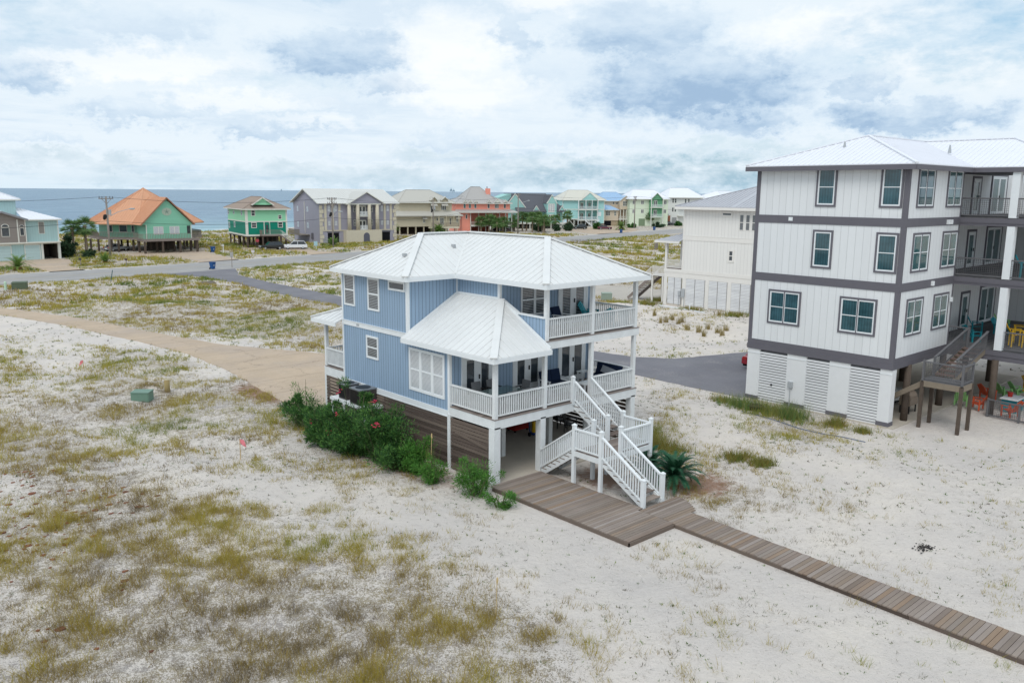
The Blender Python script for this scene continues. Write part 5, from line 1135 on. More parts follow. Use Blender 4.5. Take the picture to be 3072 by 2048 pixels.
window(H, 'F', -.8, 21.0, 5.4, 3.6, 2.8, 3, 1, TRIM, BLINDW, .18); window(H, 'F', -.8, 21.4, 2.6, 3.0, 2.1, 3, 1, TRIM, GLASS, .18)
for u in (14.7, 29.4): M().slab([(u-1.8, .0, 5.7), (u+1.8, .0, 5.7), (u, .0, 7.5)], Vector((0, .4, 0))).obj('dormer_gable', TQ, H); gable_roof(H, u-1.7, u+1.7, .2, 4, 5.75, 7.6, SL, 'y', .3, 0, .25, TRIM)
for u in (1.5, 5, 11, 16, 28): window(H, 'F', 2, u, 3.0, 1.5, 1.9, 2, 1, TRIM, GLASS, .12)
M().box(-2, -.6, 1.6, 31, 2, 1.95).obj('balcony_floor', TRIM, H); railing(H, (-1.9, -.55, 1.95), (20, -.55, 1.95), 1.0, .3, TRIM, .06); piles(H, [(x_, y_) for x_ in range(-1, 32, 4) for y_ in (-.3, 6)], 1.7, .35, TRIM)
wall(H, 0, 31, 7, 7.2, 0, 1.6, WRL, 'ground_screen')
# aqua house with double porch
AQ = siding('aqua_siding', '#a4d3d1', .3, .03, .94, False); AQR = mat('pale_sand_metal', '#cbc8bc', .45, .35, var=.05)
H = thing('aqua_house', 'aqua three-storey house with stacked white porches and crossed white stairs', 'house', (193.7, 186.2, 0), R(-28)); H.scale = (0.594, 1, 1)
wall(H, 0, 10.4, 0, 14, 2.6, 9.3, AQ); wall(H, 10.4, 22, 2.2, 14, 2.2, 9.3, AQ); wall(H, 22, 26.6, 0, 14, 1.0, 9.3, AQ); wall(H, -5.6, 0, 6, 14, 2.6, 9.5, AQ)
hip_roof(H, 0, 26.6, 0, 14, 9.35, 12.8, AQR, .8, 0); M().slab([(11.4, -.9, 9.3), (21.9, -.9, 9.3), (16.7, -.9, 11.9)], Vector((0, .4, 0))).obj('gable', AQ, H); gable_roof(H, 11.8, 21.5, -.5, 6, 9.35, 12.0, AQR, 'y', .5, 0)
m = M(); m.box(-.05, -.06, 5.85, 10.4, 0, 6.1).box(22, -.06, 5.85, 26.7, 0, 6.1).box(-.05, -.05, 2.4, 10.4, 0, 2.65).box(-.05, -.05, 2.6, .25, 0, 9.3).box(10.15, -.05, 2.6, 10.45, 0, 9.3).box(26.3, -.05, 1.0, 26.65, 0, 9.3).box(21.95, -.05, 1, 22.2, 0, 9.3).obj('trim', TRIM, H)
for z_ in (2.3, 6.0): M().box(9.2, -1.2, z_-.3, 22, 2.2, z_).obj('porch_floor', TRIM, H); railing(H, (9.3, -1.15, z_), (21.9, -1.15, z_), 1.1, .3, WHITE, .07); door(H, 'F', 2.2, 12.5, z_, 1.8, 2.3, 2, TRIM, GLASS, .15); window(H, 'F', 2.2, 17.5, z_+.8, 1.6, 1.5, 2, 1, TRIM, GLASS, .12)
for u in (9.4, 14.1, 18.1, 21.8): M().box(u-.15, -1.2, 0, u+.15, -.9, 9.3).obj('post', WHITE, H)
window(H, 'F', 0, 22.6, 3.6, 2.0, 1.5, 1, 1, TRIM, WHITE); m = M()
for a, b_ in (((13, -1.6, 2.3), (17.5, -2.2, 0)), ((17.5, -2.8, 0), (22, -2.2, 2.3)), ((20, -3.0, 1.4), (24, -3, 0))): m.beam(a, b_, 1.2, .25)
so2 = m.obj('stair_flight', WHITE, H); railing(so2, (13, -2.2, 2.3), (17.5, -2.8, 0), 1.0, .35, WHITE, .06); railing(so2, (22, -2.8, 2.3), (17.5, -3.4, 0), 1.0, .35, WHITE, .06)
piles(H, [(x_, y_) for x_ in (.3, 4, 7.5, 12, 17) for y_ in (.3, 7)], 2.4, .35, TRIM); m = M(); [m.beam((a, 0, 2.3), (a+3.4, 0, .1), .12, .2) or m.beam((a, 0, .1), (a+3.4, 0, 2.3), .12, .2) for a in (.4, 4.2)]; m.obj('cross_brace', TRIM, H)
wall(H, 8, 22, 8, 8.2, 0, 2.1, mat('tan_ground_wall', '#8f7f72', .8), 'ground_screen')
# tan house with blue roof
TN = siding('tan_siding', '#cdbeaa', .3, .03, .94, False); BLR = mat('blue_metal_roof', '#9dbbd8', .45, .35, var=.06)
H = thing('blue_roof_house', 'tan house with light blue metal roofs and an arched gable window', 'house', (210.4, 181.3, 0), R(-30)); H.scale = (0.552, 1, 1)
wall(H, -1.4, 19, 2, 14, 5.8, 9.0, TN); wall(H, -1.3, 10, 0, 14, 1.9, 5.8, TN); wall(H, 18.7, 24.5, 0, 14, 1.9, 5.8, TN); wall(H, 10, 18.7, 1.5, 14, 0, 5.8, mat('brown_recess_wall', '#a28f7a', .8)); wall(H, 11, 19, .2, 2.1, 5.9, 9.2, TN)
hip_roof(H, -2.5, 19, 2, 14, 9.05, 12.2, BLR, .7, .6); M().slab([(11.2, .15, 9.2), (19, .15, 9.2), (15, .15, 10.9)], Vector((0, .3, 0))).obj('gable', TN, H); gable_roof(H, 11.4, 18.8, .3, 5, 9.2, 11.0, BLR, 'y', .4, 0)
roof(H, [[(-2, -.7, 5.8), (10.4, -.7, 5.8), (5, 2, 7.4), (.6, 2, 7.7)], [(18.3, -.7, 5.8), (25.3, -.7, 5.8), (22, 2, 7.4), (19, 2, 7.4)]], BLR, .6, name='low_roof'); fascia(H, [(-2, -.7, 5.8), (10.4, -.7, 5.8)], TRIM, .2, .06)
window(H, 'F', 0, 1.1, 3.6, 3.1, 1.8, 3, 2, TRIM, GLASS, .14); window(H, 'F', 0, 7.1, 3.6, 1.3, 1.7, 2, 2, TRIM, GLASS, .12); window(H, 'F', 0, 19.8, 3.7, 2.3, 1.5, 2, 2, TRIM, GLASS, .12); window(H, 'F', 2, 7.2, 7.7, .9, 1.0, 1, 1, TRIM, GLASS, .1); window(H, 'F', 2, 9.4, 7.7, 1.3, .8, 2, 1, TRIM, GLASS, .1)
window(H, 'F', .2, 13.1, 7.1, 2.8, 1.9, 3, 2, TRIM, GLASS, .14)
for u in (11.3, 13.6, 15.4, 17.8): M().box(u-.2, -.3, 0, u+.2, .1, 5.8).obj('column', TRIM, H)
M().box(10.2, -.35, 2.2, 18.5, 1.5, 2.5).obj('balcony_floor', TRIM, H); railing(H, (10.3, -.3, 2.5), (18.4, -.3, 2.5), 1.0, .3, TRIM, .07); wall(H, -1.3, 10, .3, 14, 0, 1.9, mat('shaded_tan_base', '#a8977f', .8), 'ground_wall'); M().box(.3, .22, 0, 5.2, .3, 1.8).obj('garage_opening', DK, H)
# lime green house
LG = siding('lime_siding', '#d8e3cd', .3, .03, .95, False); GR2 = siding('grass_green_siding', '#68a07b', .3, .03, .9, False)
H = thing('lime_house', 'lime green three-storey house with white roof and a dark green central porch bay', 'house', (218.5, 171.6, 0), R(-32)); H.scale = (0.517, 1, 1)
wall(H, -5.9, 22.5, 1.5, 15, 0, 9.8, LG); hip_roof(H, -6.5, 22.6, 1.5, 15, 9.85, 13.2, ROOFB, 1.0, 0); wall(H, 8.4, 17.2, .3, 1.5, 3.0, 9.8, GR2, 'porch_bay')
M().slab([(8.2, -.2, 9.7), (17.4, -.2, 9.7), (12.8, -.2, 12.0)], Vector((0, .3, 0))).obj('gable', GR2, H); gable_roof(H, 8.6, 17.0, -.1, 6, 9.75, 12.1, ROOFB, 'y', .5, 0)
for u, z_ in ((2.3, 7.8), (2.4, 4.6), (19.2, 7.8), (19.2, 4.6), (-3.9, 7.8), (-3.9, 4.6)): window(H, 'F', 1.5, u, z_, 2.1, 1.5, 2, 1, TRIM, BLIND, .15)
door(H, 'F', .3, 11.0, 7.1, 2.4, 2.2, 2, TRIM, GLASS, .15); door(H, 'F', .3, 11.0, 3.6, 2.4, 2.2, 2, TRIM, GLASS, .15)
for z_ in (6.9, 3.4): M().box(8.4, -1.0, z_-.25, 17.2, .3, z_).obj('balcony_floor', TRIM, H); railing(H, (8.5, -.95, z_), (17.1, -.95, z_), 1.0, .3, WHITE, .07)
for u in (8.5, 17.1): M().box(u-.2, -1.0, 0, u+.2, -.6, 9.7).obj('post', TRIM, H)
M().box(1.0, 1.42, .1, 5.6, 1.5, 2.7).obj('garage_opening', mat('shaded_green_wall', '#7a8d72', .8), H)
# white houses furthest right
WS = siding('white_lap_siding', '#dedfdc', .3, .03, .95, False)
H = thing('white_far_house', 'white three-storey house with bright white hip roof right of the lime house', 'house', (237, 171, 0), R(-34)); H.scale = (0.483, 1, 1)
wall(H, -3, 26, 1, 16, 0, 10.4, WS); hip_roof(H, -3.4, 26, 1, 16, 10.45, 14.0, ROOFB, 1.0, 0)
for u, z_ in ((1.0, 8.3), (3.0, 8.3), (11.2, 8.2), (13.8, 8.2), (1.0, 5.0), (3.1, 5.0), (11.2, 5), (13.8, 5)): window(H, 'F', 1, u, z_, 1.4, 1.7, 1, 2, TRIM, GLASS, .12)
for z_ in (6.9, 3.6): M().box(5.5, -.6, z_-.2, 10.5, 1, z_).obj('balcony_floor', TRIM, H); railing(H, (5.6, -.55, z_), (10.4, -.55, z_), 1.0, .3, WHITE, .07)
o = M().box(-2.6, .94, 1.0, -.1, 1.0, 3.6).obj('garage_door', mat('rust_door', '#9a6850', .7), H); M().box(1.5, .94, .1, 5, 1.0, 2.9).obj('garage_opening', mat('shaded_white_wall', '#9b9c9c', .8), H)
for i, (x_, y_, w, hh) in enumerate(((302, 190, 30, 12.6), (352, 205, 26, 12.2))):
    H = thing('white_far_house', ['white roofed house beyond the utility pole, peeping over the grey metal roof', 'second distant white roofed house, mostly hidden behind the grey metal roof'][i], 'house', (x_, y_, 0), R(12), 'distant white houses at the right')
    wall(H, 0, w, 0, 16, 0, 9.6, WS); hip_roof(H, 0, w, 0, 16, 9.65, hh+.6, ROOFB, 1, 0); [window(H, 'F', 0, u, 6.5, 1.6, 1.8, 1, 2, TRIM, GLASS, .12) for u in (3, 9, 15, 21)]
# ------------------------------------------------------------------ utility poles and wires
WP = mat('grey_utility_pole_wood', '#8d8680', .85, .15, var=.12, vscale=6)
def pole(label, x_, y_, hh, arm=True, lamp=0, hl=8.4, cans=True, rz=R(15), arms=1):
    t = thing('utility_pole', label, 'utility pole', (x_, y_, 0), rz, 'utility poles along the road'); M().cyl((0, 0, -.3), (0, 0, hh), .2, .14, 10).obj('pole', WP, t, smooth=True)
    if arm:
        for a in range(arms):
            m = M(); z_ = hh-.35-a*.9; m.box(-1.3, -.08, z_-.08, 1.3, .08, z_+.08).beam((-.9, -.1, z_), (0, -.1, z_-.9), .06, .06).beam((.9, -.1, z_), (0, -.1, z_-.9), .06, .06).obj('crossarm', WP, t)
            for u in (-1.2, -.7, .7, 1.2): M().cyl((u, 0, z_+.08), (u, 0, z_+.38), .07, .05, 6).obj('insulator', CHAR, t)
    if cans:
        M().cyl((.4, -.1, hh-3.1), (.4, -.1, hh-2.2), .26, n=10).obj('transformer', LTGREY, t); m = M()
        for i in range(3): m.cyl((-.4, -.1+i*.12, hh-3.3-i*.2), (-.4, .05+i*.12, hh-3.3-i*.2), .34-.05*i, n=10)
        m.obj('cable_loops', BLACK, t)
    if lamp:
        o = M().beam((0, 0, hl-1.4), (lamp*3.4*.5, -.5, hl-.5), .09, .09).beam((lamp*1.7, -.5, hl-.5), (lamp*3.6, -.9, hl), .08, .08).obj('lamp_arm', LTGREY, t)
        M().ball((lamp*4.0, -1.0, hl+.0), .45, 10, 6, (1.3, .6, .35)).obj('lamp_head', LTGREY, o, smooth=True)
    return t
PP = [(-36, 119), (23.3, 127.1), (67.3, 128.6), (116.6, 150.0), (140.0, 151.2), (203.9, 161.5), (300, 172)]
pole('weathered utility pole with street lamp in front of the orange roofed house', 23.3, 127.1, 10.6, lamp=1, hl=8.5)
pole('utility pole with double crossarm and short lamp in front of the grey columned house', 67.3, 128.6, 10.5, lamp=.35, hl=7.6, arms=2)
pole('thin utility pole with equipment on its left side before the beige house', 116.6, 160.0, 10.2, arm=False)
pole('utility pole with lamp arm among the palms before the turquoise shingle house', 140, 151.2, 11.6, lamp=1, hl=9.5, cans=False); pole('utility pole in front of the tan house with blue roof', 203.9, 161.5, 10.8, arms=2, cans=False)
wr = thing('power_lines', 'thin dark power lines strung between the roadside utility poles', 'power lines', (0, 0, 0))
def wire(a, b_, sag, r=.018):
    m = M(); a, b_ = Vector(a), Vector(b_); pr = a
    for i in range(1, 13): f = i/12; p = a.lerp(b_, f)-Vector((0, 0, sag*4*f*(1-f))); m.cyl(pr, p, r, n=4, caps=False); pr = p
    return m
hs = [10.6, 10.6, 10.5, 10.2, 11.6, 10.8, 11]
for (a, b_, ha, hb) in zip(PP[:-1], PP[1:], hs[:-1], hs[1:]):
    for dz, dd, r in ((-.05, -1.1, .02), (-.05, 1.1, .02), (-4.1, .1, .035)):
        wire((a[0]+dd*.3, a[1]+dd, ha+dz), (b_[0]+dd*.3, b_[1]+dd, hb+dz), 1.0, r).obj('wire', BLACK, wr)
# ------------------------------------------------------------------ cars
TYRE = mat('tyre_rubber', '#1a1a1b', .9, .1); CGL = glassm('car_glass', '#20262b', .05); TL = mat('tail_light_red', '#a51c1c', .3, .5)
def car(label, loc, rz, col, L=4.6, Wd=1.85, Hh=1.65, kind='suv', group=None):
    t = thing('parked_car', label, 'car', loc, rz, group); pm = mat('car_paint_'+col.strip('#'), col, .25, .5, coat=.8)
    hd = .98 if kind != 'sedan' else .9; prof = [(-L/2, .35), (-L/2, .72), (-L/2+.15, hd-.08), (-L*.22, hd), (L*.42, hd+.02), (L/2, hd-.1), (L/2, .35)]
    def loft(pr, wf): 
        m = M(); n = len(pr); vs = []
        for s in (-1, 1):
            for (x_, z_) in pr: vs.append((x_, s*wf(z_), z_))
        fs = [tuple(range(n)), tuple(range(2*n-1, n-1, -1))]+[(i, n+i, n+(i+1) % n, (i+1) % n) for i in range(n)]; return m.add(vs, fs)
    b = loft(prof, lambda z_: Wd/2*(1-.06*max(0, z_-.7))).obj('body', pm, t); bv = b.modifiers.new('b', 'BEVEL'); bv.width = .06; bv.segments = 2
    if kind == 'sedan': cp = [(-L*.2, hd), (-L*.04, Hh-.03), (L*.2, Hh), (L*.4, hd)]
    else: cp = [(-L*.22, hd), (-L*.08, Hh-.05), (L*.36, Hh), (L*.46, hd)]
    g = loft(cp, lambda z_: Wd/2*(.95 if z_ <= hd+.01 else .78)).obj('cabin_glass', CGL, t)
    x0, x1 = cp[1][0], cp[2][0]; M().box(x0+.05, -Wd/2*.8, Hh-.05, x1-.02, Wd/2*.8, Hh+.025).obj('roof', pm, t)
    m = M()
    for s in (-1, 1):
        for (a, c_) in ((cp[0], cp[1]), (cp[3], cp[2]), ((L*.1, hd), (L*.1, Hh-.02))): m.beam((a[0], s*Wd/2*.955, a[1]), (c_[0], s*Wd/2*.79, c_[1]), .07, .05)
    m.obj('pillars', pm, t)
    for sx in (-1, 1):
        for sy in (-1, 1):
            y_ = sy*(Wd/2-.12); o = M().cyl((sx*L*.31, y_-.11, .34), (sx*L*.31, y_+.11, .34), .34, n=16).obj('wheel', TYRE, t); M().cyl((sx*L*.31, y_+sy*.11, .34), (sx*L*.31, y_+sy*.125, .34), .2, n=12).obj('rim', LTGREY, o)
    for s in (-1, 1):
        M().box(L/2-.03, s*Wd*.36-.16, .68, L/2+.012, s*Wd*.36+.16, .88).obj('tail_light', TL, t); M().box(-L/2-.012, s*Wd*.36-.16, .62, -L/2+.03, s*Wd*.36+.16, .76).obj('headlight', LTGREY, t)
    M().box(L/2-.02, -.27, .5, L/2+.02, .27, .64).obj('licence_plate', WHITE, t)
    M().box(-L/2+.1, -Wd/2+.08, .22, L/2-.1, Wd/2-.08, .36).obj('underbody', TYRE, t); return t
car('black sport utility car parked under the two-tone green house', (55.9, 133.4, .02), R(170+180), '#16181b', 4.7); car('white sport utility car with red tail lights beside the black one', (60.6, 132.2, .02), R(-28), '#dfe2e6', 4.8)
car('red sedan half hidden behind the charcoal trimmed house', (30.4, 5.4, .02), R(177), '#8e1626', 4.6, Hh=1.42, kind='sedan')
car('grey sedan in the shade below the orange roofed house', (30.2, 146.5, .02), R(200), '#7c8084', 4.5, Hh=1.45, kind='sedan')
car('white pickup style car under the charcoal trimmed house behind the dark piling', (26.0, -3.0, .08), R(80), '#c9ccce', 4.8)
cg = 'cars parked at the distant houses'
for lb, x_, y_, a, c_, kd in (('black car in front of the aqua house stairs', 180.6, 165.2, -40, '#15171a', 'suv'), ('maroon sedan right of the black car at the aqua house', 186.4, 159.5, 140, '#5c1f33', 'sedan'), ('pale grey car behind the maroon sedan', 190.5, 165.5, 140, '#a9adb3', 'suv'),
        ('dark grey long car at the lime house, leftmost of four', 230, 174.6, 0, '#33383d', 'suv'), ('white sport utility car at the lime house between dark cars', 233.3, 172.6, -50, '#dcdfe2', 'suv'), ('dark sedan right of the white car at the lime house', 236.2, 171.2, 130, '#23272c', 'sedan'), ('black car at the far right before the white three-storey house', 241.5, 172.5, 10, '#17191b', 'suv'),
        ('dark car half hidden by palms under the coral house', 148.8, 169.5, 20, '#1c1e22', 'suv'), ('dark red car under the coral house right of the palms', 154.4, 170.8, 20, '#451f27', 'sedan'), ('white car between palms at the coral house', 152.2, 173.4, 20, '#d8dadc', 'sedan')):
    car(lb, (x_, y_, .02), R(a), c_, Hh=1.65 if kd == 'suv' else 1.42, kind=kd, group=cg)
# ------------------------------------------------------------------ bins, mailboxes, signs, boxes, flags
def wheelie(label, x_, y_, rz=0, z_=.03):
    t = thing('rubbish_bin', label, 'bin', (x_, y_, z_), rz, 'blue wheeled bins along the road'); m = M(); m.add([(-.24, -.26, .05), (.24, -.26, .05), (.24, .22, .05), (-.24, .22, .05), (-.32, -.38, 1.0), (.32, -.38, 1.0), (.32, .34, 1.0), (-.32, .34, 1.0)], [(0, 3, 2, 1), (4, 5, 6, 7), (0, 1, 5, 4), (1, 2, 6, 5), (2, 3, 7, 6), (3, 0, 4, 7)]).obj('body', PLBLUE, t)
    m = M(); m.box(-.35, -.42, 1.0, .35, .38, 1.06).box(-.3, -.36, 1.06, .3, .3, 1.09).obj('lid', PLBLUE, t); M().cyl((-.28, .42, 1.0), (.28, .42, 1.0), .025, n=6).obj('handle', PLBLUE, t)
    for s in (-1, 1): M().cyl((s*.27, .26, .12), (s*.33, .26, .12), .13, n=12).obj('wheel', TYRE, t)
    m = M(); m.slab([(.0, -.345, .72), (.1, -.32, .52), (-.1, -.32, .52)], Vector((0, .01, 0))).obj('white_emblem', WHITE, t); return t
wheelie('blue wheeled bin standing alone on the asphalt at the road junction', 29.5, 99.2, R(20)); wheelie('blue wheeled bin on the grass beside the white mailbox post', 43.6, 132.9, R(10), .05)
wheelie('blue wheeled bin by the aqua house cross braces, near palms', 175.8, 165.9); wheelie('blue wheeled bin at the road edge before the date palm', 172.3, 140.4); wheelie('blue wheeled bin at the far end of the road, before the lime house', 196.8, 147.2)
def sign(label, name, cat, x_, y_, hp, w, hh, col, rz=0, wood=False, lid=False):
    t = thing(name, label, cat, (x_, y_, 0), rz); M().box(-.05, -.05, -.2, .05, .05, hp).obj('post', WP if wood else WHITE, t)
    M().box(-w/2, -.1 if lid else -.03, hp-hh*.1, w/2, .35 if lid else .03, hp+hh*.9).obj('box' if lid else 'sign_panel', mat('paint_'+col.strip('#'), col, .6), t); return t
sign('small grey sign on a brown post at the road junction', 'road_sign', 'sign', 33.0, 100.2, 1.7, .5, .8, '#a9a7a4', R(-20), True)
sign('white mailbox on a white post beside the blue bin', 'mailbox', 'mailbox', 45.2, 131.8, 1.2, .3, .3, '#d8d8d6', 0, False, True); sign('pale blue box on a post right of the white car', 'mailbox', 'mailbox', 63.0, 128.0, .9, .6, .9, '#a8c9d2', 0, False, True)
sign('small white yard sign in the grass near the two-tone house', 'yard_sign', 'sign', 46.9, 122.6, .5, .6, .45, '#d6cfd2', R(-10)); sign('dark mailbox on a leaning brown post left of the roadside agave', 'mailbox', 'mailbox', 15.6, 116.0, 1.0, .3, .3, '#4b4a4a', 0, True, True)
sign('brown wooden post box at the road edge below the utility pole', 'mailbox', 'mailbox', 21.3, 112.6, .9, .3, .3, '#5a4a3e', 0, True, True); sign('small white marker in the sand beside the junction', 'marker_post', 'marker', 36.0, 94.1, .3, .35, .4, '#d9dadb')
def gnd(x_, y_): return float(height(np.array(float(x_)), np.array(float(y_))))
t = thing('guy_wire_guard', 'leaning dark guy wire guard at the near road edge', 'marker', (11.9, 89.2, gnd(11.9, 89.2))); M().cyl((0, 0, -.2), (.45, .3, 1.5), .05, n=8).obj('tube', mat('dark_teal_plastic', '#35585a', .6), t)
GRB = mat('green_utility_enamel', '#6c897a', .5, .3, var=.1, vscale=2)
def ubox(label, x_, y_, w, d, hh, m_, rz=0):
    t = thing('utility_box', label, 'utility box', (x_, y_, gnd(x_, y_)-.05), rz); M().box(-w/2, -d/2, 0, w/2, d/2, hh*.88).obj('cabinet', m_, t)
    m = M(); m.add([(-w/2-.02, -d/2-.03, hh*.88), (w/2+.02, -d/2-.03, hh*.88), (w/2+.02, d/2+.02, hh*.88), (-w/2-.02, d/2+.02, hh*.88), (-w/2-.02, -d/2-.03, hh*.93), (w/2+.02, -d/2-.03, hh*.93), (w/2+.02, d/2+.02, hh), (-w/2-.02, d/2+.02, hh)], [(0, 3, 2, 1), (4, 5, 6, 7), (0, 1, 5, 4), (1, 2, 6, 5), (2, 3, 7, 6), (3, 0, 4, 7)]).obj('lid', m_, t)
    M().box(-w/2+.05, -d/2-.012, .05, w/2-.05, -d/2, hh*.8).obj('door', m_, t); return t
ubox('green utility box in the sand left of the blue house', -6.0, 23.8, 1.0, .7, .6, GRB, R(-42)); ubox('dark green utility box in grass near the road at the left edge', .6, 84.2, 1.5, 1.1, .9, mat('dark_green_enamel', '#56624f', .6, var=.1), R(-20)); ubox('grey green utility box on the sand near the cream house', 49.0, 37.2, 1.1, .9, .9, mat('grey_green_enamel', '#8f9d90', .6, var=.1), R(-40))
t = thing('marker_post', 'short weathered wooden post right of the green utility box', 'post', (-4.3, 24.6, gnd(-4.3, 24.6))); M().cyl((0, 0, -.2), (0, 0, .75), .17, .15, 12).obj('post', mat('yellowed_post_wood', '#9b8a60', .85, var=.15), t, smooth=True); M().cyl((0, 0, .75), (0, 0, .78), .16, .12, 12).obj('cap', mat('bleached_post_top', '#b5a98d', .85), t)
t = thing('cable_pedestal', 'pale green cable pedestal at the left edge of the picture', 'utility pedestal', (-.8, 84.4, gnd(-.8, 84.4))); M().cyl((0, 0, -.1), (0, 0, .8), .14, .14, 10).obj('tube', mat('pale_green_plastic', '#b9d3bb', .6), t); M().ball((0, 0, .8), .15).obj('cap', mat('pale_green_plastic', '#b9d3bb', .6), t)
def flag(label, x_, y_, hh, rz):
    t = thing('survey_flag', label, 'flag', (x_, y_, gnd(x_, y_)), rz, 'pink survey flags in the sand'); M().cyl((0, 0, -.1), (0, 0, hh), .022, .018, 6).obj('stake', mat('tan_lath', '#b99d72', .8), t)
    m = M(); m.add([(0, 0, hh), (.16, .04, hh-.06), (.24, -.02, hh-.2), (.26, .04, hh-.4), (.14, -.02, hh-.3), (0, 0, hh-.16)], [(0, 1, 4, 5), (1, 2, 3, 4)]).obj('ribbon', mat('pink_ribbon', '#dc7f88', .7), t)
flag('pink ribbon on a stake in white sand, below the oleanders', -6.8, 9.0, .95, R(-40)); flag('pink ribbon flag in the grass left of the driveway bend', -5.9, 35.6, .6, R(140))
t = thing('garden_hose', 'blue garden hose curving over the sand before the louvred wall', 'hose', (0, 0, 0)); m = M(); hp = [(17.9, -.2), (17.68, -1.25), (17.42, -2.77), (17.3, -4), (17.37, -5.12), (17.5, -6.2), (17.6, -7.3)]
HP = [Vector((a, b_, gnd(a, b_)+.03)) for a, b_ in hp]; [m.cyl(a, b_, .022, n=6, caps=False) for a, b_ in zip(HP[:-1], HP[1:])]; m.obj('hose', mat('dull_blue_rubber', '#5b6b86', .6), t)
t = thing('planter_tub', 'round dark tub in the grass at the foot of the louvred wall', 'tub', (18.9, -.45, gnd(18.9, -.45))); M().cyl((0, 0, 0), (0, 0, .28), .42, .46, 18).obj('tub', BLACK, t); M().cyl((0, 0, .28), (0, 0, .285), .4, .4, 18).obj('soil', mat('dark_soil', '#3f3a33', .95), t)
t = thing('grill', 'covered tan grill cart in the shade behind the dark piling', 'grill', (25.0, -6.2, .06)); M().box(-.5, -.3, .45, .5, .3, .85).obj('body', mat('tan_grill_cover', '#8a7d70', .8), t); M().cyl((-.45, 0, .9), (.45, 0, .9), .28, n=14).obj('lid', mat('tan_grill_cover', '#8a7d70', .8), t); [M().box(a-.03, b_-.03, 0, a+.03, b_+.03, .45).obj('leg', BLACK, t) for a in (-.42, .42) for b_ in (-.24, .24)]
t = thing('white_pipe', 'thin white pipe lying on the sand along the cream house', 'pipe', (0, 0, 0)); m = M(); m.cyl((49.3, 30.0, .16), (48.4, 23.6, .16), .06, n=8).obj('pipe', WHITE, t); M().cyl((48.9, 25.8, .0), (48.9, 25.8, .8), .07, n=8).obj('riser', WHITE, t)
t = thing('timber_scraps', 'small pile of dark timber lying in grass near the asphalt drive', 'timber', (20.8, 79.2, gnd(20.8, 79.2))); [M().beam((-.8, a*.3, .1+a*.05), (.9, a*.3+.2, .12+a*.05), .2, .12).obj('plank', WRL, t) for a in range(4)]
t = thing('snow_fence', 'short run of dark wooden dune fence stakes in the grass beyond the drive', 'fence', (0, 0, 0)); m = M()
for i in range(30): a = i/29; x_, y_ = 121+9*a, 112-2*a; z_ = gnd(x_, y_); m.cyl((x_, y_, z_-.1), (x_+random.uniform(-.1, .1), y_, z_+1.1), .04, n=4)
m.obj('stake', PILE, t)
t = thing('driftwood_stump', 'weathered upright board in the grass right of the sand paths', 'board', (118, 84.5, gnd(118, 84.5))); M().box(-.5, -.1, -.1, .5, .1, 1.3).beam((-.5, 0, 1.2), (.5, 0, 1.5), .12, .12).obj('board', WRL, t)
for i, (azm, dist, s, lb) in enumerate(((38.0, 9000, 1.0, 'tiny offshore platform on the horizon between the beige and coral houses'), (38.18, 9000, .8, 'second tiny offshore platform, right beside the first on the horizon'), (26.85, 9500, .5, 'tiny ship silhouette on the horizon left of the grey columned house'))):
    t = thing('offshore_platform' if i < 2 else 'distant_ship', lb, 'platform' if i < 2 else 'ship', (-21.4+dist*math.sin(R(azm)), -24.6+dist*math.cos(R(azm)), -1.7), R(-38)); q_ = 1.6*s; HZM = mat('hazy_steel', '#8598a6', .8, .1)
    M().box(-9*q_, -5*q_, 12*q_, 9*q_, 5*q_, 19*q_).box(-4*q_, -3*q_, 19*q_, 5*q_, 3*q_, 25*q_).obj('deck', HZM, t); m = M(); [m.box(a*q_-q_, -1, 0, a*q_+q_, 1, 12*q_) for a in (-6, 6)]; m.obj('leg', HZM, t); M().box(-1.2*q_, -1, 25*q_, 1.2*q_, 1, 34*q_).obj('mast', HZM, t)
RUST = [(-14, 13, 9, .6, .13), (-14.5, 10.5, 10, .8, .13), (-14.6, 7.0, 14, .9, .13), (-12.7, 7.7, 12, .9, .12), (-16.3, 5.6, 10, .7, .12), (-15.8, 3.8, 12, .8, .12), (-14.4, -.1, 3, .3, .12), (-16.1, -3.1, 1, .1, .16), (-15.1, -4.0, 1, .1, .15), (-16.8, -1.4, 2, .1, .13), (-13.6, -2.2, 1, .1, .12), (-17.1, -1.9, 1, .1, .14)]
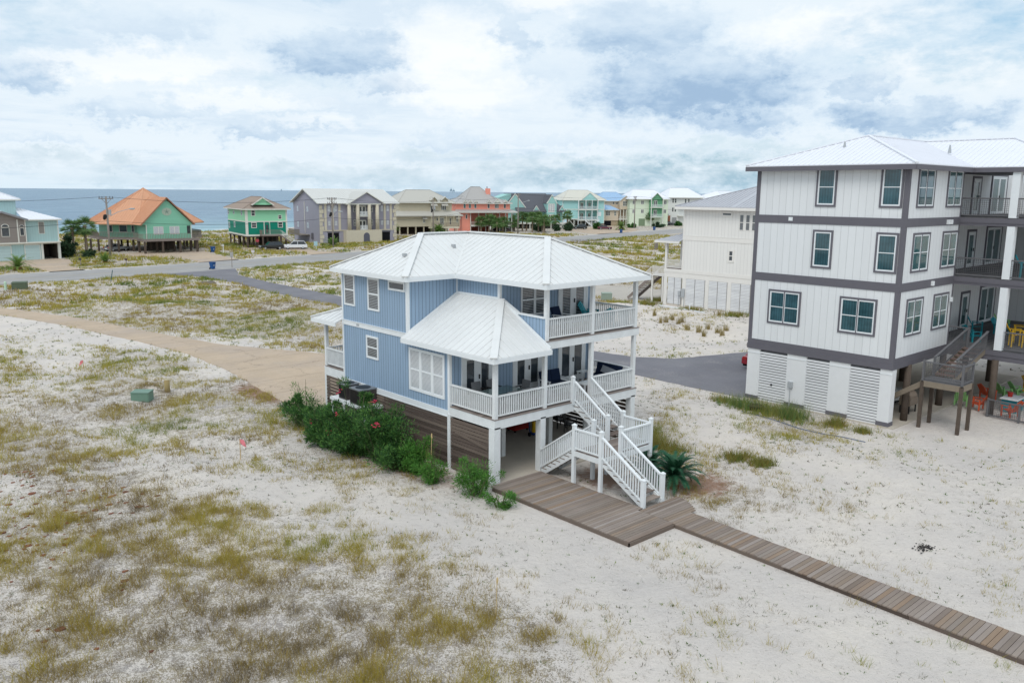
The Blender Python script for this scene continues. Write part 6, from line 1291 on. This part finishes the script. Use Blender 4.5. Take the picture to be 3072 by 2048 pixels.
# ------------------------------------------------------------------ plants
rng = np.random.default_rng(11)
CAMP = np.array([-21.39, -24.6]); VD = np.array([math.sin(YAW), math.cos(YAW)])
def big_mesh(name, V, F3, tint, material):
    """V (n,3), F3 (m,3) triangles, tint per vertex"""
    me = bpy.data.meshes.new(name); me.vertices.add(len(V)); me.vertices.foreach_set('co', V.astype(np.float32).ravel())
    me.loops.add(F3.size); me.loops.foreach_set('vertex_index', F3.astype(np.int32).ravel()); me.polygons.add(len(F3))
    me.polygons.foreach_set('loop_start', np.arange(0, F3.size, 3, dtype=np.int32)); me.update(calc_edges=True)
    a = me.attributes.new('tint', 'FLOAT', 'POINT'); a.data.foreach_set('value', tint.astype(np.float32))
    me.materials.append(material); o = bpy.data.objects.new(name, me); COL.objects.link(o); return o
def tintmat(name, cols, trans=.2):
    m = bpy.data.materials.new(name); m.use_nodes = True; t = m.node_tree; b = t.nodes['Principled BSDF']; k = N(t)
    a = k.n('ShaderNodeAttribute', attribute_name='tint').outputs['Fac']; c = k.ramp(a, [(i/(len(cols)-1), lin(q_)) for i, q_ in enumerate(cols)])
    t.links.new(c, b.inputs['Base Color']); b.inputs['Roughness'].default_value = .8; b.inputs['Specular IOR Level'].default_value = .1
    tr = k.n('ShaderNodeBsdfTranslucent'); t.links.new(c, tr.inputs[0]); mx = k.n('ShaderNodeMixShader', i={0: trans})
    t.links.new(b.outputs[0], mx.inputs[1]); t.links.new(tr.outputs[0], mx.inputs[2]); t.links.new(mx.outputs[0], t.nodes['Material Output'].inputs[0]); return m
GRASSM = tintmat('dune_grass_blades', ['#7c7264', '#8c7b54', '#a8954c', '#ada150', '#8f9044', '#71803e', '#526a36'])
EXCL = [rect(-.2, -.4, 8.95, 13.6), rect(-.55, -7.65, 2.5, .3), BW_P, rect(2.2, -7.6, 4.5, -5.7), rect(20.9, -12, 42, 1.7), RB2_P, DRV, ASP, D_OR, D_LF, D_GR, D_TL, D_R2]+FARP[4:]+[rect(-9, 133, 18, 150), rect(27, 136.5, 46, 160), rect(73, 144, 94, 163)]
def masked(x, y):
    ok = ~((y > road_near(x)-.2) & (y < road_far(x)+.7))
    for P in EXCL: ok &= ~inpoly(x, y, P)
    for P in PATHS:
        for a, b_ in zip(P[:-1], P[1:]): ok &= segd(x, y, a, b_) > 1.1
    return ok
def cand(d0, d1, dens):
    """random points in the ring d0..d1 of the ground in front of the camera"""
    half = R(37); n = int(half*(d1*d1-d0*d0)*dens); rr_ = np.sqrt(rng.uniform(d0*d0, d1*d1, n)); a = YAW+rng.uniform(-half, half, n)
    return CAMP[0]+rr_*np.sin(a), CAMP[1]+rr_*np.cos(a), rr_
def tufts(x, y, hgt, wid, K, spread, lean, tint, z=None):
    n = len(x); z = height(x, y) if z is None else z
    X = np.repeat(x, K)+rng.normal(0, 1, n*K)*np.repeat(spread, K); Y = np.repeat(y, K)+rng.normal(0, 1, n*K)*np.repeat(spread, K); Z = np.repeat(z, K)-.02
    H = np.repeat(hgt, K)*rng.uniform(.45, 1.15, n*K); a = rng.uniform(0, 2*np.pi, n*K); l = np.repeat(lean, K)*rng.uniform(.3, 1.4, n*K)
    w = np.repeat(wid, K)*rng.uniform(.6, 1.3, n*K)/2; pa = rng.uniform(0, np.pi, n*K); dx, dy = np.cos(pa)*w, np.sin(pa)*w
    tx, ty = X+np.cos(a)*l*H, Y+np.sin(a)*l*H
    V = np.stack([np.stack([X-dx, Y-dy, Z], 1), np.stack([X+dx, Y+dy, Z], 1), np.stack([tx, ty, Z+H*np.sqrt(np.clip(1-l*l*.5, .1, 1))], 1)], 1).reshape(-1, 3)
    T = np.repeat(np.clip(np.repeat(tint, K)+rng.normal(0, .09, n*K), 0, 1), 3); return V, T
AV, AT = [], []
for d0, d1, dens, hs_, ws, K in ((14, 34, 50, .34, .014, 11), (34, 58, 24, .30, .021, 8), (58, 95, 11, .3, .04, 7), (95, 150, 5, .4, .085, 6), (150, 240, 1.6, .55, .17, 6)):
    x, y, d = cand(d0, d1, dens); v = veg(x, y); hf = fbm(x/.55, y/.55, 3, 77); big = fbm(x/6, y/6, 3, 55); med = fbm(x/1.6, y/1.6, 3, 31)
    p = np.clip(v*1.7-.16, 0, 1)**1.1*np.clip((hf-(.34 if d0 < 58 else .28))*5, 0, 1)*np.clip((med-.22)*3.2, 0.08, 1)
    k_ = (rng.uniform(0, 1, len(x)) < p) & masked(x, y); x, y, v, big, med = x[k_], y[k_], v[k_], big[k_], med[k_]
    tint = np.clip(.12+.95*(med-.18)*.75+.9*(big-.5)+.15*(y > 60), 0, 1); g = np.clip(.35+v*.5+(med-.5)*1.3+(hf[k_]-.4)*1.3, .3, 1.7)
    V, T = tufts(x, y, hs_*g, np.full(len(x), ws), K+1, np.full(len(x), .09+ws), np.full(len(x), .7), tint); AV.append(V); AT.append(T)
V = np.concatenate(AV); T = np.concatenate(AT); F = np.arange(len(V)).reshape(-1, 3)
o = stuff(big_mesh('dune_grass', V, F, T, GRASSM)); tag(o, 'olive and straw coloured dune grass scattered over the white sand', 'grass'); NG = len(F)
# small creeping plants and twigs on the bare sand
AV, AT = [], []
for d0, d1, dens, s_ in ((14, 32, 6.5, .075), (32, 60, 5.0, .09), (60, 100, 1.6, .13)):
    x, y, d = cand(d0, d1, dens); v = veg(x, y); k_ = (rng.uniform(0, 1, len(x)) < .25+.9*fbm(x/2.5, y/2.5, 3, 5)**2*1.6) & masked(x, y) & (v < .8) & (x > -60); x, y = x[k_], y[k_]; n = len(x)
    tint = rng.uniform(0, 1, n); V, T = tufts(x, y, rng.uniform(.5, 1.5, n)*s_, np.full(n, s_*.55), 6, np.full(n, s_*.35), np.full(n, 1.1), tint); AV.append(V); AT.append(T)
    # thin dry twigs lying flat
    m_ = rng.uniform(0, 1, n) < .5; V, T = tufts(x[m_], y[m_], np.full(m_.sum(), s_*2.2), np.full(m_.sum(), .012), 4, np.full(m_.sum(), .1), np.full(m_.sum(), 1.25), tint[m_]*.25); AV.append(V); AT.append(T)
V = np.concatenate(AV); T = np.concatenate(AT); F = np.arange(len(V)).reshape(-1, 3)
o = stuff(big_mesh('sand_plants', V, F, T, tintmat('creeping_plant_leaves', ['#5d564b', '#6c6450', '#5d6a3c', '#4a6334', '#5a7a3c', '#7a8a47']))); tag(o, 'tiny dark creeping plants and twigs dotted over bare white sand', 'ground plants')
# rust coloured mats
m = M(); 
for cx_, cy_, n, sp_, r_ in RUST:
    for i in range(int(n*1.8)):
        x_, y_ = cx_+random.gauss(0, sp_*1.15), cy_+random.gauss(0, sp_*1.15); r2 = r_*random.choice((.35, .45, .6, .8, 1.1)); z_ = gnd(x_, y_)+.02
        m.slab([(x_+r2*random.uniform(.75, 1.2)*math.cos(2*math.pi*j/9), y_+r2*random.uniform(.5, .95)*math.sin(2*math.pi*j/9), z_+.004) for j in range(9)], .04)
o = stuff(m.obj('rusty_ground_mats', planks('rusty_mat', ['#7a4e3c', '#8a5a46', '#6b4a3a', '#93694f'], dirt=.5, grain=(20, 20, 20)))); tag(o, 'flat rust red plant mats dotted over the sand at lower left', 'ground plants')
def clump(label, x_, y_, hh, rad, n, cols, group=None, wid=.02, lean=.45, name='grass_clump', cat='grass clump', heads=0):
    xs_ = x_+rng.normal(0, rad*.45, n); ys_ = y_+rng.normal(0, rad*.45, n); V, T = tufts(xs_, ys_, np.full(n, hh), np.full(n, wid), 7, np.full(n, .05), np.full(n, lean), rng.uniform(0, 1, n))
    o = big_mesh(name, V-np.array([x_, y_, 0]), np.arange(len(V)).reshape(-1, 3), T, tintmat(name+'_blades', cols)); o.location = (x_, y_, 0); tag(o, label, cat, group)
    if heads:
        m = M()
        for i in range(heads):
            a, b_ = random.gauss(0, rad*.3), random.gauss(0, rad*.3); z_ = gnd(x_, y_)+hh*1.1; m.cyl((a, b_, 0), (a+.05, b_, z_), .01, n=4); m.ball((a+.06, b_, z_+.1), .03, 6, 5, (1, 1, 3.6), .3)
        m.obj('seed_head', mat('straw_seed_head', '#c2aa7c', .8), o)
    return o
YG = ['#8a8248', '#7c8444', '#6b7a3c', '#9a8f50', '#86703f']; GG = ['#4f7040', '#5d7d45', '#7d8a4a', '#8f8c52', '#4a6a4a']; SG = ['#a08f62', '#b09e6c', '#8d8458', '#9a8a5c']
for lb, x_, y_, hh, rad, n, c_ in (('large green clump around the dark tub at the louvred wall', 18.9, .3, .85, 1.2, 140, GG), ('tall blue green clump before the louvred wall, below the grey meter box', 18.7, -2.6, 1.0, 1.1, 150, GG), ('yellowish clump between the tub clump and the tall blue green clump', 18.8, -1.4, .75, .8, 80, YG), ('small clump at the foot of the second white pier', 19.3, -4.9, .75, .65, 70, YG), ('sparse low clump at the base of the corner pier', 19.3, -6.4, .4, .45, 70, YG), ('low green clump at the edge of the dark asphalt left of the louvred wall', 19.3, 2.0, .45, .8, 90, YG)):
    clump(lb, x_, y_, hh, rad, n, c_, 'grass clumps along the louvred wall')
clump('round yellow green clump on open sand, left of a pair', 10.3, -4.75, .5, .7, 130, YG, 'pair of round clumps on the open sand', .022, .7); clump('round yellow green clump on open sand, right of a pair', 10.3, -6.1, .5, .65, 120, YG, 'pair of round clumps on the open sand', .022, .7)
for i, (lb, x_, y_, hh, rad, n) in enumerate((('yellow green mound right of the white stairs, nearest the landing', 9.4, -.6, .8, 1.0, 190), ('yellow green mound right of the white stairs, behind the first', 10.4, .6, .7, 1.0, 170), ('straw coloured mound right of the white stairs, nearest the cycads', 9.3, -2.0, .55, .8, 120))): clump(lb, x_, y_, hh, rad, n, YG, 'mounds of grass right of the white stairs', .02, .6)
SP = [(39.4, 22.2), (40, 22), (41, 22), (40.2, 20.7), (40.8, 20.8), (39, 18.9), (38.9, 17.6), (40.3, 17.6), (39.7, 16.2), (39.1, 15.4), (40.7, 15.9), (38, 16.4), (46.4, 20.5), (41.8, 24.7)]
SPL = ['leftmost straw sprig of the row', 'second straw sprig from the left of the row', 'thin straw sprig behind the row', 'thick straw sprig third along the row', 'straw sprig just right of the thick one', 'tall narrow straw sprig in the middle of the row', 'broad straw sprig right of the tall narrow one', 'pale straw sprig set back behind the broad one', 'double straw sprig near the right end of the row', 'straw sprig at the front right, nearest the asphalt', 'small straw sprig at the right end of the row', 'tiny straw sprig in front of the broad one', 'low straw sprig closest to the louvres', 'single straw sprig high on the sand, nearest the stair']
for (x_, y_), lb in zip(SP, SPL): clump(lb+' before the cream house', x_, y_, .8, .22, 12, SG, 'straw sprigs on the sand before the cream house', .03, .3)
for j, (x_, y_) in enumerate(((49.4, 31.6), (49.5, 26), (49.7, 21), (50.2, 16), (53, 33))): clump(['scrubby green clump at the left foot of the cream house', 'scrubby green clump under the first louvres of the cream house', 'scrubby green clump under the middle louvres of the cream house', 'scrubby green clump at the right end of the louvres', 'scrubby clump by the stair landing of the cream house'][j], x_, y_, .55, 1.4, 90, YG, 'scrubby clumps along the cream house', .04, .5)
clump('tall sea oats sprig with a tan seed head against the slatted wall', -1.3, 2.6, 1.5, .25, 10, GG, None, .02, .2, 'sea_oats', 'grass', 2)
t_ = clump('dry tall sea oats sprig in the open foreground sand', -7.6, -8.6, .9, .2, 6, SG, None, .012, .25, 'sea_oats', 'grass', 1)
# black charred patch
t = stuff(tag(M().obj('charcoal_patch', BLACK), 'small patch of black char on the sand right of the boardwalk', 'char patch')); bpy.data.objects.remove(t)
m = M(); [m.ball((6.95+random.gauss(0, .22), -14.4+random.gauss(0, .12), gnd(6.95, -14.4)), random.uniform(.012, .035), 5, 4, (1.5, 1, .45), .4) for i in range(150)]
tag(m.obj('charcoal_patch', mat('char_black', '#33302f', .95)), 'small heap of black char on the sand right of the boardwalk', 'char'); bpy.data.objects['charcoal_patch']['kind'] = 'stuff'
# leafy shrubs
OL = leafm('oleander_leaves', ['#2b4f2c', '#365e31', '#446f37', '#53803e', '#6c9649', '#33582e', '#284829']); STEM = mat('green_brown_stem', '#5e6146', .8)
OLB = leafm('bright_shrub_leaves', ['#3f7030', '#4e8237', '#60943f', '#37652a', '#72a046'])
DKL = leafm('dark_shrub_leaves', ['#2e4630', '#3a5338', '#486043', '#2a3f2c'])
CRIM = mat('crimson_petals', '#c23a58', .6)
def shrub(label, name, cat, x_, y_, rx, ry, hh, nl, lm, ll=.15, lw=.03, stems=18, group=None, blossoms=(), clumps=14, z=None, fruit=None):
    g0 = gnd(x_, y_) if z is None else z; t = thing(name, label, cat, (x_, y_, g0), 0, group)
    m = M(); tips = []
    for i in range(stems):
        a = random.uniform(0, 6.28); k_ = random.uniform(.1, 1.05)**.6; q_ = Vector((rx*k_*math.cos(a)*.85, ry*k_*math.sin(a)*.85, hh*random.uniform(.4, 1.12)*(1-.35*k_*k_))); b_ = Vector((q_.x*.25, q_.y*.25, -.1))
        mid = b_.lerp(q_, .5)+Vector((0, 0, .12*hh)); m.cyl(b_, mid, .022, .016, 5, False).cyl(mid, q_, .016, .007, 5, False); tips.append((b_, mid, q_))
    m.obj('stems', STEM, t)
    cs = []
    for i in range(clumps*3):
        b_, mid, q_ = random.choice(tips); f = random.uniform(.1, 1.05); p = mid.lerp(q_, (f-.5)*2) if f > .5 else b_.lerp(mid, f*2); cs.append((p+Vector((random.gauss(0, .12), random.gauss(0, .12), random.gauss(0, .08))), random.choice((.12, .18, .26, .4, .5))*min(1, hh/1.6)))
    C = np.array([[*c[0], c[1]] for c in cs]); idx = rng.integers(0, len(C), nl); c = C[idx]; dr = rng.normal(0, 1, (nl, 3)); dr /= np.linalg.norm(dr, axis=1)[:, None]; rr_ = c[:, 3]*rng.uniform(.25, 1.05, nl)
    P = c[:, :3]+dr*rr_[:, None]*np.array([1, 1, .9]); P[:, 2] = np.maximum(P[:, 2], .03)
    D = dr*1.0+rng.normal(0, .35, (nl, 3))+np.array([0, 0, .55]); D /= np.linalg.norm(D, axis=1)[:, None]; S = np.cross(D, rng.normal(0, 1, (nl, 3))); S /= np.linalg.norm(S, axis=1)[:, None]
    L_ = ll*rng.uniform(.6, 1.4, nl)[:, None]; w_ = lw*rng.uniform(.7, 1.2, nl)[:, None]
    V = np.stack([P, P+D*L_*.45+S*w_/2, P+D*L_, P+D*L_*.45-S*w_/2], 1).reshape(-1, 3); q4 = np.arange(nl)*4; F = np.concatenate([np.stack([q4, q4+1, q4+2], 1), np.stack([q4, q4+2, q4+3], 1)])
    o = big_mesh('foliage', V, F, np.zeros(len(V)), lm); o.parent = t
    for bx, by, bz in blossoms:
        m = M(); [m.ball((bx+random.gauss(0, .08), by+random.gauss(0, .08), bz+random.gauss(0, .06)), .038, 6, 4, (1, 1, .7), .25) for i in range(6)]; m.obj('blossom', CRIM, t)
    return t
OG = 'oleander shrubs beside the blue house'
shrub('tall oleander with red blossoms below the air conditioners', 'oleander_shrub', 'shrub', -2.1, 7.3, 1.8, 1.7, 2.75, 15000, OL, .17, .036, 34, OG, [(-1.2, -.6, 2.2), (.1, -1.3, 2.6), (-1.3, .2, 1.2), (-.3, .9, 2.75)], 30)
shrub('tall dark oleander with red blossoms at the slatted wall, nearer the camera', 'oleander_shrub', 'shrub', -1.75, 5.5, 1.6, 1.7, 2.8, 14000, OL, .17, .036, 30, OG, [(-.9, -.9, 2.1), (-.8, -.7, 2.05), (-.2, .3, 2.75)], 26)
shrub('mid height oleander filling the gap below the larger air conditioner', 'oleander_shrub', 'shrub', -2.5, 8.9, 1.4, 1.3, 1.9, 8000, OL, .17, .036, 22, OG, [(-.8, .2, 1.3)], 18)
shrub('low oleander mass between the dark tall one and the small ones', 'oleander_shrub', 'shrub', -1.9, 4.3, 1.1, 1.0, 1.7, 5000, OL, .16, .034, 18, OG, [], 14)
shrub('broad mid height oleander left of the tall blossoming ones', 'oleander_shrub', 'shrub', -2.2, 10.2, 1.5, 1.6, 1.6, 9000, OL, .16, .034, 22, OG, [], 20)
shrub('oleander with tall thin shoots at the rear corner of the blue house', 'oleander_shrub', 'shrub', -1.7, 12.7, 1.4, 1.6, 1.6, 8500, OL, .15, .03, 24, OG, [], 18)
shrub('thin bright shoots at the rear left end of the oleanders', 'oleander_shrub', 'shrub', -.7, 14.5, .9, .9, 2.1, 1500, OLB, .14, .03, 10, OG, [], 9)
shrub('small oleander between the tall ones and the white corner post', 'oleander_shrub', 'shrub', -1.5, 3.4, 1.0, 1.1, 1.5, 5600, OLB, .15, .028, 18, OG, [], 14)
shrub('low bright shrub beneath the sea oats sprig', 'oleander_shrub', 'shrub', -1.7, 1.9, .75, .8, 1.15, 2600, OLB, .14, .026, 14, OG, [], 10)
shrub('feathery bright green shrub in front of the near corner post', 'green_shrub', 'shrub', -1.25, -.35, 1.0, 1.0, 1.45, 4600, OLB, .14, .024, 20, None, [], 14)
shrub('low bright green shrub at the left corner of the wooden deck', 'green_shrub', 'shrub', -1.35, -1.9, .65, .7, .75, 2000, OLB, .12, .022, 12, None, [], 8)
# cycads
CY = leafm('cycad_leaflets', ['#1f4a35', '#28573c', '#336547', '#1b4230'], trans=.1)
def pinnate(label, name, cat, x_, y_, trunk_h, trunk_r, n, L_, ll, lw, lm, arch=.9, tm=None, group=None, up=(10, 75), z=None, seg=16, drop=0, dead=0):
    g0 = gnd(x_, y_) if z is None else z; t = thing(name, label, cat, (x_, y_, g0), 0, group)
    m = M(); m.cyl((0, 0, -.1), (0, 0, trunk_h), trunk_r*1.15, trunk_r, 12)
    for i in range(int(trunk_h*50)+12): a = random.uniform(0, 6.28); zz = random.uniform(0, trunk_h); m.cyl((trunk_r*.8*math.cos(a), trunk_r*.8*math.sin(a), zz), (trunk_r*1.35*math.cos(a), trunk_r*1.35*math.sin(a), zz+.06), .03, .01, 4)
    m.obj('trunk', tm or mat('shaggy_brown_trunk', '#7a5638', .95, .1, var=.3, vscale=12), t)
    vs, fs = [], []; m2 = M(); dd = M()
    for i in range(n+dead):
        isd = i >= n; a = 2*math.pi*(i*.618)+random.uniform(-.15, .15); e_ = R(-35) if isd else R(up[0]+(up[1]-up[0])*((i % n)/n)); e_ += R(random.uniform(-5, 5)); tgt = dd if isd else m2
        p = Vector((0, 0, trunk_h)); h_ = Vector((math.cos(a), math.sin(a), 0)); pr = p; sd_ = Vector((-math.sin(a), math.cos(a), 0)); fl = L_*random.uniform(.85, 1.1)
        for j in range(seg):
            f = (j+1)/seg; e2 = e_-arch*f*f; p = pr+(h_*math.cos(e2)+Vector((0, 0, 1))*math.sin(e2))*fl/seg
            if j % 4 == 0: tgt.beam(pr, pr+(p-pr)*4.02, .025*(1-f*.7), .02*(1-f*.7))
            w_ = ll*math.sin(math.pi*min(1, .12+f*.88))**.6*(1 if f < .95 else .5)
            upv = (p-pr).normalized().cross(sd_)
            for s in (-1, 1):
                b_ = pr.lerp(p, .5); q_ = b_+sd_*s*w_*.85+(p-pr).normalized()*w_*.55-upv*(-.12)*w_; e3 = (p-pr).normalized()*lw/2
                tgt.add([b_-e3, b_+e3, q_], [(0, 1, 2)])
            pr = p
    m2.obj('fronds', lm, t)
    if dead: dd.obj('dead_fronds', mat('dry_brown_frond', '#8a7350', .9), t)
    return t
pinnate('large sago cycad with shaggy brown trunk right of the stair foot', 'sago_cycad', 'cycad', 5.4, -5.0, .55, .2, 62, 1.35, .22, .055, CY, 1.3, group='sago cycads beside the white stairs', up=(0, 80), seg=26)
pinnate('sago cycad half hidden behind the lower stair rail', 'sago_cycad', 'cycad', 5.6, -3.5, .35, .2, 56, 1.25, .22, .055, CY, 1.3, group='sago cycads beside the white stairs', up=(0, 80), seg=26)
DP = leafm('date_palm_leaflets', ['#5d7a3c', '#6f8f45', '#829c50', '#54703a'])
pinnate('wide agave-like date palm with dead grey skirt left of the road edge', 'date_palm', 'palm', 6.5, 113.4, .5, .4, 30, 2.6, .5, .13, DP, 1.2, up=(5, 80), dead=26); pinnate('round date palm at the road edge before the tan house', 'date_palm', 'palm', 188.8, 154.5, .9, .45, 34, 3.0, .6, .2, DP, 1.3, up=(-10, 80), dead=8)
pinnate('spiky green palm clump on the verge left of the first utility pole', 'date_palm', 'palm', 20.5, 120.6, .2, .3, 34, 1.9, .4, .1, DP, 1.0, up=(15, 80), z=0); pinnate('bushy palm at the foot of the pole before the grey columned house', 'date_palm', 'palm', 70.0, 133.4, .4, .4, 40, 2.6, .5, .16, DP, 1.2, up=(5, 80), z=0)
pinnate('small palm against the screens of the beige house', 'date_palm', 'palm', 106, 163.5, 2.2, .25, 24, 2.0, .5, .18, DP, 1.3, up=(-5, 75), z=0); pinnate('rounded palm right of the thin pole before the beige house', 'date_palm', 'palm', 118.8, 160.5, .9, .4, 42, 3.0, .6, .2, DP, 1.2, up=(0, 80), z=0)
# sabal palms
PF = leafm('fan_palm_leaves', ['#56784a', '#67884f', '#7b9a5c', '#4b6b40', '#8aa166']); PT = mat('palm_trunk', '#8b7c6c', .9, .1, var=.25, vscale=5, bump=.5)
def fan_palm(label, x_, y_, hh, rad=1.5, group=None, lean=.1):
    t = thing('fan_palm', label, 'palm tree', (x_, y_, 0), random.uniform(0, 6), group); tp = Vector((lean, lean*.6, hh-rad*.85)); m = M(); m.cyl((0, 0, -.2), tp*.5+Vector((.05, 0, 0)), .26, .2, 10).cyl(tp*.5+Vector((.05, 0, 0)), tp, .2, .19, 10); m.ball(tp+Vector((0, 0, -.2)), .34, 8, 5, (1, 1, 1.5), .2); m.obj('trunk', PT, t)
    m = M()
    for i in range(42):
        a = i*2.4+random.uniform(-.2, .2); el_ = math.asin(random.uniform(-.75, .98)); d = Vector((math.cos(a)*math.cos(el_), math.sin(a)*math.cos(el_), math.sin(el_))); sd_ = Vector((-math.sin(a), math.cos(a), 0)); up_ = sd_.cross(d)
        c = tp+d*rad*random.uniform(.4, .6); m.beam(tp, c, .03, .03); fr = rad*random.uniform(.5, .66)
        for j in range(-6, 7):
            b_ = j*.24; q_ = c+(d*math.cos(b_)+sd_*math.sin(b_))*fr-Vector((0, 0, .22*fr*random.uniform(.3, 1.5)))+up_*random.uniform(-.05, .05); wv_ = sd_*math.cos(b_)-d*math.sin(b_); mid = c.lerp(q_, .5)+up_*.06
            m.add([c, mid-wv_*.06, q_, mid+wv_*.06], [(0, 1, 2, 3)])
    m.obj('crown', PF, t); return t
PG = 'fan palms along the distant houses'
fan_palm('fan palm beside the pale blue garage house, left of two', 21.0, 139.5, 6.6, 2.1, 'pair of fan palms by the garage house'); fan_palm('fan palm beside the pale blue garage house, right of two', 22.9, 139.3, 7.0, 2.1, 'pair of fan palms by the garage house')
pos = [(139.1, 166.5, 5.0), (141.1, 165.2, 5.7), (142.6, 165.6, 5.3), (141.7, 162.3, 4.6), (145.5, 164.0, 4.9), (147.9, 166.2, 4.3), (150, 164.9, 4.5), (152.5, 166.5, 5.2), (156, 166.6, 6.3), (157.4, 166.3, 6.0), (152.3, 158.2, 6.2), (155.2, 158.6, 5.4), (152.6, 153.6, 5.6), (158.5, 160.5, 5.0), (163.6, 167.5, 6.1), (155.5, 156.2, 5.5), (169.4, 165.6, 5.2), (177.8, 168.6, 6.2), (223.5, 171.0, 5.2), (228.5, 173.0, 6.2), (234.1, 172.7, 5.8), (230.8, 170.5, 5.6)]
LBP = ['first small palm before the coral house porch', 'tall palm before the coral porch, left of a close pair', 'palm before the coral porch, right of a close pair', 'short palm in front of the coral house pair', 'low full palm before the coral house middle posts', 'small palm before the right half of the coral porch', 'palm between coral and turquoise houses, foremost', 'palm left of the lamp pole at the turquoise house', 'tall palm right of the lamp pole', 'tall palm just behind the one right of the lamp pole', 'dark full palm before the shingle house left gable', 'palm before the shingle house, beside the full dark one', 'nearest tall palm before the shingle house', 'low palm before the shingle house entrance', 'palm under the stair tower windows', 'palm between the nearest palm and the stair tower', 'palm at the right end of the shingle house', 'single round palm before the aqua house left wall', 'leftmost palm before the lime house', 'middle tall palm before the lime house', 'rightmost palm before the lime house', 'short palm in front of the lime house trio']
for (x_, y_, h_), lb in zip(pos, LBP): fan_palm(lb, x_, y_, h_, 2.1, PG, random.uniform(-.3, .3))
DG = 'dark bushes near the distant houses'
shrub('large dark bush between the garage house and the two palms', 'dark_bush', 'bush', 18.9, 136.5, 2.0, 1.8, 4.6, 2600, DKL, .5, .25, 26, DG, [], 26, z=0); shrub('dark round bush at the foot of the two palms', 'dark_bush', 'bush', 21.3, 132.0, 1.5, 1.2, 1.5, 1200, DKL, .35, .18, 12, DG, [], 10, z=0)
for i, (x_, y_, rx_, h_) in enumerate(((186.5, 163.5, 2.6, 2.0), (168.5, 159, 2.2, 2.2), (160, 163.0, 3.0, 2.4), (205, 163.5, 3.2, 1.3), (216, 160.5, 3, 1.2), (226, 170, 2.4, 1.5), (102, 161, 2.6, 2.6), (98, 163, 2.0, 1.8), (164.8, 160, 2.0, 1.8), (234, 166, 3, 1.3))):
    shrub(['round bush between the black and maroon cars', 'dark bush beside the aqua house bin', 'dark hedge below the shingle house palms', 'low shrub on the verge before the tan house', 'low shrub on the verge before the lime house', 'dark bush left of the lime house cars', 'dark bush before the beige house screens', 'low bush right of the grey columned house', 'bush at the base of the nearest shingle house palm', 'low verge shrub at the far end of the road'][i], 'dark_bush', 'bush', x_, y_, rx_, rx_*.8, h_, 1100, DKL if i % 3 else OL, .55, .28, 12, DG, [], 14, z=0)
